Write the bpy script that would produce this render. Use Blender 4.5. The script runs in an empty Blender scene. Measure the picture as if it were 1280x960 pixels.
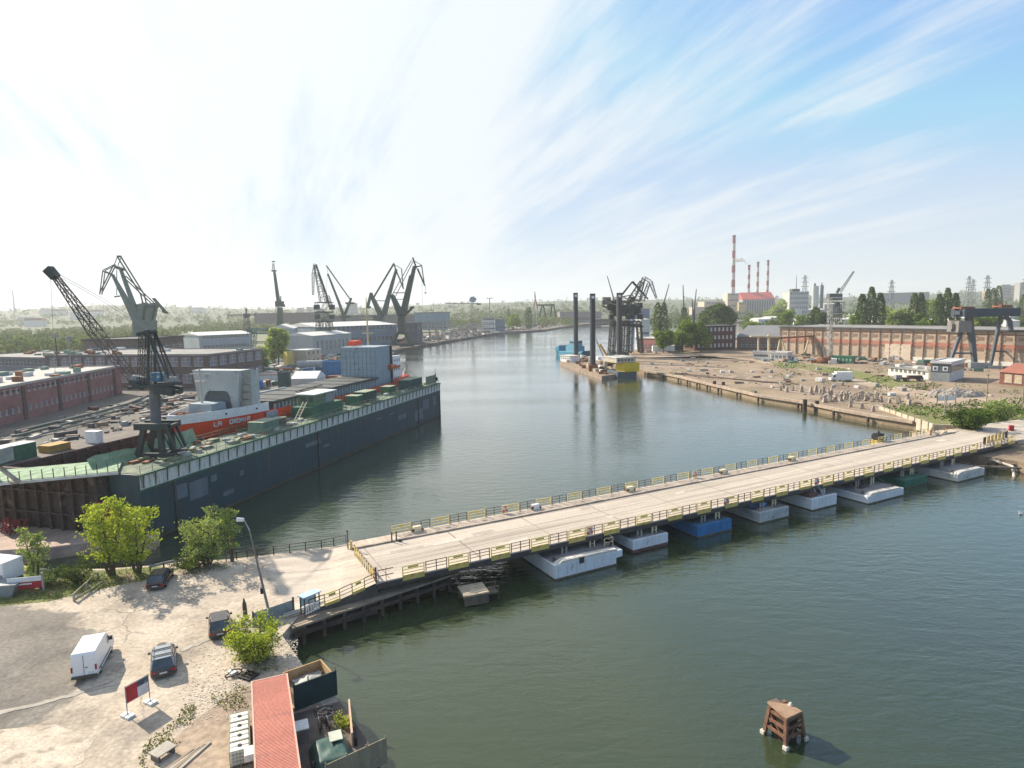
import bpy, math, random
import numpy as np
from mathutils import Vector, Matrix
from mathutils.geometry import tessellate_polygon
R = math.radians
random.seed(7)
SC = bpy.context.scene
COL = SC.collection
# ------------------------------------------------------------------ camera
FPX = 800.0; PITCH = R(6.77); ROLL = R(1.1); H = 30.0
_c, _s = math.cos(PITCH), math.sin(PITCH); _r, _q = math.cos(ROLL), math.sin(ROLL)
CX = (_r, -_q*_s, -_q*_c); CY = (_q, _r*_s, _r*_c); CF = (0, _c, -_s)
cd = bpy.data.cameras.new('camera'); cam = bpy.data.objects.new('camera', cd); COL.objects.link(cam)
cam.matrix_world = Matrix(((CX[0], CY[0], -CF[0], 0), (CX[1], CY[1], -CF[1], 0), (CX[2], CY[2], -CF[2], H), (0, 0, 0, 1)))
cd.sensor_width = 36; cd.lens = 36*FPX/1280; cd.clip_start = 0.5; cd.clip_end = 30000
SC.camera = cam
# ------------------------------------------------------------------ light
SUN_EL, SUN_AZ = R(34), R(-54)            # azimuth measured from +Y towards +X
sv = Vector((math.sin(SUN_AZ)*math.cos(SUN_EL), math.cos(SUN_AZ)*math.cos(SUN_EL), math.sin(SUN_EL)))
sl = bpy.data.lights.new('sun', 'SUN'); sl.energy = 5.0; sl.angle = R(0.55); sl.color = (1.0, .89, .74)
so = bpy.data.objects.new('sun', sl); COL.objects.link(so)
so.rotation_euler = (-sv).to_track_quat('-Z', 'Y').to_euler(); so.location = sv*200
W = bpy.data.worlds.new('World'); SC.world = W; W.use_nodes = True
def world():
    nt = W.node_tree; N = nt.nodes; L = nt.links; N.clear()
    out = N.new('ShaderNodeOutputWorld'); bg = N.new('ShaderNodeBackground'); bg.inputs[1].default_value = 0.15
    L.new(bg.outputs[0], out.inputs[0])
    sky = N.new('ShaderNodeTexSky'); sky.sky_type = 'NISHITA'; sky.sun_disc = False
    sky.sun_elevation = SUN_EL; sky.sun_rotation = SUN_AZ; sky.air_density = 1.0; sky.dust_density = 1.0; sky.ozone_density = 1.2; sky.altitude = 30
    tc = N.new('ShaderNodeTexCoord')
    def math_(op, a, b=None, c=None, clamp=False):
        m = N.new('ShaderNodeMath'); m.operation = op; m.use_clamp = clamp
        for i, v in enumerate((a, b, c)):
            if v is None: continue
            if isinstance(v, (int, float)): m.inputs[i].default_value = v
            else: L.new(v, m.inputs[i])
        return m.outputs[0]
    sep = N.new('ShaderNodeSeparateXYZ'); L.new(tc.outputs['Generated'], sep.inputs[0])
    z = math_('MAXIMUM', sep.outputs[2], 0.0)
    den = math_('ADD', z, 0.16)
    X = math_('DIVIDE', sep.outputs[0], den); Y = math_('DIVIDE', sep.outputs[1], den)
    cmb = N.new('ShaderNodeCombineXYZ'); L.new(X, cmb.inputs[0]); L.new(Y, cmb.inputs[1])
    mp = N.new('ShaderNodeMapping'); L.new(cmb.outputs[0], mp.inputs[0])
    mp.vector_type = 'TEXTURE'; mp.inputs['Rotation'].default_value = (0, 0, R(-72)); mp.inputs['Scale'].default_value = (3.0, .62, 1); mp.inputs['Location'].default_value = (.35, .2, 0)
    n1 = N.new('ShaderNodeTexNoise'); n1.inputs['Scale'].default_value = 1.0; n1.inputs['Detail'].default_value = 7; n1.inputs['Roughness'].default_value = .58; n1.inputs['Distortion'].default_value = .5
    L.new(mp.outputs[0], n1.inputs[0])
    mp2 = N.new('ShaderNodeMapping'); L.new(cmb.outputs[0], mp2.inputs[0]); mp2.vector_type = 'TEXTURE'; mp2.inputs['Rotation'].default_value = (0, 0, R(-66)); mp2.inputs['Scale'].default_value = (1.6, .16, 1)
    n2 = N.new('ShaderNodeTexNoise'); n2.inputs['Scale'].default_value = 1.3; n2.inputs['Detail'].default_value = 6; n2.inputs['Roughness'].default_value = .6; L.new(mp2.outputs[0], n2.inputs[0])
    dot = N.new('ShaderNodeVectorMath'); dot.operation = 'DOT_PRODUCT'; L.new(tc.outputs['Generated'], dot.inputs[0]); dot.inputs[1].default_value = sv
    sd = math_('MAXIMUM', dot.outputs['Value'], 0.0)
    # cirrus veil: thicker towards the sun side of the sky
    near = math_('MULTIPLY_ADD', sd, .85, -.42)
    c = math_('MULTIPLY_ADD', n1.outputs[0], 3.0, -1.12)
    c = math_('ADD', c, math_('MULTIPLY_ADD', n2.outputs[0], 1.0, -.5))
    c = math_('ADD', c, math_('MULTIPLY', near, 1.5))
    cr = N.new('ShaderNodeMapRange'); cr.interpolation_type = 'SMOOTHSTEP'; L.new(c, cr.inputs[0]); cr.inputs[1].default_value = -.1; cr.inputs[2].default_value = .8
    cr.inputs[3].default_value = 0; cr.inputs[4].default_value = .95
    # pale air near the horizon
    hz = N.new('ShaderNodeMapRange'); hz.interpolation_type = 'SMOOTHSTEP'; L.new(z, hz.inputs[0]); hz.inputs[1].default_value = .22; hz.inputs[2].default_value = 0; hz.inputs[3].default_value = 0; hz.inputs[4].default_value = .8
    ccol = N.new('ShaderNodeVectorMath'); ccol.operation = 'SCALE'; ccol.inputs[0].default_value = (.94, 1.0, 1.04)
    L.new(math_('MULTIPLY_ADD', math_('POWER', sd, 3.0), 0.8, 3.6), ccol.inputs['Scale'])
    hcol = N.new('ShaderNodeVectorMath'); hcol.operation = 'SCALE'; hcol.inputs[0].default_value = (.93, 1.0, 1.0)
    L.new(math_('MULTIPLY_ADD', math_('POWER', sd, 2.0), 1.0, 3.5), hcol.inputs['Scale'])
    tint = N.new('ShaderNodeMix'); tint.data_type = 'RGBA'; tint.blend_type = 'MULTIPLY'; tint.inputs[0].default_value = 1; cap = N.new('ShaderNodeVectorMath'); cap.operation = 'MINIMUM'; L.new(sky.outputs[0], cap.inputs[0]); cap.inputs[1].default_value = (2.8, 3.1, 3.4); L.new(cap.outputs[0], tint.inputs[6]); tint.inputs[7].default_value = (.70, .87, 1.07, 1)
    m1 = N.new('ShaderNodeMix'); m1.data_type = 'RGBA'; L.new(hz.outputs[0], m1.inputs[0]); L.new(tint.outputs[2], m1.inputs[6]); L.new(hcol.outputs[0], m1.inputs[7])
    m2 = N.new('ShaderNodeMix'); m2.data_type = 'RGBA'; L.new(cr.outputs[0], m2.inputs[0]); L.new(m1.outputs[2], m2.inputs[6]); L.new(ccol.outputs[0], m2.inputs[7])
    L.new(m2.outputs[2], bg.inputs[0])
world()
SC.view_settings.view_transform = 'Standard'; SC.view_settings.look = 'None'; SC.view_settings.gamma = 1
SC.view_settings.exposure = 0.75; SC.view_settings.use_curve_mapping = False
try:
    SC.cycles.volume_bounces = 0; SC.cycles.max_bounces = 6; SC.cycles.transparent_max_bounces = 8
except Exception: pass
# ------------------------------------------------------------------ measuring: where a sight line of the photo meets a level plane / a known distance
def ray(px, py):
    x = (px-640)/FPX; y = (480-py)/FPX
    return [CF[i]+x*CX[i]+y*CY[i] for i in range(3)]
def P(px, py, z=0):
    d = ray(px, py); t = (z-H)/d[2]; return (d[0]*t, d[1]*t)
def AT(px, py, Y):
    d = ray(px, py); t = Y/d[1]; return Vector((d[0]*t, Y, H+d[2]*t))
def prj(x, y, z):
    z -= H; f = y*CF[1]+z*CF[2]; a = x*CX[0]+y*CX[1]+z*CX[2]; b = x*CY[0]+y*CY[1]+z*CY[2]
    return 640+FPX*a/f, 480-FPX*b/f
def HZ(x, y, py):
    lo, hi = -5, 500
    for _ in range(40):
        m = (lo+hi)/2
        if prj(x, y, m)[1] > py: lo = m
        else: hi = m
    return lo
# ------------------------------------------------------------------ materials
MATS = {}
def M(key, col=(.5, .5, .5), c2=None, sc=1.0, rough=.8, metal=0, bump=0, bsc=None, stretch=(1, 1, 1), thr=(.35, .65), grime=None, gsc=.25, gthr=(.5, .7), spec=.4, fine=.12):
    if key in MATS: return MATS[key]
    m = bpy.data.materials.new(key); m.use_nodes = True; nt = m.node_tree; N = nt.nodes; L = nt.links
    b = N['Principled BSDF']; b.inputs['Roughness'].default_value = rough; b.inputs['Metallic'].default_value = metal
    b.inputs['Specular IOR Level'].default_value = spec
    tc = N.new('ShaderNodeTexCoord'); mp = N.new('ShaderNodeMapping'); L.new(tc.outputs['Object'], mp.inputs[0]); mp.inputs['Scale'].default_value = stretch
    if c2 is None: c2 = tuple(x*.72 for x in col)
    n = N.new('ShaderNodeTexNoise'); n.inputs['Scale'].default_value = sc; n.inputs['Detail'].default_value = 6; n.inputs['Roughness'].default_value = .62; L.new(mp.outputs[0], n.inputs[0])
    mr = N.new('ShaderNodeMapRange'); L.new(n.outputs[0], mr.inputs[0]); mr.inputs[1].default_value = thr[0]; mr.inputs[2].default_value = thr[1]
    mx = N.new('ShaderNodeMix'); mx.data_type = 'RGBA'; L.new(mr.outputs[0], mx.inputs[0]); mx.inputs[6].default_value = (*col, 1); mx.inputs[7].default_value = (*c2, 1)
    last = mx.outputs[2]
    if grime:
        g = N.new('ShaderNodeTexNoise'); g.inputs['Scale'].default_value = gsc; g.inputs['Detail'].default_value = 8; g.inputs['Roughness'].default_value = .7; L.new(mp.outputs[0], g.inputs[0])
        gr = N.new('ShaderNodeMapRange'); L.new(g.outputs[0], gr.inputs[0]); gr.inputs[1].default_value = gthr[0]; gr.inputs[2].default_value = gthr[1]
        gx = N.new('ShaderNodeMix'); gx.data_type = 'RGBA'; L.new(gr.outputs[0], gx.inputs[0]); L.new(last, gx.inputs[6]); gx.inputs[7].default_value = (*grime, 1)
        last = gx.outputs[2]
    if fine:
        f = N.new('ShaderNodeTexNoise'); f.inputs['Scale'].default_value = max(sc*9, 2); f.inputs['Detail'].default_value = 3; L.new(tc.outputs['Object'], f.inputs[0])
        fr = N.new('ShaderNodeMapRange'); L.new(f.outputs[0], fr.inputs[0]); fr.inputs[1].default_value = .3; fr.inputs[2].default_value = .7; fr.inputs[3].default_value = 1-fine; fr.inputs[4].default_value = 1+fine
        fx = N.new('ShaderNodeVectorMath'); fx.operation = 'SCALE'; L.new(last, fx.inputs[0]); L.new(fr.outputs[0], fx.inputs['Scale']); last = fx.outputs[0]
    L.new(last, b.inputs['Base Color'])
    if bump:
        bn = N.new('ShaderNodeTexNoise'); bn.inputs['Scale'].default_value = bsc or sc*4; bn.inputs['Detail'].default_value = 5; L.new(mp.outputs[0], bn.inputs[0])
        bp = N.new('ShaderNodeBump'); bp.inputs['Strength'].default_value = 1; bp.inputs['Distance'].default_value = bump; L.new(bn.outputs[0], bp.inputs['Height']); L.new(bp.outputs[0], b.inputs['Normal'])
    MATS[key] = m; return m
def leafmat(key, c1, c2, c3=None, tr=.35, sc=.35):
    if key in MATS: return MATS[key]
    m = bpy.data.materials.new(key); m.use_nodes = True; nt = m.node_tree; N = nt.nodes; L = nt.links; N.clear()
    out = N.new('ShaderNodeOutputMaterial'); d = N.new('ShaderNodeBsdfDiffuse'); t = N.new('ShaderNodeBsdfTranslucent'); mx = N.new('ShaderNodeMixShader'); mx.inputs[0].default_value = tr
    geo = N.new('ShaderNodeNewGeometry'); tc = N.new('ShaderNodeTexCoord'); n = N.new('ShaderNodeTexNoise'); n.inputs['Scale'].default_value = sc; n.inputs['Detail'].default_value = 3; L.new(tc.outputs['Object'], n.inputs[0])
    add = N.new('ShaderNodeMath'); add.operation = 'MULTIPLY_ADD'; L.new(geo.outputs['Random Per Island'], add.inputs[0]); add.inputs[1].default_value = .5; L.new(n.outputs[0], add.inputs[2])
    cr = N.new('ShaderNodeValToRGB'); e = cr.color_ramp.elements; e[0].position = .45; e[0].color = (*c1, 1); e[1].position = 1.0; e[1].color = (*c2, 1)
    if c3: x = e.new(.72); x.color = (*c3, 1)
    L.new(add.outputs[0], cr.inputs[0]); L.new(cr.outputs[0], d.inputs[0])
    ts = N.new('ShaderNodeVectorMath'); ts.operation = 'MULTIPLY'; L.new(cr.outputs[0], ts.inputs[0]); ts.inputs[1].default_value = (1.25, 1.15, .55); L.new(ts.outputs[0], t.inputs[0])
    L.new(d.outputs[0], mx.inputs[1]); L.new(t.outputs[0], mx.inputs[2]); L.new(mx.outputs[0], out.inputs[0])
    MATS[key] = m; return m
# ------------------------------------------------------------------ mesh builder
class MB:
    def __init__(s): s.v = []; s.f = []; s.m = []
    def add(s, vs, fs, mi=0):
        o = len(s.v); s.v += [tuple(v) for v in vs]; s.f += [tuple(i+o for i in f) for f in fs]; s.m += [mi]*len(fs); return s
    def box(s, x0, x1, y0, y1, z0, z1, mi=0):
        return s.add([(x0, y0, z0), (x1, y0, z0), (x1, y1, z0), (x0, y1, z0), (x0, y0, z1), (x1, y0, z1), (x1, y1, z1), (x0, y1, z1)],
                     [(0, 3, 2, 1), (4, 5, 6, 7), (0, 1, 5, 4), (1, 2, 6, 5), (2, 3, 7, 6), (3, 0, 4, 7)], mi)
    def obox(s, cx, cy, z0, lx, ly, h, rz=0, mi=0, tilt=0):
        c, q = math.cos(rz), math.sin(rz); vs = []
        for z in (0, h):
            for a, b in ((-1, -1), (1, -1), (1, 1), (-1, 1)):
                x = a*lx/2; y = b*ly/2; zz = z + tilt*x
                vs.append((cx+x*c-y*q, cy+x*q+y*c, z0+zz))
        return s.add(vs, [(0, 3, 2, 1), (4, 5, 6, 7), (0, 1, 5, 4), (1, 2, 6, 5), (2, 3, 7, 6), (3, 0, 4, 7)], mi)
    def beam(s, p, q, w, h=None, mi=0, w1=None, h1=None):
        p = Vector(p); q = Vector(q); d = q-p
        if d.length < 1e-6: return s
        h = h or w; w1 = w1 or w; h1 = h1 or (h if w1 == w else h*w1/w); d.normalize()
        up = Vector((0, 0, 1)) if abs(d.z) < .95 else Vector((0, 1, 0))
        a = d.cross(up).normalized(); b = a.cross(d).normalized()
        vs = [p+a*i*w/2+b*j*h/2 for i, j in ((-1, -1), (1, -1), (1, 1), (-1, 1))]+[q+a*i*w1/2+b*j*h1/2 for i, j in ((-1, -1), (1, -1), (1, 1), (-1, 1))]
        return s.add(vs, [(0, 1, 2, 3), (7, 6, 5, 4), (0, 4, 5, 1), (1, 5, 6, 2), (2, 6, 7, 3), (3, 7, 4, 0)], mi)
    def tube(s, p, q, r0, r1=None, n=8, mi=0, caps=True):
        p = Vector(p); q = Vector(q); d = (q-p).normalized(); r1 = r0 if r1 is None else r1
        up = Vector((0, 0, 1)) if abs(d.z) < .95 else Vector((1, 0, 0))
        a = d.cross(up).normalized(); b = a.cross(d).normalized(); vs = []
        for c, r in ((p, r0), (q, r1)):
            for i in range(n):
                t = 2*math.pi*i/n; vs.append(c+(a*math.cos(t)+b*math.sin(t))*r)
        fs = [(i, i+n, (i+1) % n+n, (i+1) % n) for i in range(n)]
        if caps: fs += [tuple(range(n)), tuple(range(2*n-1, n-1, -1))]
        return s.add(vs, fs, mi)
    def path(s, pts, r, n=6, mi=0):
        for a, b in zip(pts, pts[1:]): s.tube(a, b, r, r, n, mi)
        return s
    def lathe(s, prof, c=(0, 0, 0), n=16, mi=0):
        vs = []; k = len(prof)
        for i in range(n):
            t = 2*math.pi*i/n
            for r, z in prof: vs.append((c[0]+r*math.cos(t), c[1]+r*math.sin(t), c[2]+z))
        fs = []
        for i in range(n):
            j = (i+1) % n
            for a in range(k-1): fs.append((i*k+a, j*k+a, j*k+a+1, i*k+a+1))
        fs += [tuple(i*k for i in range(n-1, -1, -1)), tuple(i*k+k-1 for i in range(n))]
        return s.add(vs, fs, mi)
    def extr(s, pts, y0, y1, mi=0):
        """profile in XZ, pushed along Y"""
        n = len(pts); vs = [(x, y0, z) for x, z in pts]+[(x, y1, z) for x, z in pts]
        return s.add(vs, [tuple(range(n)), tuple(range(2*n-1, n-1, -1))]+[(i, i+n, (i+1) % n+n, (i+1) % n) for i in range(n)], mi)
    def prism(s, pts, z0, z1, mi=0):
        n = len(pts); vs = [(p[0], p[1], z0) for p in pts]+[(p[0], p[1], z1) for p in pts]
        tri = tessellate_polygon([[Vector((p[0], p[1], 0)) for p in pts]])
        fs = []
        for t in tri:
            a, b, c = [Vector((pts[i][0], pts[i][1], 0)) for i in t]
            if (b-a).cross(c-a).z < 0: t = (t[0], t[2], t[1])
            fs.append(tuple(i+n for i in t)); fs.append((t[2], t[1], t[0]))
        ar = sum(pts[i][0]*pts[(i+1) % n][1]-pts[(i+1) % n][0]*pts[i][1] for i in range(n))
        for i in range(n):
            j = (i+1) % n; fs.append((i, j, j+n, i+n) if ar > 0 else (j, i, i+n, j+n))
        return s.add(vs, fs, mi)
    def lattice(s, p, q, w0, w1, n, r, mi=0, h0=None, h1=None, wm=None, up=(0, 0, 1)):
        """truss boom: four chords and zigzag bracing"""
        p = Vector(p); q = Vector(q); d = (q-p).normalized()
        upv = Vector(up) if abs(d.dot(Vector(up))) < .95 else Vector((0, 1, 0))
        a = d.cross(upv).normalized(); b = a.cross(d).normalized(); h0 = h0 or w0; h1 = h1 or w1
        def ring(t):
            w = w0+(w1-w0)*t; h = h0+(h1-h0)*t
            if wm:
                k = 1-abs(2*t-1); k = min(1, k*2.5); w = w0+(wm-w0)*k if t < .5 else w1+(wm-w1)*k; h = w
            c = p.lerp(q, t); return [c+a*i*w/2+b*j*h/2 for i, j in ((-1, -1), (1, -1), (1, 1), (-1, 1))]
        rs = [ring(i/n) for i in range(n+1)]
        for i in range(n):
            for k in range(4):
                s.tube(rs[i][k], rs[i+1][k], r, r, 4, mi, False)
                j = (k+1) % 4
                x, y = (rs[i][k], rs[i+1][j]) if i % 2 else (rs[i][j], rs[i+1][k])
                s.tube(x, y, r*.6, r*.6, 3, mi, False)
                s.tube(rs[i][k], rs[i][j], r*.6, r*.6, 3, mi, False)
        return s
    def build(s, name, mats, parent=None, smooth=False, label=None, bevel=0):
        me = bpy.data.meshes.new(name); me.from_pydata(s.v, [], s.f)
        if not isinstance(mats, (list, tuple)): mats = [mats]
        for m in mats: me.materials.append(m)
        me.polygons.foreach_set('material_index', s.m)
        if smooth: me.polygons.foreach_set('use_smooth', [True]*len(s.f))
        me.update()
        o = bpy.data.objects.new(name, me); COL.objects.link(o)
        if parent: o.parent = parent
        if label: o['label'] = label
        if bevel:
            b = o.modifiers.new('bevel', 'BEVEL'); b.width = bevel; b.segments = 2; b.limit_method = 'ANGLE'; b.angle_limit = R(40)
        return o
def tag(o, label=None, cat=None, group=None, kind=None):
    if label: o['label'] = label
    if cat: o['category'] = cat
    if group: o['group'] = group
    if kind: o['kind'] = kind
    return o
def thing(name, label, cat, loc=(0, 0, 0), rz=0, group=None):
    o = bpy.data.objects.new(name, None); COL.objects.link(o); o.empty_display_size = .5
    o.location = loc; o.rotation_euler = (0, 0, rz); return tag(o, label, cat, group)
def copy_tree(o, loc=None, rz=None, label=None, parent=None):
    c = o.copy(); COL.objects.link(c)
    if parent: c.parent = parent
    if loc is not None: c.location = loc
    if rz is not None: c.rotation_euler = (0, 0, rz)
    if label: c['label'] = label
    for ch in list(o.children): copy_tree(ch, parent=c)
    return c
def rep(o, locs):
    for l in locs:
        c = bpy.data.objects.new(o.name.split('.')[0], o.data); COL.objects.link(c); c.parent = o.parent; c.location = l
def sheet(name, pts, z0, z1, mat, kind='structure'):
    mb = MB(); mb.prism(pts, z0, z1); o = mb.build(name, mat); tag(o, kind=kind); return o
def quads(name, pts, size, mat, parent=None, seed=1, aspect=.7, flat=0.0):
    """many leaf-sized faces at the given points, each turned its own way"""
    rg = np.random.default_rng(seed); n = len(pts); pts = np.asarray(pts, dtype=np.float32)
    a = rg.normal(size=(n, 3)); a[:, 2] *= (1-flat); a /= np.linalg.norm(a, axis=1)[:, None]
    t = rg.normal(size=(n, 3)); b = np.cross(a, t); b /= np.linalg.norm(b, axis=1)[:, None]
    s = (np.asarray(size)*rg.uniform(.6, 1.3, n))[:, None]
    v = np.stack([pts-a*s, pts+b*s*aspect, pts+a*s, pts-b*s*aspect], 1).reshape(-1, 3)
    me = bpy.data.meshes.new(name); me.vertices.add(4*n); me.vertices.foreach_set('co', v.ravel())
    me.loops.add(4*n); me.loops.foreach_set('vertex_index', np.arange(4*n, dtype=np.int32))
    me.polygons.add(n); me.polygons.foreach_set('loop_start', np.arange(0, 4*n, 4, dtype=np.int32)); me.polygons.foreach_set('loop_total', np.full(n, 4, dtype=np.int32))
    me.materials.append(mat); me.update(); me.validate()
    o = bpy.data.objects.new(name, me); COL.objects.link(o)
    if parent: o.parent = parent
    return o
# ------------------------------------------------------------------ palette
dirt = M('yard_dirt', (.315, .24, .16), (.195, .14, .095), .06, .95, bump=.15, bsc=.8, grime=(.20, .17, .07), gsc=.035, gthr=(.57, .68), fine=.2)
sand = M('pale_sand', (.43, .335, .245), (.28, .21, .15), .15, .95, bump=.1, bsc=1.2, grime=(.26, .2, .14), gsc=.08, gthr=(.55, .7), fine=.25)
def quaymat():
    m = M('quay_concrete', (.50, .425, .33), (.385, .32, .245), .35, .92, bump=.04, bsc=3, grime=(.25, .21, .165), gsc=.16, gthr=(.5, .66), fine=.22)
    nt = m.node_tree; N = nt.nodes; L = nt.links; b = N['Principled BSDF']
    last = b.inputs['Base Color'].links[0].from_socket
    tc = N.new('ShaderNodeTexCoord')
    v = N.new('ShaderNodeTexVoronoi'); v.feature = 'DISTANCE_TO_EDGE'; v.inputs['Scale'].default_value = .17
    ns = N.new('ShaderNodeTexNoise'); ns.inputs['Scale'].default_value = .7; ns.inputs['Detail'].default_value = 5; L.new(tc.outputs['Object'], ns.inputs[0])
    mx = N.new('ShaderNodeMix'); mx.data_type = 'RGBA'; mx.blend_type = 'LINEAR_LIGHT'; mx.inputs[0].default_value = .9; L.new(tc.outputs['Object'], mx.inputs[6]); L.new(ns.outputs[1], mx.inputs[7]); L.new(mx.outputs[2], v.inputs[0])
    mr = N.new('ShaderNodeMapRange'); L.new(v.outputs[0], mr.inputs[0]); mr.inputs[1].default_value = .0; mr.inputs[2].default_value = .02; mr.inputs[3].default_value = .8; mr.inputs[4].default_value = 0
    n2 = N.new('ShaderNodeTexNoise'); n2.inputs['Scale'].default_value = .09; L.new(tc.outputs['Object'], n2.inputs[0])
    m2 = N.new('ShaderNodeMapRange'); L.new(n2.outputs[0], m2.inputs[0]); m2.inputs[1].default_value = .45; m2.inputs[2].default_value = .6
    mu = N.new('ShaderNodeMath'); mu.operation = 'MULTIPLY'; L.new(mr.outputs[0], mu.inputs[0]); L.new(m2.outputs[0], mu.inputs[1])
    # broad soft-edged shadow painted into the concrete colour on one corner of the yard
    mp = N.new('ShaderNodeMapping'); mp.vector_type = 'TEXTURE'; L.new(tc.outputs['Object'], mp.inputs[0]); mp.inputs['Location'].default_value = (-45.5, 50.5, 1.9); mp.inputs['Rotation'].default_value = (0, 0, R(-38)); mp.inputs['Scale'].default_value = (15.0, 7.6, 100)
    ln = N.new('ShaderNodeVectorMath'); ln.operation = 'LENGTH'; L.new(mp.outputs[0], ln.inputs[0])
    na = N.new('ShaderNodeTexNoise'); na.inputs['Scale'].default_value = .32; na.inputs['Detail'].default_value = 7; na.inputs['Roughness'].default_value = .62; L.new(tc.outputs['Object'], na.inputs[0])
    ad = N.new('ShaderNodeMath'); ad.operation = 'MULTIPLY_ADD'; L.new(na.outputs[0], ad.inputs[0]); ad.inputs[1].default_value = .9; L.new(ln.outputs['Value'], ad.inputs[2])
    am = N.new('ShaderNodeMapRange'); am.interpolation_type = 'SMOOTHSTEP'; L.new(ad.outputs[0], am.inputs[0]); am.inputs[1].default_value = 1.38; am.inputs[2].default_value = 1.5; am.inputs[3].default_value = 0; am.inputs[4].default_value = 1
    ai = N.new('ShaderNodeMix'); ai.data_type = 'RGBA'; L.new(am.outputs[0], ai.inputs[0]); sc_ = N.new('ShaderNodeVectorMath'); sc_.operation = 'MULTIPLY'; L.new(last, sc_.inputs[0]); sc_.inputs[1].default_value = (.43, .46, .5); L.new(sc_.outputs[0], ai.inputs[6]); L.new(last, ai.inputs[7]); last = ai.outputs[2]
    o = N.new('ShaderNodeMix'); o.data_type = 'RGBA'; L.new(mu.outputs[0], o.inputs[0]); L.new(last, o.inputs[6]); o.inputs[7].default_value = (.13, .11, .09, 1); L.new(o.outputs[2], b.inputs['Base Color'])
    return m
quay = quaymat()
asph = M('old_asphalt', (.155, .145, .13), (.11, .10, .09), .3, .9, bump=.02, bsc=8, grime=(.3, .26, .2), gsc=.14, gthr=(.55, .68), fine=.2)
deckm = M('deck_concrete', (.51, .445, .365), (.40, .345, .28), .5, .9, stretch=(.04, 1.5, 1), grime=(.27, .225, .185), gsc=.6, gthr=(.5, .66), fine=.1)
grass = M('rough_grass', (.13, .17, .035), (.2, .19, .07), .5, .95, bump=.2, bsc=4, grime=(.26, .2, .12), gsc=.3, gthr=(.5, .66), fine=.35)
conc = M('concrete', (.42, .38, .32), (.30, .27, .22), .6, .9, grime=(.17, .14, .11), gsc=.5, gthr=(.55, .75))
conc_d = M('dark_concrete', (.2, .18, .15), (.1, .09, .075), .6, .9)
wood = M('grey_timber', (.30, .23, .16), (.17, .125, .085), 1.2, .85, stretch=(.3, 2, 2))
wood_l = M('raw_timber', (.55, .36, .18), (.42, .26, .12), 1.2, .8, stretch=(.3, 2, 2))
blk = M('black_rubber', (.02, .02, .022), rough=.7); dkst = M('dark_steel', (.045, .05, .055), (.09, .07, .055), .8, .6)
rail_d = M('rail_brown', (.06, .055, .05), (.16, .10, .06), 1.5, .6); yel = M('yellow_paint', (.72, .56, .16), (.6, .42, .12), 1.5, .55, grime=(.3, .22, .12), gsc=1.5, gthr=(.58, .7))
cream = M('cream_paint', (.80, .72, .48), (.66, .55, .33), 1.5, .6)
white = M('white_paint', (.78, .78, .76), (.66, .66, .63), .8, .5, grime=(.42, .36, .3), gsc=.8, gthr=(.62, .8))
bluew = M('pale_blue_paint', (.42, .58, .68), (.34, .47, .56), .8, .5, grime=(.3, .25, .2), gsc=.8, gthr=(.62, .8))
pont_w = M('pontoon_paint', (.74, .77, .78), (.62, .65, .66), .5, .5, stretch=(1, 1, .4), grime=(.36, .31, .26), gsc=.7, gthr=(.6, .76))
pont_d = M('pontoon_deck', (.33, .31, .29), (.22, .2, .185), .5, .85, grime=(.14, .12, .11), gsc=.4, gthr=(.5, .7))
antif = M('red_antifouling', (.16, .075, .065), (.1, .05, .045), 1, .7)
pblue = M('blue_hull', (.035, .20, .42), (.03, .14, .31), .8, .5, grime=(.1, .14, .2), gsc=.7, gthr=(.56, .75)); pgreen = M('green_hull', (.03, .17, .11), (.02, .11, .07), .8, .55)
dockblue = M('dock_hull', (.03, .068, .08), (.018, .046, .056), .5, .55, stretch=(1, 1, .13), grime=(.075, .085, .08), gsc=.5, gthr=(.52, .7), fine=.25)
dockwhite = M('dock_band_white', (.66, .68, .63), (.5, .52, .47), .8, .6, stretch=(2, 2, .25), grime=(.14, .1, .07), gsc=1.2, gthr=(.54, .66))
dockgreen = M('dock_green', (.05, .15, .085), (.03, .1, .06), .7, .65); gnet = M('green_mesh_cloth', (.25, .36, .22), (.18, .27, .165), .5, .85, bump=.5, bsc=.8, grime=(.34, .43, .31), gsc=.7, gthr=(.5, .7))
decktop = M('dock_deck', (.15, .19, .13), (.09, .11, .085), .5, .85, grime=(.28, .3, .2), gsc=.4, gthr=(.5, .65))
rust = M('rusty_brown', (.10, .05, .042), (.055, .034, .033), .5, .85, grime=(.17, .08, .05), gsc=.4, gthr=(.55, .7))
rusto = M('rust_orange', (.3, .13, .06), (.16, .07, .04), .8, .85)
shipred = M('ship_red', (.85, .095, .035), (.74, .075, .03), .4, .45, grime=(.34, .06, .04), gsc=.3, gthr=(.62, .75))
shipwhite = M('ship_white', (.80, .80, .78), (.7, .7, .68), .5, .45); shipgrey = M('ship_grey', (.31, .38, .41), (.26, .32, .35), .4, .6, grime=(.13, .15, .15), gsc=.5, gthr=(.58, .72))
hatchm = M('hatch_cover', (.085, .095, .09), (.055, .062, .06), .3, .7)
cgreen = M('crane_green', (.035, .078, .06), (.025, .055, .045), .3, .6); cpale = M('crane_pale', (.10, .155, .135), (.075, .12, .105), .3, .6); cdark = M('crane_dark', (.03, .05, .05), (.05, .05, .045), .5, .6)
glass = M('window_glass', (.05, .065, .075), (.1, .12, .13), .7, .12, spec=.6, fine=0); wframe = M('window_frame', (.6, .6, .56), rough=.6)
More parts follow.
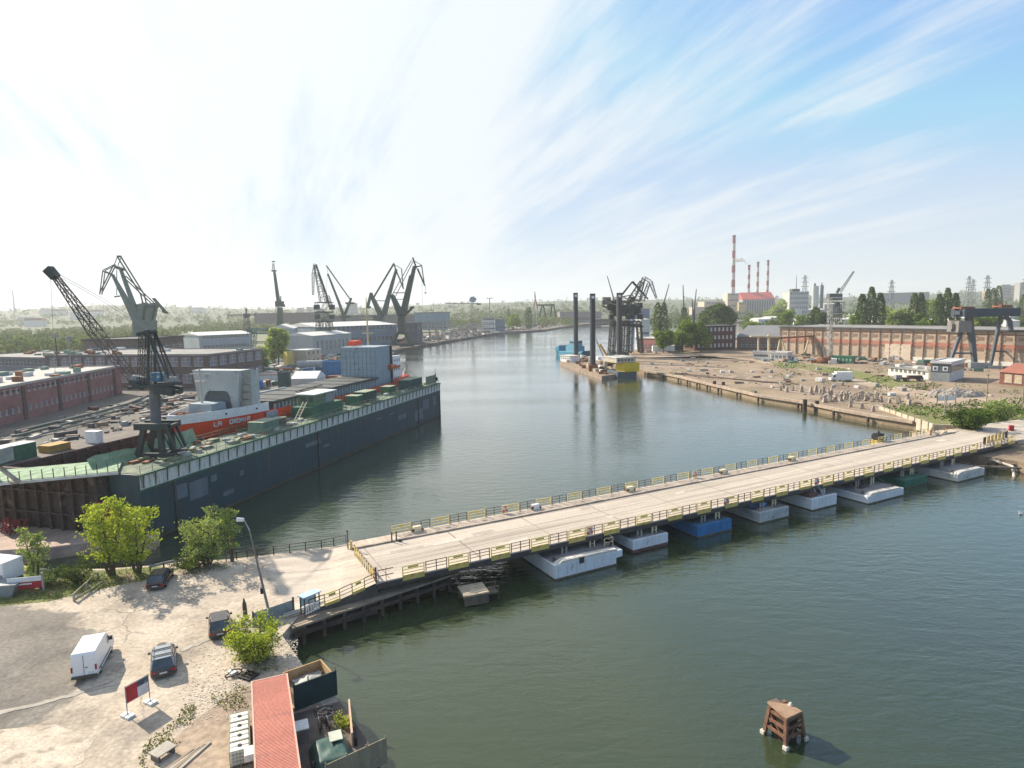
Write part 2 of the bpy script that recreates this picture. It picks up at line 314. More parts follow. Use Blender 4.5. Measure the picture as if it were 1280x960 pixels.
brick = M('red_brick', (.22, .085, .06), (.15, .06, .045), 1.2, .9, grime=(.11, .06, .05), gsc=.3, gthr=(.5, .7)); brick_p = M('pink_brick', (.34, .155, .135), (.26, .12, .105), .5, .9, grime=(.13, .075, .07), gsc=.15, gthr=(.5, .7))
brick_g = M('sooty_brick', (.16, .11, .095), (.115, .085, .075), .5, .9); render_w = M('white_render', (.72, .70, .64), (.6, .58, .53), .4, .85, grime=(.4, .37, .32), gsc=.4, gthr=(.58, .75))
roofg = M('grey_felt_roof', (.25, .245, .23), (.18, .175, .165), .2, .9, grime=(.33, .31, .28), gsc=.1, gthr=(.5, .62)); roofd = M('dark_roof', (.075, .075, .08), (.055, .055, .06), .2, .85); roofw = M('pale_roof', (.62, .61, .57), (.52, .51, .48), .2, .8)
roofr = M('red_roof', (.33, .12, .075), (.25, .1, .065), .3, .8); tank = M('grey_steel', (.3, .32, .32), (.22, .235, .235), .5, .6)
tan = M('tan_cladding', (.50, .40, .30), (.4, .31, .23), .3, .85, grime=(.28, .18, .13), gsc=.4, gthr=(.55, .7)); pinkc = M('salmon_paint', (.48, .20, .14), (.38, .16, .11), .5, .8)
# ================================================================== water and land
def watermat():
    m = bpy.data.materials.new('river_water'); m.use_nodes = True; nt = m.node_tree; N = nt.nodes; L = nt.links; b = N['Principled BSDF']
    b.inputs['Base Color'].default_value = (.034, .049, .023, 1); b.inputs['Roughness'].default_value = .09; b.inputs['IOR'].default_value = 1.33; b.inputs['Specular IOR Level'].default_value = .5
    tc = N.new('ShaderNodeTexCoord')
    def nz(sc, st, rot, det, ro=.5, dist=0):
        mp = N.new('ShaderNodeMapping'); mp.inputs['Rotation'].default_value = (0, 0, R(rot)); mp.inputs['Scale'].default_value = st; L.new(tc.outputs['Object'], mp.inputs[0])
        n = N.new('ShaderNodeTexNoise'); n.inputs['Scale'].default_value = sc; n.inputs['Detail'].default_value = det; n.inputs['Roughness'].default_value = ro; n.inputs['Distortion'].default_value = dist; L.new(mp.outputs[0], n.inputs[0]); return n.outputs[0]
    a = nz(.55, (.6, 1.5, 1), 22, 3, .5, .4); c = nz(1.9, (.7, 1.3, 1), 10, 3, .6); d = nz(.03, (.5, 1.3, 1), 25, 3, .5); e = nz(.012, (.35, 1.6, 1), 12, 3)
    def mt(op, x, y, z=None):
        k = N.new('ShaderNodeMath'); k.operation = op
        for i, v in enumerate((x, y, z)):
            if v is None: continue
            if isinstance(v, (int, float)): k.inputs[i].default_value = v
            else: L.new(v, k.inputs[i])
        return k.outputs[0]
    h = mt('ADD', mt('MULTIPLY', a, 1.0), mt('MULTIPLY', c, .42))
    gust = N.new('ShaderNodeMapRange'); L.new(mt('MULTIPLY_ADD', e, .5, mt('MULTIPLY', d, .5)), gust.inputs[0]); gust.inputs[1].default_value = .38; gust.inputs[2].default_value = .62; gust.inputs[3].default_value = .3; gust.inputs[4].default_value = 1
    bp = N.new('ShaderNodeBump'); bp.inputs['Distance'].default_value = .11; L.new(gust.outputs[0], bp.inputs['Strength']); L.new(h, bp.inputs['Height']); L.new(bp.outputs[0], b.inputs['Normal']); L.new(bp.outputs[0], b.inputs['Coat Normal']); b.inputs['Coat Weight'].default_value = .85; b.inputs['Coat IOR'].default_value = 1.33; b.inputs['Coat Roughness'].default_value = .04
    rr = N.new('ShaderNodeMapRange'); L.new(e, rr.inputs[0]); rr.inputs[1].default_value = .35; rr.inputs[2].default_value = .65; rr.inputs[3].default_value = .05; rr.inputs[4].default_value = .14; L.new(rr.outputs[0], b.inputs['Roughness'])
    return m
mb = MB(); mb.add([(-4000, -300, 0), (5050, -300, 0), (5050, 6400, 0), (-4000, 6400, 0)], [(0, 1, 2, 3)]); tag(mb.build('water', watermat()), kind='structure')
GZ = 1.9
def px(l, z=GZ): return [P(a, b, z) for a, b in l]
nl = [(-170, -40), (-170, 66)]+px([(0, 703), (60, 711), (130, 711), (200, 706), (230, 702), (287, 699), (322, 695), (402, 685), (441, 681)])+[(-13.4, 63.3), (-20.3, 56.6), (-20.6, 53.2), (-16.9, 47.9), (-14.9, 47.4), (-10.1, 36.6), (-6.5, 27), (-3, 5), (-3, -40)]
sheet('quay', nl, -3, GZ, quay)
def ragged(pts, amp, seed, k=7):
    r_ = random.Random(seed); out = []
    for (a, b), (c, d) in zip(pts, pts[1:]+pts[:1]):
        for i in range(k): f = i/k; out.append((a+(c-a)*f+r_.uniform(-amp, amp)*(i > 0), b+(d-b)*f+r_.uniform(-amp, amp)*.7*(i > 0)))
    return out
sheet('dirt_patch', px([(225, 960), (215, 925), (250, 895), (300, 862), (330, 850), (375, 842), (420, 905), (445, 975), (230, 1000)], GZ), GZ, GZ+.004, sand)
sheet('grass_bank', px([(-40, 760), (-40, 716), (0, 706), (60, 713), (130, 713), (200, 708), (225, 712), (200, 722), (150, 731), (100, 742), (60, 752), (0, 758)], GZ), GZ, GZ+.006, grass)
# left shipyard, far land and right yard
ldk = [(-170, 66), (-170, 110), (-120, 95), (-72, 88)]
left = [(-4000, 68), (-170, 68), (-96, 90), (-63, 150), (-50, 190), (-62, 250), (-82, 330), (-93, 400), (-84, 452), (-62, 559), (-17, 743), (42, 815), (95, 992), (172, 1140), (300, 1060), (480, 900), (560, 900), (560, 6350), (-4000, 6350)]
yardg = M('shipyard_ground', (.14, .125, .105), (.085, .08, .072), .04, .92, grime=(.26, .2, .14), gsc=.05, gthr=(.54, .66), fine=.25)
farg = M('far_land', (.12, .15, .06), (.17, .16, .11), .012, .95, grime=(.3, .27, .22), gsc=.01, gthr=(.56, .62))
sheet('shipyard_ground', left, -3, GZ, yardg)
right = [(81.5, 117), (87.5, 108.5), (92, 92), (130, 60), (400, -40), (5000, -200), (5000, 6350), (560, 6350), (560, 905), (330, 620), (170, 520), (92, 430), (60, 380), (57, 330), (57, 281), (58, 274), (63, 262), (66.1, 250), (71.4, 217.8), (76.1, 194.4), (82.3, 181), (85.5, 167), (89, 157), (93.5, 147), (96, 138), (90, 130.5)]
sheet('ground', right, -3, GZ, dirt)
sheet('far_ground', [(150, 420), (260, 340), (900, 260), (4900, 400), (4900, 6290), (570, 6290), (570, 915), (330, 640)], GZ, GZ+.01, farg)
sheet('far_ground', [(-3900, 300), (-330, 300), (-200, 520), (-120, 700), (-70, 900), (40, 1250), (540, 1000), (540, 6290), (-3900, 6290)], GZ, GZ+.01, farg)
sheet('dirt_track', px([(800, 447), (900, 445), (965, 452), (1010, 463), (1120, 492), (1190, 508), (1290, 512), (1290, 500), (1180, 492), (1090, 477), (1000, 462), (930, 449), (830, 441)]), GZ, GZ+.005, sand)
sheet('dirt_track', px([(800, 462), (880, 466), (960, 484), (1050, 504), (1110, 512), (1100, 503), (1040, 490), (960, 472), (890, 458), (800, 455)]), GZ, GZ+.009, M('rubble_strip', (.42, .33, .25), (.2, .14, .1), .5, .95, bump=.3, bsc=2, grime=(.13, .11, .05), gsc=.3, gthr=(.5, .6), fine=.4))
sheet('grass_patch', px([(960, 452), (1010, 455), (1065, 462), (1110, 472), (1150, 478), (1115, 484), (1060, 470), (1010, 462), (975, 459)]), GZ, GZ+.012, grass)
sheet('grass_patch', px([(1105, 515), (1140, 508), (1180, 510), (1200, 518), (1205, 535), (1182, 533), (1140, 524)]), GZ, GZ+.012, grass)
sheet('grass_patch', px([(1200, 512), (1270, 505), (1300, 520), (1290, 533), (1230, 540), (1190, 536)]), GZ, GZ+.008, grass)
sheet('road', px([(1145, 560), (1140, 546), (1195, 541), (1250, 532), (1300, 526), (1420, 520), (1420, 560), (1300, 552), (1240, 560), (1180, 570)]), GZ, GZ+.9, M('road_slab', (.50, .43, .35), (.38, .32, .26), .3, .9, grime=(.3, .25, .2), gsc=.2))
# hills: ridge line measured along the skyline
ridge = [(-400, 400), (0, 389), (60, 385), (125, 381), (200, 383), (300, 386), (340, 387), (430, 385), (490, 384), (560, 379.5), (640, 378), (740, 375.5), (900, 374), (1080, 371), (1180, 367), (1280, 361), (1700, 350)]
def rid(p): return float(np.interp(p, [a for a, b in ridge], [b for a, b in ridge]))
def hill_h(pxx, Y):
    r = 3200.0; g = AT(pxx, rid(pxx), r); t = max(0, min(1, (Y-1100)/(r-1100))); t = t*t*(3-2*t)
    wob = .5+.5*math.sin(pxx*.021+Y*.0013)*math.cos(pxx*.009-Y*.0021)
    return GZ+max(0, (g.z-GZ))*t*(.86+.14*wob if t < .98 else 1)
def hx(pxx, Y): return ray(pxx, 385)[0]/ray(pxx, 385)[1]*Y
mb = MB(); cols = list(range(-400, 1701, 20)); rows = [1150, 1400, 1700, 2000, 2300, 2600, 2900, 3200, 3700, 4500]
for p_ in cols:
    for Y in rows: mb.v.append((hx(p_, Y), Y, hill_h(p_, Y)-(0 if Y <= 3200 else (Y-3200)*.06)))
nr = len(rows)
for i in range(len(cols)-1):
    for j in range(nr-1): mb.f.append((i*nr+j, (i+1)*nr+j, (i+1)*nr+j+1, i*nr+j+1)); mb.m.append(0)
tag(mb.build('hills', M('hill_green', (.06, .085, .035), (.085, .10, .05), .01, .95), smooth=True), kind='structure')
# far-off woods, one mass of crowns
def crown_pts(rg, c, r, h, n):
    d = rg.normal(size=(n, 3)); d /= np.linalg.norm(d, axis=1)[:, None]
    d *= (rg.uniform(.35, 1, n)**.5)[:, None]; return np.array(c)+d*np.array([r, r, h])
rg = np.random.default_rng(3); pts = []; sz = []
def woods(n, p0, p1, Y0, Y1, k, r0=3.5, r1=6.5, keep=lambda p, Y: True):
    for _ in range(n):
        p_ = rg.uniform(p0, p1); u_ = rg.uniform(); Y = 1/(1/Y0*(1-u_)+1/Y1*u_)
        if not keep(p_, Y): continue
        r = rg.uniform(r0, r1)*(1+.35*(Y > 1500)); z = hill_h(p_, Y) if Y > 1100 else GZ
        q = crown_pts(rg, (hx(p_, Y), Y, z+r*.9), r, r*rg.uniform(.8, 1.3), k); pts.append(q); sz.extend([r*(.30 if Y < 1300 else .42)]*k)
woods(1000, -60, 330, 480, 1200, 40, keep=lambda p, Y: Y > 480+max(0, p-120)*2.6)
woods(500, 250, 480, 900, 1500, 26)
woods(450, 540, 720, 960, 1700, 24, keep=lambda p, Y: Y > 1000 or p > 560)
woods(900, 800, 1330, 640, 1500, 30, keep=lambda p, Y: p > 980 or Y > 900)
woods(1900, -150, 1400, 1500, 3200, 12)
o = quads('forest', np.concatenate(pts), np.array(sz), leafmat('wood_leaves', (.05, .085, .03), (.20, .25, .085), (.11, .155, .05), .2, .05), seed=5)
tag(o, 'mixed green woods covering the hills and the plain far off', 'forest', kind='stuff')
# the air over the harbour
mb = MB(); mb.box(-4100, 5100, -330, 6450, -4.0, 190)
hz = bpy.data.materials.new('haze_air'); hz.use_nodes = True; N = hz.node_tree.nodes; L = hz.node_tree.links
N.remove(N['Principled BSDF']); pv = N.new('ShaderNodeVolumePrincipled'); pv.inputs['Density'].default_value = .00016; pv.inputs['Color'].default_value = (.97, 1, 1, 1); pv.inputs['Anisotropy'].default_value = .2
L.new(pv.outputs[0], N['Material Output'].inputs['Volume']); tag(mb.build('haze', hz), kind='stuff')

sheet('pale_kerb_line', px(ragged([(-20, 893), (50, 878), (112, 861), (150, 853), (150, 855.5), (112, 864.5), (50, 882), (-20, 898)], 1.2, 8)), GZ, GZ+.03, conc)
sheet('pale_kerb_line', px(ragged([(225, 812), (262, 797), (290, 780), (291, 782), (264, 800), (227, 815)], 1, 9)), GZ, GZ+.03, conc)
sheet('concrete_patch', px(ragged([(0, 912), (70, 905), (118, 925), (90, 965), (-20, 990), (-40, 940)], 3.5, 11)), GZ, GZ+.012, M('patch_concrete', (.56, .48, .38), (.42, .35, .27), .8, .9, grime=(.28, .23, .18), gsc=.9, gthr=(.52, .62), fine=.25))
sheet('concrete_patch', px(ragged([(215, 742), (300, 722), (352, 728), (300, 752), (238, 762)], 2.5, 12)), GZ, GZ+.008, M('patch_tan', (.46, .385, .30), (.36, .3, .235), .5, .9, grime=(.26, .22, .17), gsc=.6, gthr=(.52, .66), fine=.2))
sheet('manhole_cover', [(-30.5+.35*math.cos(i*.524), 52+.35*math.sin(i*.524)) for i in range(12)], GZ, GZ+.02, M('cast_iron', (.09, .08, .07), rough=.7))
# ================================================================== pontoon bridge
BA = math.atan2(.4710, .8821); B0 = (-11.68, 61.87)
def BW(a, b): return (B0[0]+a*.8821-b*.4710, B0[1]+a*.4710+b*.8821)
br = thing('pontoon_bridge', 'long beige concrete road bridge lying on moored pontoons across the river', 'bridge', (*B0, 0), BA)
mb = MB(); mb.box(-2.4, 122, 0, 10.4, 2.93, 3.2); mb.build('deck', deckm, br)
mb = MB()
for i in range(12): mb.box(-1+i*10.2, -1+i*10.2+.10+.05*(i % 2), .3, 10.15, 3.2, 3.206)
mb.box(-2.3, 121, 3.9, 3.98, 3.2, 3.205); mb.box(-2.3, 121, 6.6, 6.66, 3.2, 3.205); mb.build('deck_joint', M('joint_tar', (.16, .13, .11), (.3, .26, .22), .3, .9), br)
rp_ = random.Random(14)
for k in range(14):
    a_, b_, l_, w_ = rp_.uniform(-1, 116), rp_.uniform(.6, 9), rp_.uniform(.8, 4), rp_.uniform(.4, 1.4); mb = MB(); mb.prism([(a_+l_*(i in (1, 2))+rp_.uniform(-.15, .15), b_+w_*(i in (2, 3))+rp_.uniform(-.1, .1)) for i in range(4)], 3.2, 3.2085+.0006*k); mb.build('deck_patch', [M('patch_dark', (.33, .28, .23), (.42, .36, .3), .9, .9), M('patch_pale', (.56, .5, .42), (.46, .4, .33), .9, .9)][k % 2], br)
mb = MB(); mb.box(-2.4, 122, 10.4, 12.3, 2.98, 3.3); mb.build('walkway', M('walkway_planks', (.56, .47, .37), (.4, .32, .25), .8, .9, stretch=(3, .3, 1)), br)
mb = MB()
for i in range(49):
    h = random.uniform(.05, .12); mb.box(-2.2+i*2.5, -2.2+i*2.5+2.42, 10.05, 10.36, 3.2, 3.3+h)
mb.build('kerb', M('kerb_worn', (.42, .35, .28), (.25, .2, .16), .9, .9), br)
mb = MB(); mb.box(-2.3, 122, -.02, .22, 2.5, 3.05)
for y in (.6, 3.3, 6.6, 9.6): mb.box(-2, 121, y, y+.3, 2.15, 2.925)
for i in range(40): mb.box(-1+i*3.1, -.8+i*3.1, .3, 12, 2.35, 2.9)
mb.build('girder', dkst, br)
def panel(kind, Lp, far=0):
    mb = MB()
    if kind == 'dark':
        for x in (0.04, Lp*.5, Lp-.04): mb.box(x-.04, x+.04, -.04, .04, 0, 1.1)
        for z in (1.06, .72, .38): mb.box(0, Lp, -.025, .025, z-.03, z+.03)
        return mb
    for x in (.05, Lp-.05): mb.box(x-.045, x+.045, -.04, .04, 0, 1.1)
    for z in (1.05, .7, .36): mb.box(0.05, Lp-.05, -.035, .035, z-.042, z+.042)
    mb.box(Lp*(.25+.1*far), Lp*(.72-.1*far), -.052, -.042, .78, .98, 1)
    if not far: mb.box(.02, Lp-.02, -.09, -.045, -.42, .16, 1)
    return mb
pm = {}
def panels(parent, a0, a1, y, z, n, flip=0, start=0, mats=None, slope=0):
    L_ = (a1-a0)/n
    for i in range(n):
        k = 'dark' if (i+start) % 2 else 'light'; key = (k, round(L_, 2), flip)
        if key not in pm:
            o = panel(k, L_-.12, flip).build('railing_panel', [rail_d] if k == 'dark' else [M('rail_cream', (.76, .64, .27), (.56, .44, .16), 1.8, .6), yel], parent); pm[key] = o.data
        else:
            o = bpy.data.objects.new('railing_panel', pm[key]); COL.objects.link(o); o.parent = parent
        o.location = (a0+i*L_+.06 if not flip else a0+(i+1)*L_-.06, y+random.uniform(-.02, .02), z+slope*i*L_); o.rotation_euler = (random.uniform(-.02, .02), 0, math.pi if flip else 0)
panels(br, .2, 110.2, .05, 3.2, 44)
panels(br, 3, 118, 12.2, 3.3, 46, flip=1)
panels(br, 111, 121, .05, 3.2, 4, start=1)
# barrier gate across the left end: striped yellow boards
gate = thing('barrier_gate', 'open yellow slatted barrier gate across the left end of the bridge', 'gate', (*BW(-2.4, 8.4), 3.2), BA-math.pi/2)
mb = MB(); mb.box(0, 8.2, -.05, .05, .95, 1.1); mb.box(0, 8.2, -.05, .05, .15, .27); mb.box(0, .12, -.06, .06, 0, 1.2); mb.box(8.1, 8.25, -.09, .09, 0, 1.5); mb.build('gate_frame', rail_d, gate)
mb = MB()
for i in range(9): mb.box(.3+i*.85, .62+i*.85, -.09, -.055, .1, 1.15)
mb.build('striped_boards', yel, gate)
mb = MB()
for i, l in ((0, 1.5), (1, 1.5)): mb.box(8.2, 8.25, .2+i*.8, .25+i*.8, 0, 1.3); mb.box(8.2, 8.24, .2, 1.8, .5+i*.6, .58+i*.6)
mb.build('side_wing', rail_d, gate)
for (a, b, lab, h) in ((-2.3, 10.3, 'yellow and black signal post at the left end of the bridge walkway', 1.8), (2.6, 10.1, 'pair of dark gate stops beside the walkway at the left bridge end', 1.1)):
    t = thing('signal_post', lab, 'post', (*BW(a, b), 3.2), BA)
    if h > 1.5:
        mb = MB(); mb.box(-.13, .13, -.1, .1, 0, 1.0); mb.build('base_post', yel, t)
        mb = MB(); mb.tube((-.3, .3, 0), (-.3, .3, 2.1), .07); mb.tube((-.3, .3, 2.05), (-.3, .3, 2.2), .12); mb.build('mast', rail_d, t)
    else:
        mb = MB(); mb.box(-.3, -.15, -.06, .06, 0, 1.2); mb.box(.25, .4, -.06, .06, 0, 1.2); mb.build('stop_post', rail_d, t); mb = MB(); mb.box(.5, .8, -.4, -.2, 0, .22); mb.build('wheel_stop', blk, t)
# yellow and black boards at the right end
for i in range(7):
    t = thing('marker_board', ['first', 'second', 'third', 'fourth', 'fifth', 'sixth', 'seventh'][i]+' yellow and black marker board from the left at the right bridge end', 'marker board', (*BW(112.6+i*1.55, 1.2+.12*i), 3.2), BA, 'marker boards at the right end of the bridge')
    mb = MB(); mb.box(-.45, .2, -.03, .03, .15, 1.45); mb.build('board', yel if i % 6 else M('blackened', (.07, .05, .04)), t); mb = MB(); mb.box(.22, .42, -.05, .05, 0, 1.5); mb.build('post', dkst, t)
# things on the rails: life rings and control boxes
def ring(a, b, z, lab):
    mb = MB(); n = 18; k = 6
    for i in range(n):
        for j in range(k):
            u_ = 2*math.pi*i/n; v_ = 2*math.pi*j/k; r_ = .33+.085*math.cos(v_); mb.v.append((r_*math.cos(u_), .085*math.sin(v_), r_*math.sin(u_)))
    for i in range(n):
        for j in range(k): mb.f.append((i*k+j, ((i+1) % n)*k+j, ((i+1) % n)*k+(j+1) % k, i*k+(j+1) % k)); mb.m.append(0 if (i//3) % 2 else 1)
    t = thing('life_ring', lab, 'life ring', (*BW(a, b), z), BA); mb.build('ring', [shipred, white], t, smooth=True)
    mb = MB(); mb.box(-.45, .45, .1, .16, -.5, .5); mb.build('back_board', cream, t)
ring(23.2, -.16, 3.75, 'red and white life ring on the near railing above the first pontoon'); ring(18.3, 12.0, 3.9, 'red and white life ring on the far railing opposite the first pontoon')
ring(45.4, -.16, 3.75, 'small life ring on the near railing above the blue pontoon'); ring(63.8, -.16, 3.75, 'life ring on the near railing above the small white pontoon'); ring(51.5, 12.0, 3.9, 'life ring on the far railing midway along the bridge')
for i, (a, lab) in enumerate(((22.6, 'first white control cabinet on the far walkway'), (6.0, 'yellow winch box on the far walkway near the left end'), (38.5, 'cream winch box on the far walkway above the blue pontoon'), (57, 'cream winch box on the far walkway at mid river'), (73, 'cream winch box on the far walkway above the flat pontoon'))):
    t = thing('winch_box', lab, 'winch', (*BW(a, 11.6), 3.3), BA)
    mb = MB(); mb.box(-.5, .5, -.3, .3, .0, .75); mb.build('cabinet', cream if i else white, t, bevel=.03); mb = MB(); mb.tube((-.6, -.35, .35), (-.6, .35, .35), .2, n=12); mb.tube((.62, -.3, .3), (.62, .3, .3), .16, n=12); mb.build('drum', rail_d, t)
# black winch with yellow base on far side near the right end
t = thing('mooring_winch', 'black hooded mooring winch on a yellow base beyond the far railing', 'winch', (*BW(99.8, 13.4), 3.2), BA)
mb = MB(); mb.box(-1.1, 1.1, -.7, .7, -.9, .35); mb.build('base', yel, t, bevel=.05)
mb = MB(); mb.tube((-.9, 0, 1.0), (.5, 0, 1.0), .75, .7, 12); mb.box(.3, 1.2, -.5, .5, .4, 1.5); mb.tube((.2, 0, 1.6), (.2, 0, 2.1), .25, .12); mb.build('hooded_drum', M('black_cover', (.03, .028, .03), rough=.6), t)
# pontoons
def pontoon(a0, a1, b, top, hull, deck, label, depth=16, stripe=None, lip=False, notch=False, extra=None):
    t = thing('pontoon', label, 'pontoon', (*BW(a0, b), 0), BA); w = a1-a0
    mb = MB(); pr = [(0, -.8), (w, -.8), (w, top*.55), (w, top), (0, top)] if not notch else [(0, -.8), (w-.9, -.8), (w-.9, top*.45), (w, top*.5), (w, top), (0, top)]
    mb.extr(pr, 0, depth, 0)
    mb.extr([(w*.02, -.79), (w*.98-(.9 if notch else 0), -.79), (w*.98-(.9 if notch else 0), .0), (w*.02, .0)], -.25, 0, 0)
    mb.build('hull', hull, t, bevel=.06)
    if stripe:
        mb = MB(); mb.box(-.012, w+.012, -.012, depth, -.3, .42); mb.build('waterline_stripe', stripe, t)
    else:
        mb = MB(); mb.box(-.01, w+.01-(.9 if notch else 0), -.262, depth, -.3, .12); mb.build('waterline_slime', M('weed_line', (.05, .06, .03), (.12, .09, .05), 1.5, .8), t)
    mb = MB()
    for x in (.7, w-.8): pts_ = [(x+(.5 if x < 1 else -.5)*k/6, 1.3+(-b+.1-1.3+1.4)*k/6, top+.3+(2.6-top)*(k/6)**1.8) for k in range(7)]; mb.path(pts_, .03, 4)
    mb.build('mooring_rope', M('rope', (.35, .3, .22)), t)
    mb = MB(); mb.box(.15, w-.15, .35 if not lip else .7, depth-.2, top+.002, top+.03); mb.build('deck_plating', deck, t)
    mb = MB(); mb.box(0, w, .12, .2, top-.45, top-.41)
    for i in range(int(w/1.2)): mb.box(.5+i*1.2, .56+i*1.2, -.014, 0, .3, top-.1)
    for x in (.02, w): mb.box(x-.02, x+.02, .4, depth-.4, top-.35, top-.28)
    mb.build('fender_strip', M('strip_'+hull.name, tuple(min(1, c*.8) for c in hull.node_tree.nodes['Mix'].inputs[6].default_value[:3])), t)
    if lip:
        mb = MB(); n = 9
        for i in range(n):
            u0 = i/n; u1 = (i+1)/n; f = lambda u: top+.38*math.sin(min(1, u*6)*math.pi/2)*(1-.5*u)
            mb.extr([(w*(.04+.88*u0), top), (w*(.04+.88*u1), top), (w*(.04+.88*u1), f(u1)), (w*(.04+.88*u0), f(u0))], .03, .95, 0)
        mb.build('bow_lip', M('lip_cream', (.72, .66, .56), (.5, .46, .4), .6, .7, grime=(.25, .2, .15), gsc=.6, gthr=(.6, .75)), t, bevel=.05)
    for x in (.7, w-.8):
        mb = MB(); mb.tube((x, 1.3, top), (x, 1.3, top+.35), .1); mb.tube((x, 1.3, top+.33), (x, 1.3, top+.4), .17); mb.build('bollard', dkst, t)
    for k, x in enumerate((w*.3, w*.72)):
        mb = MB()
        for dx in (-.3, .3):
            mb.box(x+dx-.07, x+dx+.07, -b+.05, -b+.2, top, 2.9); 
        for z in (top+.4, top+.8): mb.box(x-.3, x+.3, -b+.1, -b+.14, z, z+.06)
        mb.build('support_frame' if k else 'ladder', cream if k else conc, t)
    if extra: extra(t, w, top, b, depth)
    return t
def ex1(t, w, top, b, d):
    mb = MB()
    for x in (w*.85, w*.98): mb.box(x-.04, x+.04, 1.6, 1.68, top, top+1)
    for z in (.5, 1): mb.beam((w*.85, 1.64, top+z), (w*.98, 1.64, top+z), .06)
    mb.beam((w*.98, 1.6, top+1), (w*.98, 3.6, top+1), .06); mb.beam((w*.98, 1.6, top+.5), (w*.98, 3.6, top+.5), .06); mb.build('hand_rail', cream, t)
    mb = MB(); mb.box(w*.35, w*.42, -.05, .0, top*.72, top+.25); mb.build('pulley', dkst, t); mb = MB(); mb.box(w*.05, w*.2, .9, 1.3, top+.03, top+.12); mb.build('hatch_lid', dkst, t)
def ex4(t, w, top, b, d):
    mb = MB(); mb.box(.6, 3.4, 2.2, 5, top, top+1.1); mb.build('deck_locker', pblue, t, bevel=.05); mb = MB(); mb.tube((1.6, 1.6, top+.3), (2.6, 1.2, top+.6), .22, n=10); mb.build('drum', pblue, t)
def ex5(t, w, top, b, d):
    mb = MB(); mb.box(.3, 2.2, .6, 2.2, top, top+.55); mb.build('red_hatch', antif, t, bevel=.04)
    mb = MB(); mb.beam((2.2, .6, top), (1.6, 1.4, top+1.6), .14); mb.beam((3.2, .5, top), (2.6, 1.4, top+1.7), .14); mb.box(3.3, 3.6, .5, .8, top, top+.6); mb.build('mooring_strut', shipgrey, t)
def ex6(t, w, top, b, d):
    mb = MB(); mb.box(3.0, 4.8, 3.0, 3.9, top, top+.5); mb.beam((3.2, 3.4, top+.4), (3.0, 4.2, 3), .12); mb.beam((4.4, 3.4, top+.4), (4.2, 4.2, 3), .12); mb.build('winch_block', dkst, t)
pontoon(16.9, 26.3, -2.3, 1.65, pont_w, pont_d, 'largest pale grey pontoon with a raised cream lip, nearest under the bridge', 15, lip=True, notch=True, extra=ex1)
pontoon(29.1, 34.7, -.7, 1.6, pont_w, pont_d, 'pale blue white pontoon with a dark red waterline, second from the left', 13, stripe=antif)
pontoon(39.6, 45.7, -.8, 1.55, pblue, M('blue_deck', (.05, .13, .19), (.1, .13, .12), .6, .8), 'bright blue box pontoon under the bridge', 13)
pontoon(50.7, 56.6, -1.1, 1.5, M('pontoon_grey', (.5, .52, .5), (.38, .4, .39), .5, .6, grime=(.22, .2, .18), gsc=.6, gthr=(.56, .7)), pont_d, 'grey white pontoon carrying a blue deck locker', 13, extra=ex4)
pontoon(61.5, 67.1, -1.1, 1.7, pont_w, pont_d, 'small white pontoon with a dark red hatch and slanting struts', 13, extra=ex5)
pontoon(71.0, 80.0, -3.4, 1.15, pont_w, pont_d, 'low broad grey pontoon with a cream lip and a dark winch on deck', 15, lip=True, extra=ex6)
pontoon(83.5, 89.8, -1.5, 1.35, pgreen, M('green_deck', (.06, .15, .1), (.04, .1, .07), .6, .8), 'dark green box pontoon under the bridge', 13)
pontoon(94.3, 102.6, -3.8, 1.3, M('pontoon_white', (.66, .65, .6), (.5, .49, .46), .5, .6, grime=(.25, .22, .2), gsc=.6, gthr=(.58, .72)), pont_d, 'broad white pontoon with a raised lip and clutter, last before the right bank', 15, lip=True)
# approach slab from the quay up to the deck
ap = [(*P(367, 771, 1.9), 1.92), (*P(425, 750, 2.4), 2.45), (*BW(-2.4, 0), 3.19), (*BW(-2.4, 12.3), 3.19), (*P(402, 685, 2.4), 2.3), (*P(322, 697, 1.9), 1.92)]
mb = MB(); n = len(ap); mb.v = list(ap)+[(x, y, -1) for x, y, z in ap]
mb.f = [(0, 1, 4, 5), (1, 2, 3, 4)]+[((i+1) % n, i, i+n, (i+1) % n+n) for i in range(n)]; mb.m = [0, 0]+[1]*n; tag(mb.build('road', [deckm, M('abutment_dark', (.13, .11, .09), (.08, .07, .06), .5, .95)]), kind='structure')
def fence_line(name, label, cat, pts, mk, group=None):
    o = Vector(pts[0]); t = thing(name, label, cat, o)
    for i, (p, q) in enumerate(zip(pts, pts[1:])):
        p = Vector(p)-o; q = Vector(q)-o; mk(t, p, q, i)
    return t
def rail_seg(dark=True, hh=1.05):
    def f(t, p, q, i):
        mb = MB(); up = Vector((0, 0, 1)); dk = (i % 2 == 0) if dark is None else dark; w = .07 if dk else .09
        for c in (p, q): mb.beam(c, c+up*hh, w)
        for k in (1.0, .66, .33): mb.beam(p+up*hh*k, q+up*hh*k, w*.7 if k < 1 else w)
        if not dk:
            m = (p+q)/2; e = (q-p)*.22; mb.beam(m-e+up*hh*.8, m+e+up*hh*.8, .06, .22, 1); mb.beam(p+up*.0, q+up*.0, .06, .3, 1)
        mb.build('railing_panel', [rail_d] if dk else [MATS['rail_cream'], yel], t)
    return f
A_ = Vector(ap[0]); Bv = Vector(ap[1]); Cv = Vector(ap[2]); seq = [A_.lerp(Bv, k/3) for k in range(1, 4)]+[Bv.lerp(Cv, k/3) for k in range(1, 4)]
fence_line('approach_railing', 'short near side railing of alternating yellow and brown panels on the bridge approach', 'railing', seq, rail_seg(None))
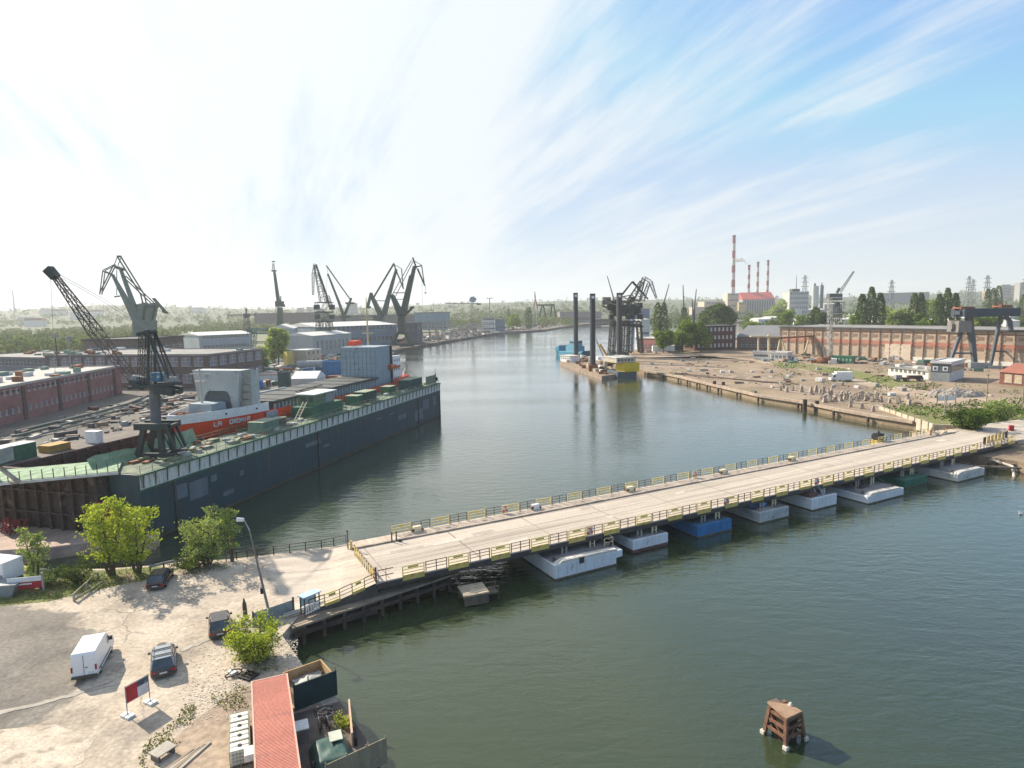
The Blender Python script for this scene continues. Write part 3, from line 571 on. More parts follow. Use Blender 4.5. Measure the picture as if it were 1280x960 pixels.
D4 = Vector(ap[4]); E5 = Vector(ap[5]); C3 = Vector(ap[3]); D_z = Vector((*P(402, 686, 2.3), 2.3))
fence_line('approach_railing', 'long brown railing on the far water side of the bridge approach', 'railing', [E5.lerp(D4, k/4) for k in range(5)]+[D4.lerp(C3, k/2) for k in range(1, 3)], rail_seg(True))
fence_line('quay_railing', 'pale grey pipe railing on the quay edge beside the willow like tree', 'railing', [(*P(a, b, GZ), GZ) for a, b in ((283, 702), (296, 700), (309, 698), (321, 696))], rail_seg(True))
def crash(t, p, q, i):
    mb = MB(); up = Vector((0, 0, 1)); mb.beam(p, p+up*.75, .12); mb.beam(p+up*.62, q+up*.62, .06, .3, 1); mb.beam(q, q+up*.75, .12); mb.build('guard_rail', [conc_d, M('galvanised', (.42, .42, .40), (.3, .29, .27), 1, .5)], t)
fence_line('crash_barrier', 'grey steel crash barrier on the quay edge behind the dark parked saloon', 'barrier', [(*P(a, b, GZ), GZ) for a, b in ((188, 715), (205, 711), (222, 707), (240, 704), (258, 701))], crash)
# timber fendering beside the approach
t = thing('timber_fender', 'dark timber fender walkway with pale pipes running below the bridge approach', 'fender walkway')
q0 = Vector((*P(366, 786, 1.7), 0)); q1 = Vector((*P(574, 716, 1.7), 0)); d = (q1-q0); nrm = Vector((-d.y, d.x, 0)).normalized()
mb = MB(); 
for k in range(4): mb.beam(q0+nrm*(.1+k*.42)+Vector((0, 0, 1.7)), q1+nrm*(.1+k*.42)+Vector((0, 0, 1.7)), .34, .18)
mb.build('walkway_planks', M('weathered_plank', (.36, .29, .21), (.2, .155, .11), .8, .9, stretch=(.6, .6, .6)), t)
mb = MB(); mb.beam(q0+Vector((0, 0, 1.0)), q1+Vector((0, 0, 1.0)), .3, .35); mb.beam(q0+nrm*1.9+Vector((0, 0, .5)), q1+nrm*1.9+Vector((0, 0, .5)), .3, .4); mb.build('waling', M('tarred_timber', (.05, .04, .035), (.1, .075, .055), .8, .85), t)
for k in (1.85, 2.25):
    mb = MB(); mb.tube(q0+nrm*k+Vector((0, 0, 2.2)), q1+nrm*k+Vector((0, 0, 2.2)), .1, n=8); mb.build('pipe', M('pipe_grey', (.5, .48, .44), (.38, .36, .33), 1, .6), t)
for i in range(9):
    c = q0.lerp(q1, .05+i*.11); mb = MB(); mb.tube(c+Vector((0, 0, -2.5)), c+Vector((0, 0, 1.6)), .2, n=8); mb.beam(c+Vector((0, 0, 1.45)), c+nrm*2.6+Vector((0, 0, 1.45)), .2); mb.tube(c+nrm*2.3+Vector((0, 0, -2)), c+nrm*2.3+Vector((0, 0, 2.15)), .12, n=8)
    if i % 2 == 0: mb.box(c.x-.2, c.x+.2, c.y-.35, c.y-.1, .8, 1.25)
    mb.build('pile', MATS['tarred_timber'], t)
# mooring platform at its end
cx, cy = P(592, 750, 0)
t = thing('mooring_platform', 'square timber topped mooring platform at the end of the fender walkway', 'mooring platform', (cx, cy, 0), R(20))
mb = MB()
for i in range(5): mb.box(-1.35, 1.35, -1.3+i*.53, -.82+i*.53, 1.05+.03*(i % 2), 1.2+.03*(i % 2))
mb.build('plank_top', M('platform_boards', (.52, .43, .30), (.34, .27, .19), 1.2, .85), t)
mb = MB(); mb.box(-1.25, 1.25, -1.25, 1.25, .55, 1.04); mb.box(-1.3, 1.3, -1.32, -1.2, .1, .6); mb.build('timber_frame', M('brown_frame', (.2, .15, .1), (.1, .08, .06), 1, .9), t)
for sx in (-1, 1):
    for sy in (-1, 1):
        mb = MB(); mb.tube((sx*1.1, sy*1.1, -2.5), (sx*1.1, sy*1.1, .55), .2); mb.build('pile', MATS['tarred_timber'], t)
mb = MB(); 
for y in (-.7, .5): mb.beam((1.35, y, .7), (2.5, y, .7), .08); mb.beam((2.5, y, 0), (2.5, y, 1.5), .08); mb.beam((1.35, y, 1.4), (2.5, y, 1.4), .07); mb.beam((1.4, y, .7), (1.4, y, 1.4), .06)
mb.box(1.4, 2.5, -.7, .5, .72, .76); mb.build('side_cage', MATS['brown_frame'], t)
mb = MB(); 
for y in (-.5, .3, 1): mb.beam((-1, y+1.2, 1.1), (-1.4, y+5.2, 1.9), .1)
mb.beam((.6, 1.2, 1.6), (.2, 5.0, 2.4), .08); mb.build('gangway', wood, t)
# dolphin alone in the river
cx, cy = P(980, 921, 0)
t = thing('mooring_dolphin', 'lone rusty brown timber mooring dolphin standing in the open river', 'dolphin', (cx, cy, 0), R(28)); t.scale = (.78, .78, .82)
dm = M('dolphin_rust', (.25, .125, .07), (.11, .06, .04), 1.2, .85, bump=.02); dt = M('dolphin_top', (.42, .27, .17), (.3, .19, .12), 1, .85)
cs = [(-1.05, -1.0), (1.05, -1.0), (1.15, 1.0), (-1.0, 1.05)]
for x, y in cs:
    mb = MB(); mb.beam((x*1.28, y*1.28, -1.5), (x*.86, y*.86, 2.5), .3, .3); mb.build('pile', dm, t)
    mb = MB(); mb.box(x*1.2-.2, x*1.2+.2, y*1.2-.2, y*1.2+.2, -.1, .3); mb.build('pile_sleeve', M('salt_white', (.66, .62, .54)), t)
mb = MB()
for z, k in ((2.25, .9), (1.55, .98), (.85, 1.06)):
    for i in range(4):
        a = cs[i]; b = cs[(i+1) % 4]; mb.beam((a[0]*k, a[1]*k, z), (b[0]*k, b[1]*k, z), .16, .24)
mb.beam((-.95, -1.05, .4), (.9, -1, 2.2), .12); mb.beam((-1.05, -.95, .5), (-.9, .95, 2.1), .14)
mb.build('brace', dm, t)
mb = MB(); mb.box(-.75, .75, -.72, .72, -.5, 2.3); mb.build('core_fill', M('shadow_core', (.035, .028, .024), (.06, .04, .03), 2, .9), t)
mb = MB()
for i, y in enumerate((.2, 0, .3)): mb.box(-.2+i*.42, .16+i*.42, -1.02, -.98, .55+.1*i, .75+.1*i)
for z in (.5, .95, 1.4, 1.85): mb.box(.45, .8, -1.08, -1.03, z, z+.12)
mb.build('rung', M('worn_tan', (.44, .32, .2)), t)
mb = MB(); mb.v = [(-1.05, -1.02, 2.42), (.95, -1.0, 2.42), (1.0, .2, 2.42), (.35, .5, 2.44), (.1, 1.05, 2.7), (-.95, 1.1, 2.72), (-1.05, -1.02, 2.6), (.95, -1.0, 2.58), (1.0, .2, 2.6), (.35, .5, 2.64), (.1, 1.05, 2.92), (-.95, 1.1, 2.94)]
mb.f = [(5, 4, 3, 2, 1, 0), (6, 7, 8, 9, 10, 11)]+[(i, (i+1) % 6, (i+1) % 6+6, i+6) for i in range(6)]; mb.m = [0]*8; mb.build('cap_plate', dt, t)
mb = MB(); mb.tube((.75, .05, 2.6), (.78, .05, 2.85), .18, .1, 8); mb.build('lamp_cap', M('lip_cream'), t)
# buoy-like gull on the water at the right edge
cx, cy = P(1276, 643, 0)
t = thing('seagull', 'white seagull floating on the river at the right edge', 'gull', (cx, cy, 0), R(200))
mb = MB(); mb.lathe([(.01, -.05), (.16, 0), (.2, .1), (.14, .2), (.02, .24)], n=10); body = mb
for i, v in enumerate(mb.v): mb.v[i] = (v[0]*2.0, v[1]*.8, v[2]+(.05 if v[0] > .1 else 0))
mb.tube((.25, 0, .15), (.36, 0, .36), .07, .05, 8); mb.lathe([(.01, 0), (.07, .04), (.07, .1), (.01, .15)], (.37, 0, .33), 8); mb.build('body', white, t, smooth=True)
mb = MB(); mb.tube((.43, 0, .40), (.53, 0, .38), .02, .005, 6); mb.build('beak', yel, t)
# debris and dolphin at the right bank below the bridge
t = thing('timber_wreckage', 'curved pale pipe and old timbers sliding off the right bank below the bridge', 'wreckage')
pts = [P(a, b, z) for a, b, z in ((1150, 568, 1), (1200, 566, 1.2), (1236, 575, 1.3), (1266, 583, 1.2), (1268, 598, -.2))]
mb = MB(); zz = (1.2, 1.4, 1.5, 1.2, -.4)
mb.path([(x, y, z) for (x, y), z in zip(pts, zz)], .22, 8); mb.build('bent_pipe', M('pipe_cream', (.62, .55, .46), (.4, .34, .28), 1, .7), t)
for i in range(16):
    a = random.uniform(1225, 1300); b = random.uniform(568, 585); z = random.uniform(.4, 1.3); x, y = P(a, b, z); g_ = random.uniform(-.35, .35)
    mb = MB(); Ln = random.uniform(2.5, 5); mb.beam((x-Ln*math.cos(g_)/2, y-Ln*math.sin(g_)/2, z), (x+Ln*math.cos(g_)/2, y+Ln*math.sin(g_)/2, z+random.uniform(-.3, .3)), .28); mb.build('timber', wood if i % 2 else conc_d, t)
for i in range(6):
    a = 1236+i*9; x, y = P(a, 586, 0); mb = MB(); mb.tube((x, y, -2), (x, y, 1.1), .25); mb.build('pile', MATS['tarred_timber'], t)
# ================================================================== near quay
def wheel(t, x, y, r=.33, w=.22):
    mb = MB(); mb.tube((x, y-w/2, r), (x, y+w/2, r), r, n=16); o = mb.build('wheel', blk, t)
    mb = MB(); mb.tube((x, y-w/2-.01, r), (x, y+w/2+.01, r), r*.6, n=12); mb.build('rim', M('alloy', (.45, .45, .46), metal=.6, rough=.35), o)
def car(name, label, cat, loc, head, paint, L_=4.4, Wd=1.78, Ht=1.48, hood=.28, rear=.12, cab0=.30, cab1=.94, roof=None, bars=False, fastback=False, cabin_top=(.42, .82)):
    """x forward; body lofted in cross sections so the sides lean in and the ends round off"""
    t = thing(name, label, cat, loc, math.pi/2-R(head))
    def loft(secs, prof, mi, mb):
        k = len(prof); b0 = len(mb.v)
        for (x, w, z0, z1) in secs:
            for (u_, v_) in prof: mb.v.append((x, u_*w/2, z0+(z1-z0)*v_))
        for i in range(len(secs)-1):
            for j in range(k):
                j2 = (j+1) % k; mb.f.append((b0+i*k+j, b0+i*k+j2, b0+(i+1)*k+j2, b0+(i+1)*k+j)); mb.m.append(mi)
        mb.f.append(tuple(b0+j for j in range(k-1, -1, -1))); mb.m.append(mi); e = b0+(len(secs)-1)*k; mb.f.append(tuple(e+j for j in range(k))); mb.m.append(mi)
    prof = [(-.94, 0), (-1, .3), (-.99, .75), (-.90, 1), (.90, 1), (.99, .75), (1, .3), (.94, 0)]
    h = L_/2; bz = .9*Ht/1.48; mb = MB()
    loft([(-h, Wd*.86, .34, bz*.88), (-h+.12, Wd*.95, .24, bz*(.97 if not fastback else .9)), (-h+.6, Wd, .2, bz*1.02), (-.2, Wd, .2, bz), (h-1.3, Wd, .2, bz*.97), (h-.35, Wd*.97, .2, bz*.84), (h-.08, Wd*.86, .26, bz*.7), (h, Wd*.78, .34, bz*.6)], prof, 0, mb)
    mb.build('body', paint, t, smooth=False, bevel=.03)
    rx0 = -h+L_*(1-cabin_top[1]); x0 = -h+L_*(1-cab1); x1 = h-L_*cab0; rx1 = h-L_*cabin_top[0]
    def cab(z0, z1, s0, s1, inset):
        a = [(x0+inset, -Wd*.44), (x1-inset, -Wd*.44), (x1-inset, Wd*.44), (x0+inset, Wd*.44)]; b = [(rx0, -Wd*.36), (rx1, -Wd*.36), (rx1, Wd*.36), (rx0, Wd*.36)]
        return [(x, y, z0) for x, y in a]+[(x, y, z1) for x, y in b]
    mb = MB(); mb.add(cab(bz-.03, Ht-.04, 0, 0, 0), [(0, 1, 5, 4), (1, 2, 6, 5), (2, 3, 7, 6), (3, 0, 4, 7), (4, 5, 6, 7)]); mb.build('windows', glass, t)
    mb = MB(); mb.box(rx0-.06, rx1+.05, -Wd*.37, Wd*.37, Ht-.05, Ht); 
    v = cab(bz-.02, Ht-.03, 0, 0, 0)
    for i, j in ((0, 4), (1, 5), (2, 6), (3, 7)): mb.beam(v[i], v[j], .09)
    for s_ in (-1, 1):
        mx_ = (x0+x1)/2-.1; mb.beam((mx_, s_*Wd*.445, bz), ((rx0+rx1)/2-.1, s_*Wd*.365, Ht-.04), .08)
    mb.build('roof', roof or paint, t, bevel=.03)
    for sx in (-h*.6, h*.62):
        for sy in (-1, 1): wheel(t, sx, sy*(Wd/2-.1))
    for sy in (-1, 1):
        mb = MB(); mb.box(-h-.015, -h+.12, sy*Wd*.38-.15, sy*Wd*.38+.15, bz*.62, bz*.8); mb.build('tail_light', M('tail_red', (.4, .02, .02), rough=.2, fine=0), t)
        mb = MB(); mb.box(h-.14, h+.01, sy*Wd*.30-.16, sy*Wd*.30+.16, bz*.5, bz*.62); mb.build('headlight', M('lamp_clear', (.75, .75, .75), rough=.1, fine=0), t)
        mb = MB(); mb.box(x1-.35, x1-.15, sy*(Wd/2+.09)-.1, sy*(Wd/2+.09)+.1, bz, bz+.15); mb.build('wing_mirror', dkst, t, bevel=.02)
        if bars: mb = MB(); mb.beam((rx0, sy*Wd*.34, Ht+.06), (rx1, sy*Wd*.34, Ht+.06), .05); mb.build('roof_rail', dkst, t)
    if bars:
        for xx in (rx0+.35, (rx0+rx1)/2+.3): mb = MB(); mb.box(xx, xx+.12, -Wd*.36, Wd*.36, Ht+.05, Ht+.11); mb.build('roof_bar', dkst, t)
    mb = MB(); mb.box(-h-.03, -h, -.26, .26, bz*.5, bz*.5+.13); mb.build('number_plate', M('plate_white', (.75, .75, .72)), t)
    mb = MB(); mb.box(-h-.05, -h+.2, -Wd*.42, Wd*.42, .28, .48); mb.build('bumper', dkst, t, bevel=.03)
    return t
def gp(a, b, z=GZ): x, y = P(a, b, z); return (x, y, z)
paint_m = M('dark_plum_paint', (.035, .022, .028), rough=.22, spec=.6, fine=0); paint_g = M('bronze_grey_paint', (.085, .075, .07), rough=.22, spec=.6, fine=0); paint_b = M('dark_blue_paint', (.03, .045, .065), rough=.22, spec=.6, fine=0); paint_s = M('silver_paint', (.42, .46, .50), rough=.25, metal=.4, fine=0); vanw = M('van_white', (.80, .80, .79), (.74, .74, .72), .6, .3, fine=.03)
car('parked_car', 'dark plum saloon car parked on the quay beside the tree clump', 'car', gp(201, 728), -15, paint_m, 4.5, 1.75, 1.42)
car('parked_car', 'bronze grey hatchback parked beside the dark post and the yellow green bush', 'car', gp(275, 786), -25.5, paint_g, 4.3, 1.8, 1.5, cab1=.97, cabin_top=(.42, .86))
car('parked_car', 'dark estate car with silver roof and roof bars parked right of the white van', 'car', gp(205, 832), -28, paint_b, 4.4, 1.8, 1.52, cab1=.98, cabin_top=(.4, .88), roof=paint_s, bars=True)
# van
def van():
    t = thing('delivery_van', 'long white windowless delivery van parked at the edge of the painted grey shadow', 'van', gp(118, 830), math.pi/2-R(-19)); t.scale = (.95, .9, .95)
    L_, Wd, Ht = 5.4, 2.0, 2.35; h = L_/2
    pr = [(-h, .45), (-h+.08, .3), (h-.35, .3), (h, .45), (h-.05, .95), (h-.75, 1.22), (h-1.55, 2.02), (h-2.0, Ht), (-h+.2, Ht), (-h+.06, Ht-.25)]
    mb = MB(); n = len(pr)
    for y, k in ((-Wd/2, .93), (-Wd/2, 1), (Wd/2, 1), (Wd/2, .93)): pass
    def sec(y, ins): return [(x, y*(1-(.09 if z > 1.3 else 0)*((z-1.3)/1.05 if z > 1.3 else 0)-ins), z) for x, z in pr]
    vs = sec(-Wd/2, 0)+sec(Wd/2, 0); mb.add(vs, [tuple(range(n)), tuple(range(2*n-1, n-1, -1))]+[(i, i+n, (i+1) % n+n, (i+1) % n) for i in range(n)]); mb.build('body', vanw, t, bevel=.07)
    mb = MB(); mb.add([(h-.74, -.85, 1.25), (h-.74, .85, 1.25), (h-1.5, .8, 2.03), (h-1.5, -.8, 2.03)], [(0, 1, 2, 3)])
    for i, v in enumerate(mb.v): mb.v[i] = (v[0]+.02, v[1], v[2]+.015)
    mb.build('windscreen', glass, t)
    for s_ in (-1, 1):
        mb = MB(); ys = s_*(Wd/2-.02); mb.add([(h-1.15, ys*1.005, 1.3), (h-2.0, ys*1.005, 1.3), (h-2.0, ys*.965, 1.95), (h-1.55, ys*.965, 1.95)], [(0, 1, 2, 3) if s_ < 0 else (3, 2, 1, 0)]); mb.build('door_window', glass, t)
        mb = MB(); mb.box(h-1.2, h-1.0, ys+s_*.03-.14, ys+s_*.03+.14, 1.25, 1.6); mb.build('wing_mirror', dkst, t, bevel=.03)
        mb = MB(); mb.box(-h-.02, -h+.07, s_*.9-.07, s_*.9+.07, .85, 1.3); mb.build('tail_light', MATS['tail_red'], t)
        mb = MB(); mb.box(-h+.5, h-1.2, ys-.02*s_, ys+.03*s_, .55, .68); mb.build('side_moulding', dkst, t)
        for x in (-h+1.0, h-.95): wheel(t, x, s_*(Wd/2-.12), .34)
    mb = MB(); mb.box(-h-.012, -h+.02, -.012, .012, .5, 2.2); mb.box(-h-.03, -h, -.3, -.1, 1.12, 1.18); mb.build('rear_door_seam', dkst, t)
    mb = MB(); mb.box(-h-.12, -h+.05, -.98, .98, .3, .52); mb.build('rear_bumper', dkst, t, bevel=.03)
    mb = MB(); mb.box(-h-.025, -h, -.75, -.3, .62, .75); mb.build('number_plate', MATS['plate_white'], t)
van()
# freestanding banner frame
t = thing('banner_frame', 'freestanding red, white and dark blue banner frame on two weighted feet', 'banner', gp(174, 887), R(64))
for s_ in (-1, 1):
    mb = MB(); mb.tube((s_*.85, 0, 0), (s_*.85, 0, 2.25), .035); mb.build('pole', tank, t); mb = MB(); mb.box(s_*.85-.28, s_*.85+.28, -.45, -.1, 0, .16); mb.box(s_*.85-.28, s_*.85+.28, .08, .42, 0, .16); mb.build('foot_weight', white, t)
mb = MB(); mb.tube((-.85, 0, 2.2), (.85, 0, 2.2), .03); mb.tube((-.85, 0, .95), (.85, 0, .95), .02); mb.build('cross_bar', tank, t)
mb = MB(); mb.box(-.82, 0, -.012, .012, .98, 2.15); mb.build('red_sheet', M('banner_red', (.42, .03, .04), (.32, .02, .03), 1, .7), t); mb = MB(); mb.box(.002, .82, -.012, .012, .98, 1.7); mb.build('white_sheet', M('banner_white', (.62, .64, .66)), t); mb = MB(); mb.box(.002, .82, -.012, .012, 1.702, 2.15); mb.build('blue_sheet', M('banner_blue', (.04, .06, .11), (.3, .32, .36), 2, .7, thr=(.55, .6)), t)
# container with ribbed red roof
ch = math.atan2(33.41-42.7, -13.6+17.55)      # along the container
t = thing('shipping_container', 'long shipping container with a ribbed salmon red roof beside the water tanks', 'container', (-17.56, 42.56, GZ), ch)
cr_ = M('salmon_roof', (.58, .235, .165), (.48, .185, .13), .5, .6, stretch=(1, .3, 1), grime=(.33, .15, .12), gsc=.35, gthr=(.54, .7))
mb = MB(); mb.box(0, 12.2, -1.2, 1.2, .1, 2.42); mb.build('container_body', M('brown_container', (.2, .1, .075), (.14, .07, .055), .6, .7), t)
mb = MB(); n = 92
for i in range(n): 
    x = .1+i*12.0/n; mb.box(x, x+.075, -1.12, 1.12, 2.42, 2.475)
mb.box(0.08, 12.1, -1.12, 1.12, 2.42, 2.44); mb.build('ribbed_roof', cr_, t)
mb = MB(); mb.box(0, 12.2, -1.22, -1.12, 2.42, 2.5); mb.box(0, 12.2, 1.12, 1.22, 2.42, 2.5); mb.box(0, .1, -1.12, 1.12, 2.42, 2.5); mb.box(12.1, 12.2, -1.12, 1.12, 2.42, 2.5); mb.build('top_rail', M('rail_pink', (.60, .36, .28), (.5, .3, .24), 1, .7), t)
mb = MB()
for i in range(40): mb.box(.2+i*.3, .35+i*.3, -1.23, -1.2, .2, 2.3); mb.box(.2+i*.3, .35+i*.3, 1.2, 1.23, .2, 2.3)
mb.build('side_corrugation', MATS['brown_container'], t)
cc, cs_ = math.cos(ch), math.sin(ch)
def CW(x, y, z=GZ): return (-17.56+x*cc-y*cs_, 42.56+x*cs_+y*cc, z)
# water tanks in cages
for i in range(4):
    t = thing('water_tank', ['farthest', 'second farthest', 'second nearest', 'nearest'][i]+' of the four caged white water tanks standing in a row', 'water tank', CW(1.65+i*1.06, -2.05), ch, 'caged white water tanks beside the container')
    mb = MB(); mb.box(-.45, .45, -.55, .55, .16, 1.13); mb.build('plastic_tank', M('tank_plastic', (.80, .79, .74), (.7, .69, .6), 1, .4), t, bevel=.06)
    mb = MB(); mb.tube((0, 0, 1.13), (0, 0, 1.18), .13, n=12); mb.build('cap', blk, t)
    mb = MB()
    for k in range(7):
        x = -.5+k*1.0/6; y = -.6+k*1.2/6
        for s_ in (-1, 1): mb.box(x-.013, x+.013, s_*.6-.013, s_*.6+.013, .14, 1.16); mb.box(s_*.5-.013, s_*.5+.013, y-.013, y+.013, .14, 1.16)
    for z in (.2, .43, .66, .9, 1.15):
        for s_ in (-1, 1): mb.box(-.5, .5, s_*.6-.015, s_*.6+.015, z-.015, z+.015); mb.box(s_*.5-.015, s_*.5+.015, -.6, .6, z-.015, z+.015)
    mb.box(-.02, .02, -.6, .6, 1.15, 1.17); mb.build('cage', M('cage_green', (.28, .31, .22), (.36, .38, .3), 2, .5), t)
    mb = MB(); mb.box(-.5, .5, -.6, -.42, 0, .13); mb.box(-.5, .5, -.09, .09, 0, .13); mb.box(-.5, .5, .42, .6, 0, .13); mb.build('pallet', wood, t)
# white boxes leaning on container sides
t = thing('white_box', 'small white box unit on the left side of the container', 'box', CW(6.5, -1.42), ch); mb = MB(); mb.box(-.45, .45, -.35, .35, 1.3, 1.75); mb.build('casing', white, t, bevel=.03); mb = MB(); mb.box(-.4, .4, .2, .36, 0, 1.3); mb.build('bracket', tank, t)
t = thing('white_table', 'small white topped table on the right side of the container', 'table', CW(3.9, 1.75), ch); mb = MB(); mb.box(-.55, .55, -.42, .42, .78, .84); mb.build('table_top', white, t)
for sx in (-1, 1):
    for sy in (-1, 1): mb = MB(); mb.box(sx*.48-.03, sx*.48+.03, sy*.36-.03, sy*.36+.03, 0, .78); mb.build('leg', tank, t)
# timber enclosure with dark green cloth, beside the container
g0 = Vector(gp(358, 849, 2.0)); 
e_ = thing('timber_enclosure', 'open topped plywood bin with a dark green cloth wall on the quay corner', 'enclosure', CW(-.2, 1.3), ch+R(14))
mb = MB(); mb.box(-1.5, -1.42, 0, 2.9, 0, 1.7); mb.box(-1.42, .9, 2.82, 2.9, 0, 1.7); mb.build('plywood_wall', wood_l, e_)
mb = MB(); mb.box(1.0, 1.1, -.05, 3.1, -.0, 1.9); mb.build('cloth_wall', M('dark_green_cloth', (.018, .05, .05), (.012, .035, .036), .8, .8), e_)
mb = MB(); 
for y in (0, 1.0, 2.0, 3.0): mb.box(.94, 1.0, y, y+.08, 0, 2.2)
mb.build('stud', wood, e_)
mb = MB(); mb.box(-1.4, .9, .1, 2.8, .02, .9); mb.build('plywood_floor', M('old_board', (.2, .13, .08), (.14, .09, .06), 1, .9), e_)
sheet_ = MB(); nn = 8
for i in range(nn+1):
    for j in range(nn+1): sheet_.v.append((-1.2+2*i/nn, .5+2.1*j/nn, 1.05+.35*math.exp(-((i-4)**2+(j-4)**2)/7)+random.uniform(-.06, .06)))
for i in range(nn):
    for j in range(nn): sheet_.f.append((i*(nn+1)+j, (i+1)*(nn+1)+j, (i+1)*(nn+1)+j+1, i*(nn+1)+j+1)); sheet_.m.append(0)
o = sheet_.build('tarpaulin', M('grey_tarp', (.25, .25, .24), (.36, .36, .34), 1.2, .6)); o.location = e_.location; o.rotation_euler = e_.rotation_euler; tag(o, 'crumpled grey tarpaulin inside the plywood bin', 'tarpaulin')
# floor of the fenced corner
sheet('paving', [CW(1.2, 1.3)[:2], CW(1.0, 4.6)[:2], CW(6, 5.6)[:2], CW(12.2, 6.2)[:2], CW(12.2, 1.3)[:2]], GZ+.002, GZ+.02, M('dark_paving', (.13, .11, .095), (.09, .075, .065), 1, .95, grime=(.24, .2, .16), gsc=.3))
# scrap heap of bicycles
for i in range(6):
    x, y, z = CW(2.7+.45*(i % 3)+.3*random.random(), 2.75+.6*(i//3)+.3*random.random(), GZ+.03)
    t = thing('bicycle', ['one of the dark bicycles heaped between the container and the quay edge'][0], 'bicycle', (x, y, z), ch+R(random.uniform(-25, 25)), 'dark bicycles heaped beside the container'); t.rotation_euler[0] = R(random.uniform(-30, 30))
    for xx in (-.5, .5):
        mb = MB(); n = 14
        for k in range(n):
            a0 = 2*math.pi*k/n; a1 = 2*math.pi*(k+1)/n; mb.tube((xx+.32*math.cos(a0), 0, .34+.32*math.sin(a0)), (xx+.32*math.cos(a1), 0, .34+.32*math.sin(a1)), .025, n=4)
        for k in range(6): a0 = math.pi*k/6; mb.tube((xx+.32*math.cos(a0), 0, .34+.32*math.sin(a0)), (xx-.32*math.cos(a0), 0, .34-.32*math.sin(a0)), .006, n=3)
        mb.build('wheel', blk, t)
    mb = MB()
    for p_, q_ in (((-.5, .34), (-.12, .3)), ((-.5, .34), (-.2, .8)), ((-.12, .3), (-.22, .92)), ((-.12, .3), (.36, .82)), ((-.2, .8), (.36, .85)), ((.5, .34), (.34, .95))): mb.tube((p_[0], 0, p_[1]), (q_[0], 0, q_[1]), .022, n=5)
    mb.build('frame', [dkst, rusto, tank][i % 3], t); mb = MB(); mb.box(-.34, -.1, -.07, .07, .92, .98); mb.build('saddle', blk, t); mb = MB(); mb.tube((.3, -.27, 1.0), (.3, .27, 1.0), .018, n=5); mb.build('handlebar', tank, t)
# raw plank wall piece
t = thing('plank_screen', 'narrow raw timber screen standing on the quay beside the bicycles', 'screen', CW(3.0, 5.0), ch+R(-6)); mb = MB(); mb.box(-.4, 3.4, -.06, .06, 0, 1.0); mb.build('board', M('pinkish_board', (.56, .38, .28), (.44, .3, .22), 1, .85), t); mb = MB(); mb.box(2.2, 3.4, .08, .3, 0, .55); mb.build('foot', blk, t)
# machine under green tarpaulin
t = thing('covered_machine', 'machine under a dark green tarpaulin with a pale board on top, near the quay edge', 'covered machine', CW(7.2, 3.2), ch)
mb = MB(); nn = 14
for i in range(nn+1):
    for j in range(nn+1):
        u_ = i/nn*2-1; v_ = j/nn*2-1; r_ = max(abs(u_), abs(v_)); z = .95-.85*max(0, r_-.7)/.3+.12*math.sin(u_*6)*math.cos(v_*5)*(1-r_)+random.uniform(-.03, .03); s_ = 1+.08*max(0, r_-.6)
        mb.v.append((u_*1.6*s_, v_*1.2*s_, max(.02, z)))
for i in range(nn):
    for j in range(nn): mb.f.append((i*(nn+1)+j, (i+1)*(nn+1)+j, (i+1)*(nn+1)+j+1, i*(nn+1)+j+1)); mb.m.append(0)
mb.build('tarpaulin', M('green_tarp', (.03, .075, .065), (.05, .11, .09), 1.2, .55), t, smooth=True)
mb = MB(); mb.box(-1.3, -.3, 0, .8, 1.08, 1.14); mb.build('pale_board', M('pale_board_m', (.5, .52, .42)), t); mb = MB(); mb.tube((.7, -1.25, .45), (.7, -1.05, .45), .38, n=14); mb.build('spare_wheel', blk, t)
# bottom fence with timber boards
t = thing('board_fence', 'olive grey board fence crossing the bottom right corner of the quay', 'fence', CW(9.7, 2.6), ch+math.pi/2+R(14)); mb = MB(); mb.box(0, 3.9, -.03, .03, 0, 1.7); mb.build('board_panel', M('olive_board', (.27, .24, .16), (.2, .18, .12), 1, .9, stretch=(4, 1, .3)), t)
for k in range(4): mb = MB(); mb.box(k*1.28, k*1.28+.07, .03, .1, 0, 1.78); mb.build('post', wood, t)
# black pallet and scrap by the bush
t = thing('black_pallet', 'black plastic pallet lying on the rubble behind the container', 'pallet', gp(311, 846), R(-25))
mb = MB()
for k in range(4): mb.box(-.6, .6, -.5+k*.3, -.36+k*.3, .1, .16)
for k in (-1, 0, 1): mb.box(k*.5-.06, k*.5+.06, -.5, .54, 0, .1)
mb.build('slats', blk, t)
t = thing('scrap_coil', 'coil of black hose and white scrap left of the black pallet', 'scrap', gp(291, 845), R(30)); mb = MB()
for k in range(16):
    a0 = k*.5; a1 = a0+.5; r0 = .45+.02*k; mb.tube((r0*math.cos(a0), r0*.6*math.sin(a0), .06+.015*k), (r0*math.cos(a1), r0*.6*math.sin(a1), .06+.015*k), .05, n=6)
mb.build('hose', blk, t); mb = MB(); mb.obox(.1, 0, .2, .6, .25, .12, .5); mb.obox(-.2, .2, .3, .3, .2, .1, 1.2); mb.build('white_scrap', white, t)
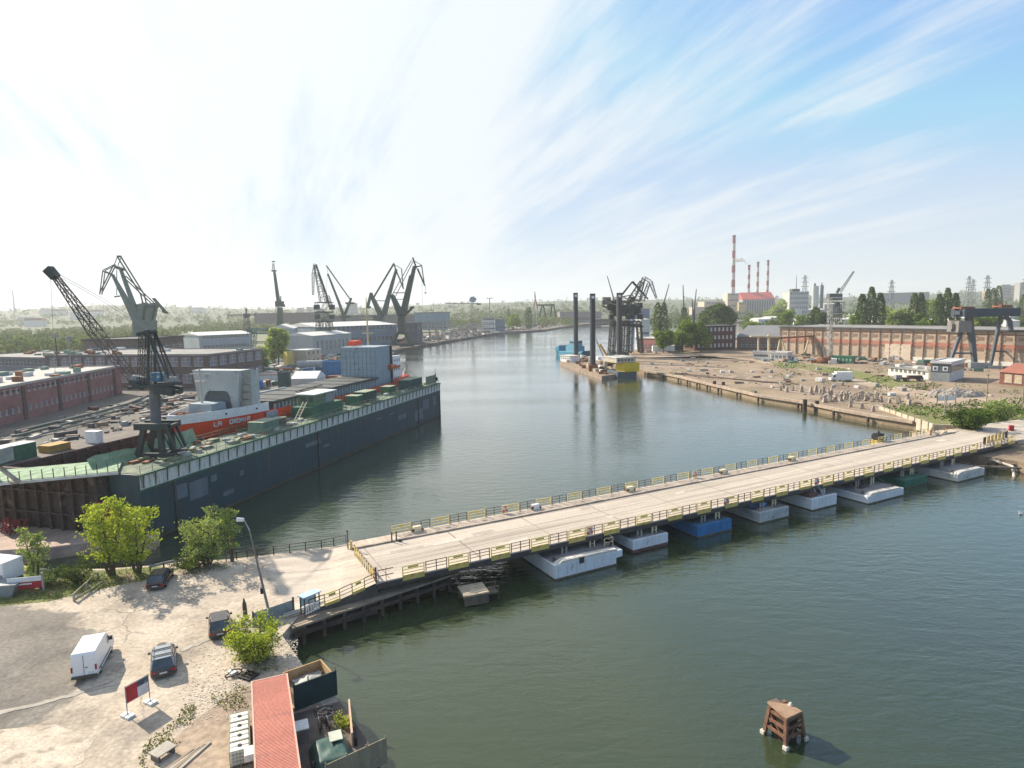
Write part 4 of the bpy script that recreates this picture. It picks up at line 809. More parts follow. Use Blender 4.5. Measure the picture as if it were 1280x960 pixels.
# low table and planks in the weeds at the bottom
t = thing('low_bench', 'low pale concrete slab bench in the weeds at the bottom edge', 'bench', gp(204, 945), R(62)); mb = MB(); mb.box(-.65, .65, -.5, .5, .42, .5); mb.build('slab_top', conc, t)
for s_ in (-1, 1): mb = MB(); mb.box(s_*.5-.07, s_*.5+.07, -.4, .4, 0, .42); mb.build('leg', conc_d, t)
for i in range(4):
    o = MB(); o.box(-1.6, 1.6, -.11, .11, 0, .1); q_ = o.build('old_plank', [wood, conc][i % 2]); q_.location = gp(214+i*8.5, 958-i*3); q_.rotation_euler = (0, 0, R(64+3*i)); tag(q_, ['leftmost', 'second', 'third', 'rightmost'][i]+' of the four weathered planks lying right of the slab bench', 'plank', 'weathered planks beside the slab bench')
# dark post, lamp post, information board, corrugated screen
t = thing('mooring_post', 'thick dark weathered wooden post standing alone beside the bronze grey car', 'post', gp(307.5, 775)); mb = MB(); mb.tube((0, 0, 0), (-.05, 0, 1.5), .2, .19, 9); mb.tube((-.05, 0, 1.5), (-.07, 0, 2.1), .19, .05, 9); mb.build('shaft', M('old_post', (.13, .10, .08), (.08, .06, .05), 2, .95), t)
b_ = Vector(gp(337, 768)); tp = AT(310, 655, b_.y+1.5); t = thing('street_lamp', 'tall leaning street lamp post with a white head beside the bridge approach', 'street lamp', b_)
mb = MB(); mb.tube((0, 0, 0), (tp-b_)*.93, .13, .07, 10); mb.build('pole', M('lamp_concrete', (.2, .185, .17), (.14, .13, .12), 1, .9), t)
hd_ = (tp-b_); mb = MB(); mb.tube(hd_*.93, hd_*1.03+Vector((-.3, 0, .15)), .055, .045, 8); mb.build('arm', M('galvanised'), t)
mb = MB(); e1 = hd_*1.03+Vector((-.3, 0, .15)); mb.tube(e1, e1+Vector((-.6, -.25, .12)), .16, .2, 10); mb.build('lamp_head', white, t, bevel=.03); mb = MB(); k_ = hd_*.27; mb.box(k_.x-.28, k_.x-.06, k_.y-.14, k_.y+.12, k_.z-.35, k_.z+.2); mb.build('switch_box', blk, t)
t = thing('corrugated_screen', 'blue grey corrugated metal screen at the quay end of the approach railing', 'screen', gp(317, 783), math.radians(43)); mb = MB()
for k in range(30): mb.box(k*.125, k*.125+.07, -.03+.03*(k % 2), .0+.03*(k % 2), 0, 1.25)
mb.box(0, 3.75, -.012, .012, 0.02, 1.23); mb.build('corrugated_sheet', M('screen_grey', (.27, .32, .33), (.2, .24, .25), 1, .6), t); mb = MB(); mb.box(3.7, 3.85, -.08, .08, 0, 1.5); mb.box(-.05, .08, -.08, .08, 0, 1.4); mb.build('post', dkst, t)
t = thing('notice_hut', 'small pale blue roofed notice stand with white slats at the approach railing', 'notice stand', gp(388, 765), R(52)); mb = MB(); mb.box(-.95, .95, -.5, .5, 1.75, 1.86); mb.build('roof', bluew, t); mb = MB(); mb.box(-.75, .75, .3, .36, .7, 1.75); mb.build('panel', bluew, t)
mb = MB()
for k in range(6): mb.box(-.75+k*.28, -.65+k*.28, -.4, -.34, .1, .95)
mb.box(-.8, .8, -.42, -.36, .85, .95); mb.box(-.8, .8, -.42, -.36, .2, .3); mb.build('slatted_front', white, t)
for s_ in (-1, 1): mb = MB(); mb.box(s_*.8-.05, s_*.8+.05, .25, .35, 0, 1.75); mb.box(s_*.8-.04, s_*.8+.04, -.4, -.3, 0, 1.75); mb.build('post', dkst, t)
# timber barrier rails on the left
t = thing('log_barrier', 'pair of long pale poles laid as a low barrier beside the grass bank', 'barrier', gp(92, 752)); p_ = Vector(gp(92, 752)); 
for k, (a, b, z, r_) in enumerate(((124, 722, .75, .07), (128, 731, .3, .12))): q_ = Vector(gp(a, b))-p_; mb = MB(); mb.tube((0+k*.3, -.2*k, z), (q_.x, q_.y, z), r_, n=7); mb.build('pole', [M('pale_pole', (.5, .48, .26), (.38, .35, .2), 1, .8), M('green_pole', (.3, .32, .15), (.2, .2, .1), 1, .8)][k], t)
for k in (.02, .5, .97): q_ = (Vector(gp(124, 724))-p_)*k; mb = MB(); mb.box(q_.x-.08, q_.x+.08, q_.y-.08, q_.y+.08, 0, .8); mb.build('post', conc, t)
# truck at the left edge, banner on posts, dumped things
t = thing('box_truck', 'white box truck cut off by the left edge beside the trees', 'truck', (-55.6, 65.2, GZ), R(-14)); t.scale = (.9, .85, .8); mb = MB(); mb.box(-4.2, 3.4, -1.3, 1.3, 1.15, 3.7); mb.build('box_body', vanw, t, bevel=.04); mb = MB(); mb.box(-4.2, 3.4, -1.1, 1.1, .65, 1.1); mb.build('chassis', dkst, t)
for x in (-2.8, 2.0):
    for s_ in (-1, 1): wheel(t, x, s_*1.1, .5, .3)
mb = MB(); mb.box(2.6, 3.3, -1.32, -1.3, 1.5, 2.1); mb.build('side_hatch', tank, t)
t = thing('roadside_banner', 'red and white banner strung between two grey posts on the grass bank', 'banner', gp(33, 742), R(12)); mb = MB(); mb.box(-1.6, 1.5, -.02, .02, .5, 1.25); mb.build('red_cloth', MATS['banner_red'], t); mb = MB(); mb.box(-1.6, 1.5, -.02, .02, 1.252, 1.75); mb.build('white_cloth', white, t)
mb = MB(); mb.box(-1.1, .6, -.028, -.022, .95, 1.1); mb.build('white_lettering_strip', white, t)
for x in (-3.8, 1.6): mb = MB(); mb.box(x-.09, x+.09, -.09, .09, 0, 2.1); mb.build('post', conc, t)
t = thing('scrap_bin', 'pale metal skip beside the banner at the left edge', 'skip', gp(4, 744), R(10)); mb = MB(); mb.extr([(-1.6, 0), (1.2, 0), (1.7, 1.3), (-2, 1.3)], -.9, .9); mb.build('bin_body', tank, t, bevel=.03); mb = MB(); mb.box(-2.05, 1.75, -.95, -.88, 1.25, 1.38); mb.box(-2.05, 1.75, .88, .95, 1.25, 1.38); mb.build('rim', M('galvanised'), t)
# ------------------------------------------------------------------ trees near
def tree(name, label, cat, loc, h, r, n_stems, n_leaf, leaf, lm, seed, low=.25, group=None, lean=0, droop=0, spread=.45, bark=None):
    rg = np.random.default_rng(seed); t = thing(name, label, cat, loc, 0, group); mb = MB(); pts = []; sz = []
    for s_ in range(n_stems):
        a = 2*math.pi*(s_+rg.uniform(0, .7))/n_stems; bx, by = (.25*math.cos(a)*n_stems*.3, .25*math.sin(a)*n_stems*.3) if n_stems > 1 else (0, 0)
        tx = bx+math.cos(a)*r*spread*rg.uniform(.6, 1.1); ty = by+math.sin(a)*r*spread*rg.uniform(.6, 1.1); th = h*rg.uniform(.8, 1)
        p = Vector((bx, by, 0)); steps = 9; prev = p; R0 = .05+h*.014
        for k in range(1, steps+1):
            f = k/steps; q = Vector((bx+(tx-bx)*f**1.3+rg.normal()*.06*h*.2, by+(ty-by)*f**1.3+rg.normal()*.06*h*.2, th*f)); mb.tube(prev, q, R0*(1-.85*(k-1)/steps), R0*(1-.85*f), 6, caps=False)
            if f > low:
                nb = 4
                for _ in range(nb):
                    az = rg.uniform(0, 2*math.pi); up = rg.uniform(.1, .9)-droop; ln = r*rg.uniform(.45, 1.0)*(1.08-f*.72)*(.55+.45*(f > low+.12)); dv = Vector((math.cos(az), math.sin(az), up)).normalized(); e = q+dv*ln
                    mb.tube(q, e, .02+.028*(1-f), .01, 4, caps=False)
                    m = max(6, int(n_leaf/(n_stems*steps*(1-low)*nb)))
                    tt = rg.uniform(.25, 1.08, m)**.8; sp = .16+.16*ln*(1.15-tt)
                    base = np.outer(1-tt, q)+np.outer(tt, e); base += rg.normal(size=(m, 3))*sp[:, None]*np.array([1, 1, .7]); base[:, 2] -= droop*.5*tt*ln*.5
                    pts.append(base); sz += list(rg.uniform(.7, 1.15, m)*leaf)
            prev = q
    mb.build('trunk', bark or M('bark', (.13, .10, .07), (.08, .06, .045), 3, .95), t)
    p_ = np.concatenate(pts); p_[:, 2] = np.maximum(p_[:, 2], .15); quads('crown', p_, np.array(sz), lm, t, seed=seed, aspect=.55)
    return t
lf1 = leafmat('spring_leaves', (.19, .27, .045), (.50, .57, .12), (.34, .43, .07), .42, .5); lf2 = leafmat('willow_leaves', (.17, .24, .085), (.38, .46, .19), (.26, .34, .125), .38, .5); lf3 = leafmat('dark_leaves', (.035, .07, .018), (.12, .19, .04), (.07, .12, .028), .35, .4)
tree('leafy_tree', 'tall bright yellow green tree, left stem of the clump behind the dark plum car', 'tree', gp(140, 719), 9.2, 3.4, 3, 3700, .165, lf1, 11, .12)
tree('leafy_tree', 'bright yellow green tree, right stem of the clump behind the dark plum car', 'tree', gp(172, 716), 8.0, 3.3, 3, 3500, .165, lf1, 12, .12)
tree('leafy_tree', 'rounded sage green tree on the quay edge left of the leaning lamp', 'tree', gp(259, 706), 5.6, 3.0, 5, 3900, .15, lf2, 13, .1, spread=.6)
tree('leafy_tree', 'small thin sage tree touching the rounded tree on its right side', 'tree', gp(291, 702), 5.8, 1.8, 2, 1500, .14, lf2, 14, .3, droop=.2)
tree('leafy_tree', 'small slim tree with sparse leaves beside the white truck', 'tree', gp(46, 722), 5.4, 1.9, 2, 1300, .15, lf2, 15, .2)
tree('leafy_bush', 'dense bright yellow green bush on the rubble beside the bronze grey car', 'bush', gp(318, 824), 2.9, 1.75, 9, 5200, .12, lf1, 16, .05, spread=.8)
tree('leafy_bush', 'round green bush in front of the banner on the grass bank', 'bush', gp(58, 733), 1.6, 1.5, 5, 900, .12, lf2, 17, .05, spread=.7)
tree('leafy_bush', 'low olive bush at the foot of the yellow green trees', 'bush', gp(96, 728), 2.0, 2.0, 5, 1200, .12, lf3, 18, .05, spread=.8)
tree('leafy_bush', 'low green bush at the foot of the rounded sage tree', 'bush', gp(240, 712), 1.2, 1.8, 5, 700, .12, lf3, 19, .05, spread=.9)
tree('leafy_bush', 'tiny yellow green shrub growing out of the quay wall at the water edge', 'bush', (*P(430, 918, 1.2), 1.0), 1.4, .6, 3, 260, .11, lf1, 20, .05)
# weeds as ground cover
rg = np.random.default_rng(31); W_ = []
def weeds(poly, n, hh):
    pl = [P(a, b, GZ) for a, b in poly]; xs = [p[0] for p in pl]; ys = [p[1] for p in pl]; c = 0
    while c < n:
        x = rg.uniform(min(xs), max(xs)); y = rg.uniform(min(ys), max(ys)); ins = False
        for i in range(len(pl)):
            (x1, y1), (x2, y2) = pl[i], pl[i-1]
            if (y1 > y) != (y2 > y) and x < (x2-x1)*(y-y1)/(y2-y1)+x1: ins = not ins
        if ins:
            c += 1; nz = math.sin(x*1.7+y)*math.cos(y*1.3-x*.6)
            if nz > -.3: W_.append((x, y, GZ+rg.uniform(0, hh)))
weeds([(172, 950), (185, 925), (215, 905), (235, 880), (250, 885), (228, 925), (205, 945), (200, 960), (180, 965)], 900, .22); weeds([(262, 875), (285, 855), (312, 862), (312, 885), (280, 890)], 420, .3)
weeds([(0, 757), (0, 728), (60, 722), (130, 722), (215, 712), (200, 724), (130, 738), (60, 752)], 2600, .35); weeds([(60, 720), (130, 716), (200, 712), (200, 722), (90, 735)], 900, .8); weeds([(235, 712), (290, 703), (285, 712), (240, 720)], 400, .3); weeds([(288, 830), (345, 818), (350, 840), (300, 848)], 500, .3)
tag(quads('ground_weeds', W_, .075, leafmat('weed_leaves', (.07, .10, .03), (.22, .24, .08), (.13, .16, .045), .3, 1.2), seed=9), 'weeds and tufts of grass growing through the quay paving', 'weeds', kind='stuff')
# loose rubble
mb = MB(); rr_ = random.Random(4)
for _ in range(1500):
    a, b = rr_.choice([(rr_.uniform(235, 312), rr_.uniform(800, 880)), (rr_.uniform(225, 300), rr_.uniform(850, 900)), (rr_.uniform(340, 372), rr_.uniform(800, 835))])
    x, y = P(a, b, GZ); s_ = rr_.uniform(.02, .13)**1.1; mb.obox(x, y, GZ-.01, s_, s_*rr_.uniform(.5, 1), s_*.5, rr_.uniform(0, 3))
tag(mb.build('rubble', M('rubble_pale', (.62, .55, .45), (.42, .36, .3), 3, .95)), 'small pale rubble scattered around the bush and container', 'rubble', kind='stuff')
# ================================================================== floating dock
DA = math.atan2(.9613, .2756); F0 = (-20.5, 180.5)
def DW(a, b, z=0): return (F0[0]+a*.2756-b*.9613, F0[1]+a*.9613+b*.2756, z)
dk = thing('floating_dock', 'long dark teal floating dock with a rust streaked white band, cradling the red ship', 'floating dock', DW(0, 0), DA)
def clad(mb, a0, a1, b0, b1, z0, z1): mb.box(a0, a1, b0, b1, z0, z1)
mb = MB(); mb.box(-103, 0, 0, 8, -1.5, 9.3); mb.box(-103.6, -103, -.3, 4, -1.5, 3.0); mb.build('near_wing', dockblue, dk, bevel=.08)
mb = MB(); mb.box(-103, -2, 23, 30, 1, 9.3); mb.build('far_wing', rust, dk)
mb = MB(); mb.box(-103, -.5, 8.0, 23, -1.5, 1.5); mb.build('dock_floor', conc_d, dk)
mb = MB(); mb.box(-102.8, -.2, .1, 7.9, 9.3, 9.36); mb.build('near_deck', decktop, dk); mb = MB(); mb.box(-102.8, -2.2, 23.1, 29.9, 9.3, 9.36); mb.build('far_deck', M('far_deck_steel', (.13, .105, .09), (.08, .07, .065), .4, .85, grime=(.2, .16, .12), gsc=.3), dk)
mb = MB(); mb.box(-102.9, -.1, -.04, 0, 7.25, 9.1); mb.build('white_band', dockwhite, dk)
mb = MB()
mb.beam((.08, -.06, 7.4), (.08, -.22, 9.1), .12)
o = mb.build('bracket', M('bracket_rust', (.2, .17, .13), (.11, .08, .06), 1, .8), dk); o.location = (-102.5, 0, 0); rep(o, [(-102.5+i*2, 0, 0) for i in range(1, 52)])
mb = MB(); mb.box(-103.1, 0, -.36, .05, 9.12, 9.34); mb.box(-103, 0, -.12, 0, 7.0, 7.26); mb.build('green_rubbing_beam', dockgreen, dk)
mb = MB()
for a, w, z0, z1 in ((-97.6, 2.6, 4.2, 6.2), (-94.6, 3.6, 3.3, 6.0), (-90.3, 1.2, 4.9, 5.9), (-84, .9, 4.2, 5.0), (-88, 2.4, 2.0, 2.7), (-66, 5, 4.8, 5.6), (-60, 2, 3.6, 4.1), (-38, 2.4, 5.2, 5.5), (-32, 3, 5.3, 5.6), (-17.5, 5.2, 1.2, 4.0), (-12, 3.6, 3.4, 6.0), (-5.2, 2.0, 3.6, 6.0), (-27, 4.5, 3.2, 4.4)):
    mb = MB(); mb.box(a, a+w, -.012, 0, z0, z1); mb.build('paint_patch', M('patch_blue_grey', (.13, .17, .19), (.09, .12, .14), .5, .6), dk)
mb = MB(); [mb.box(a, a+.05, -.01, 0, .5, 7.0) for a in range(-100, 0, 6)]; [mb.box(-103, 0, -.009, 0, z, z+.04) for z in (2.3, 4.7)]; mb.build('plate_seam', M('seam_dark', (.02, .035, .04), (.05, .05, .045), 1, .7), dk)
mb = MB(); mb.box(-103, 0, -.014, 0, -.5, .5); mb.build('waterline_slime', M('slime', (.04, .045, .035), (.1, .085, .06), .4, .8), dk)
for a in (-97.5, -62, -15.5, -.8): mb = MB(); mb.box(a, a+.35, -.2, 0, .3, 7.2); mb.build('fender_post', dkst, dk)
# deck railings
mb = MB()
for y in (.1, 7.85):
    for i in range(52): mb.box(-102.6+i*2, -102.54+i*2, y, y+.06, 9.36, 10.4)
    for z in (9.85, 10.35): mb.box(-102.6, -.2, y, y+.05, z, z+.05)
mb.build('deck_railing', M('rail_green', (.17, .24, .15), (.3, .3, .2), .6, .7), dk)
mb = MB()
for i in range(48): mb.box(-101+i*2.05, -100.75+i*2.05, 22.7, 23, 1.6, 9.2)
for z in (3.5, 6.2, 8.4): mb.box(-102, -3, 22.75, 23, z, z+.2)
mb.build('far_wing_ribs', rust, dk)
# outer slipway deck at the near end, with the green clad gangway over it
mb = MB(); mb.prism([(-103, 36), (-103, -2.5), (-105.8, -3.2), (-107, 4), (-112.5, 10), (-117, 24), (-119, 36)], -.8, 1.4); mb.build('apron', M('apron_deck', (.48, .36, .29), (.32, .24, .2), .25, .9, grime=(.5, .4, .34), gsc=.35, gthr=(.55, .62)), dk)
gw = thing('gangway_deck', 'broad gangway deck draped in pale green mesh at the near end of the dock', 'gangway', DW(-103, 4), DA)
mb = MB(); mb.prism([(-7.8, 9.5), (-.2, -.9), (5, 3.9), (3, 8), (-2.5, 15), (-7, 25), (-13.5, 33), (-16, 34)], 9.45, 9.75); mb.build('mesh_cover', gnet, gw)
mb = MB(); mb.beam((-8, 9.6, 9.5), (-.2, -1, 9.5), .25, .35); mb.beam((-8, 9.6, 9.5), (-16.2, 34, 9.5), .25, .35); mb.build('edge_beam', M('edge_white', (.62, .62, .56)), gw)
mb = MB()
for k in range(12): p_ = Vector((-.2, -1, 0)).lerp(Vector((-8, 9.6, 0)), k/11); mb.box(p_.x-.04, p_.x+.04, p_.y-.04, p_.y+.04, 9.5, 10.9)
mb.build('stanchion', dkst, gw)
mb = MB(); mb.box(-1.0, -.2, 1.0, 24, 1.4, 9.4)
for i in range(11): mb.box(-1.5, -1.0, 1.5+i*2.1, 1.8+i*2.1, 1.4, 9.2)
for z in (3.5, 6.5): mb.box(-1.4, -1, 1, 24, z, z+.25)
mb.build('end_bulkhead', M('sooty_brown', (.09, .065, .055), (.05, .04, .037), .4, .9, grime=(.17, .12, .1), gsc=.4, gthr=(.55, .65)), gw)
ns = MB(); n = 13
for i in range(n+1):
    x = -103+1.45*i; w = .5*math.sin(i*.9)+.3*math.sin(i*2.1); ns.v += [(x, 7.5+.2*w, 9.4), (x, 8.4+.3*w, 11.0+.8*math.exp(-((i-13)/7)**2)+.35*w)]
for i in range(n): ns.f.append((2*i, 2*i+2, 2*i+3, 2*i+1)); ns.m.append(0)
o = ns.build('mesh_screen', gnet); o.location = DW(0, 0); o.rotation_euler = (0, 0, DA); tag(o, 'sagging pale green mesh screen along the inner edge of the near dock wall', 'screen')
so_ = o.modifiers.new('thick', 'SOLIDIFY'); so_.thickness = .05
for (a, b, lab, s_, n_, base) in ((-104.6, 3.2, 'red lattice scaffold against the near dark end of the dock', 2.2, 14, 2.4), (-106.5, 19, 'heap of red steel stands on the brown apron at the left edge', 3.4, 16, 1.4)):
    t = thing('red_scaffold', lab, 'scaffold', DW(a, b), DA); rq_ = random.Random(int(b)); mb = MB()
    for k in range(n_):
        x, y = rq_.uniform(-s_*.4, s_*.4), rq_.uniform(-s_*.6, s_*.6); x2, y2 = x+rq_.uniform(-1, 1), y+rq_.uniform(-1, 1); mb.beam((x, y, base), (x2, y2, base+rq_.uniform(1.5, 4.2 if b < 5 else 2)), .14)
    for z in ((1.2, 2.4, 3.6) if b < 5 else (.6, 1.4)):
        mb.beam((-s_*.4, -s_*.6, base+z), (s_*.4, s_*.6, base+z), .16); mb.beam((-s_*.4, s_*.6, base+z), (s_*.4, -s_*.6, base+z), .12)
    mb.build('lattice', M('scaffold_red', (.33, .05, .05), (.2, .04, .04), 1, .7), t)
# small dark workboat between dock and bank
cx, cy = P(118, 662, .6); t = thing('work_raft', 'dark work raft with a black shed moored between the dock and the bank', 'raft', (cx, cy, 0), R(12))
mb = MB(); mb.extr([(-6.5, -.4), (6, -.4), (7, .9), (-6.9, .9)], -2, 2); mb.build('hull', M('raft_hull', (.12, .10, .08), (.07, .06, .05), 1, .9), t); mb = MB(); mb.box(-4.5, 5.8, -1.8, 1.8, .9, 1.0); mb.build('deck', sand, t)
mb = MB(); mb.extr([(1.0, 1), (4.6, 1), (4.4, 2.6), (2.0, 3.0)], -1.5, 1.5); mb.build('shed', M('shed_black', (.03, .035, .045)), t)
mb = MB(); rq_ = random.Random(2)
for k in range(10): mb.obox(rq_.uniform(-4, .8), rq_.uniform(-1.3, 1.3), 1, rq_.uniform(.4, 1.2), rq_.uniform(.3, .7), rq_.uniform(.2, .6), rq_.uniform(0, 3))
mb.build('deck_gear', dkst, t)
# cabins and boxes on the near wing
t = thing('dock_control_cabin', 'green dock control cabin with a flat white roof on the near wall', 'cabin', DW(-55, 4.2, 9.36), DA)
mb = MB(); mb.box(-5.2, 6.2, -2.2, 2.4, 0, 2.1); mb.build('lower_deckhouse', dockgreen, t); mb = MB(); mb.box(-3.2, 3.8, -1.6, 2.2, 2.1, 4.3); mb.build('cabin_wall', [M('cabin_green', (.14, .24, .12), (.1, .18, .09), .8, .7), tank], t)
mb = MB(); mb.box(.8, 3.82, -1.63, 2.22, 2.3, 4.1); mb.build('grey_panels', tank, t)
mb = MB(); mb.box(-3.7, 4.4, -2.0, 2.6, 4.3, 4.5); mb.build('roof', white, t); mb = MB(); mb.box(-3.22, -3.2, -1.2, -.3, 2.9, 3.8); mb.build('window', glass, t)
for w_ in ((-3.22, -3.2, .4, 1.5), (-2.4, -1.6, -1.62, -1.6), (-.9, -.1, -1.62, -1.6)): mb = MB(); mb.box(*w_, 2.9, 3.8); mb.build('window', glass, t)
mb = MB(); 
for s_ in (0, .8): mb.beam((-8.2, -1+s_, .1), (-5, -1+s_, 3.2), .12)
for k in range(7): mb.beam((-8.2+.46*k, -1, .1+.44*k), (-8.2+.46*k, -.2, .1+.44*k), .1)
mb.build('stair', M('stair_cream', (.66, .55, .42)), t)
for (a, b, lx, ly, h, m_, lab) in ((-73.5, 3, 4.6, 3, 1.9, M('box_sage', (.17, .26, .2), (.13, .2, .15)), 'sage green deck box left of the dock control cabin'), (-68, 4, 2.2, 2, 1.4, M('box_brown', (.16, .12, .1)), 'brown machinery box on the dock wall below the ship name'),
        (-42, 3.2, 2.6, 3, 2.0, dockgreen, 'square dark green deck box right of the control cabin'), (-36.6, 3.4, 5.2, 3, 2.3, M('box_darkgreen', (.035, .1, .075), (.03, .075, .06)), 'long dark green deck container in the middle of the dock wall'),
        (-25, 3.4, 3.4, 2.6, 2.0, M('box_green', (.06, .16, .08), (.05, .12, .06)), 'mid green deck box near the ship stern'), (-12.5, 3.2, 8.4, 3, 2.5, M('box_teal', (.06, .11, .1), (.05, .09, .08)), 'grey green container near the far end of the dock wall')):
    t = thing('deck_box', lab, 'deck box', DW(a, b, 9.36), DA); mb = MB(); mb.box(-lx/2, lx/2, -ly/2, ly/2, 0, h); mb.build('body', m_, t, bevel=.05)
    mb = MB(); 
    for k in range(int(lx/.6)): mb.box(-lx/2+.3+k*.6, -lx/2+.38+k*.6, -ly/2-.04, -ly/2, .1, h-.1)
    mb.build('rib', m_, t); mb = MB(); mb.box(-lx/2-.05, lx/2+.05, -ly/2-.05, ly/2+.05, h, h+.07); mb.build('lid', M('lid_pale', (.3, .34, .24), (.22, .26, .18)), t)
t = thing('mesh_fence', 'pale green mesh panel fence at the far end of the dock wall', 'fence', DW(-7.5, .9, 9.36), DA); mb = MB(); mb.box(0, 7, -.03, .03, .1, 2.4); mb.build('mesh_panel', M('mesh_sage', (.24, .29, .2), (.18, .22, .16), 2, .8), t); mb = MB()
for k in range(5): mb.box(k*1.75-.05, k*1.75+.05, -.06, .06, 0, 2.6)
mb.build('post', dockgreen, t)
t = thing('signal_mast', 'thin dark signal mast with a lamp at the far corner of the dock', 'mast', DW(-.7, 1, 9.36), DA); mb = MB(); mb.tube((0, 0, 0), (0, 0, 4.2), .08); mb.tube((0, 0, 1.4), (-.2, -.8, 1.4), .06); mb.build('pole', dkst, t); mb = MB(); mb.box(-.3, .3, -.6, .1, .6, 1.6); mb.build('lamp_box', blk, t)
mb = MB(); rq_ = random.Random(5)
for k in range(170):
    a = rq_.uniform(-99, -4); b = rq_.uniform(1, 7.2); s_ = rq_.uniform(.2, .8); mb.obox(a, b, 9.36, s_*rq_.uniform(1, 3), s_, s_*rq_.uniform(.3, 1.0), rq_.uniform(-.4, .4), rq_.randrange(4))
o = mb.build('deck_clutter', [M('clutter_olive', (.2, .23, .12)), rusto, tank, M('clutter_white', (.6, .6, .52))]); o.location = DW(0, 0); o.rotation_euler = (0, 0, DA); tag(o, 'loose planks, crates and gear strewn along the dock wall top', 'deck gear', kind='stuff')
# bits on the far wing
for i, (a, b, lx, h, m_, lab, cat) in enumerate(((-99.5, 26, 4.6, 2.2, dockgreen, 'green container with a pale roof on the rusty far dock wall', 'container'), (-93.5, 26, 3.4, 1.0, M('ochre', (.45, .27, .07), (.3, .18, .06)), 'ochre steel box right of the green container on the far wall', 'box'), (-87.5, 25, 1.2, 1.9, white, 'white upright locker on the far dock wall beside the crane', 'locker'))):
    t = thing('wall_box', lab, cat, DW(a, b, 9.36), DA); mb = MB(); mb.box(-lx/2, lx/2, -1.2, 1.2, 0, h); mb.build('body', m_, t, bevel=.04); mb = MB(); mb.box(-lx/2-.06, lx/2+.06, -1.26, 1.26, h, h+.08); mb.build('lid', [roofw, m_, white][i], t)
# ------------------------------------------------------------------ ship
sh = thing('cargo_ship', 'red hulled cargo ship with a white bow, ribbed hatch coamings and grey bridge front, docked', 'ship', DW(2.5, 15.2), DA)
def hullsec(a):
    """half beam, keel z, deck z at station a"""
    t_ = (a+84)/84; f = min(1, max(0, (a+84)/20)); bm = 6.6*math.sin(f*math.pi/2)**.65; g = max(0, (a+12)/12); bm *= 1-.28*g*g
    return bm, 2.3+3.5*max(0, 1-f*2.2)**2+2.8*max(0, g)**1.5, (12.0 if a < -67 else 9.8)
st = [-83.6, -82.8, -81.5, -79.5, -77, -74, -70.5, -67.01, -66.8, -60, -50, -40, -30, -20, -12, -8, -4, -1]
mb = MB(); rows_ = []
for a in st:
    bm, kz, dz = hullsec(a); rk = (1-min(1, (a+84)/14)) if a < -70 else 0
    row = []
    for u_ in (0, .15, .45, .8, 1.0):
        w = bm*(.25+.75*min(1, (u_*2.2))) if u_ > 0 else bm*.12
        if a < -70: w *= (.55+.45*u_); 
        row.append((a+(rk*3.0*(1-u_)), w, kz+(dz-kz)*u_))
    rows_.append(row)
k = 5
for s_ in (-1, 1):
    o_ = len(mb.v)
    for row in rows_: mb.v += [(x, s_*w, z) for x, w, z in row]
    for i in range(len(st)-1):
        for j in range(k-1):
            q_ = (o_+i*k+j, o_+(i+1)*k+j, o_+(i+1)*k+j+1, o_+i*k+j+1); mb.f.append(q_ if s_ < 0 else q_[::-1]); mb.m.append(0)
N_ = len(st)*k
for i in range(len(st)-1): mb.f.append((i*k+k-1, (i+1)*k+k-1, N_+(i+1)*k+k-1, N_+i*k+k-1)); mb.m.append(1); mb.f.append((i*k, N_+i*k, N_+(i+1)*k, (i+1)*k)); mb.m.append(0)
for i in (0, len(st)-1): mb.f.append(tuple(i*k+j for j in range(k))+tuple(N_+i*k+j for j in range(k-1, -1, -1))); mb.m.append(0)
mb.build('hull', [shipred, M('ship_deck', (.2, .07, .05), (.13, .07, .06), .5, .8)], sh)
def bulw(a0, a1, zb, zt, mat, name, off=.03, step=1.2, th=.14):
    mb = MB(); a = a0; L1 = []
    while a < a1: L1.append(a); a += step
    L1.append(a1)
    for s_ in (-1, 1):
        o_ = len(mb.v)
        for a in L1:
            bm = hullsec(max(a, -83.6))[0]+off; bm2 = max(.02, bm-th)
            for w, z in ((bm, zb), (bm+.12 if a < -67 else bm, zt), (bm2+.12 if a < -67 else bm2, zt), (bm2, zb)): mb.v.append((a, s_*w, z))
        for i in range(len(L1)-1):
            for j in range(4): j2 = (j+1) % 4; q_ = (o_+i*4+j, o_+(i+1)*4+j, o_+(i+1)*4+j2, o_+i*4+j2); mb.f.append(q_ if s_ > 0 else q_[::-1]); mb.m.append(0)
    if a0 < -80: mb.box(-83.9, -83.5, -hullsec(-83.6)[0]-.2, hullsec(-83.6)[0]+.2, zb, zt)
    mb.build(name, mat, sh)
bulw(-83.8, -66.8, 11.5, 13.1, shipwhite, 'bow_bulwark'); bulw(-66.8, -60, 9.6, 11.4, shipred, 'side_bulwark'); bulw(-60, -1, 9.6, 10.7, shipred, 'side_bulwark'); bulw(-14, -1, 10.7, 11.5, shipred, 'stern_bulwark')
mb = MB(); mb.box(-1.15, -.95, -4.4, 4.4, 9.6, 11.4); mb.build('transom_bulwark', shipred, sh)
mb = MB(); mb.box(-64, -21, -5.1, 5.1, 9.8, 12.5); mb.build('hatch_coaming', M('coaming_dark', (.07, .10, .11), (.05, .075, .085), .6, .7), sh)
mb = MB()
for i in range(36):
    for s_ in (-1, 1): a = -63.6+i*1.19; mb.extr([(a, 9.8), (a+.42, 9.8), (a+.42, 12.3), (a, 12.3)], s_*5.1 if s_ > 0 else -5.55, 5.55 if s_ > 0 else -5.1)
mb.build('coaming_stay', M('stay_pale', (.40, .46, .47), (.3, .36, .37), .8, .65), sh)
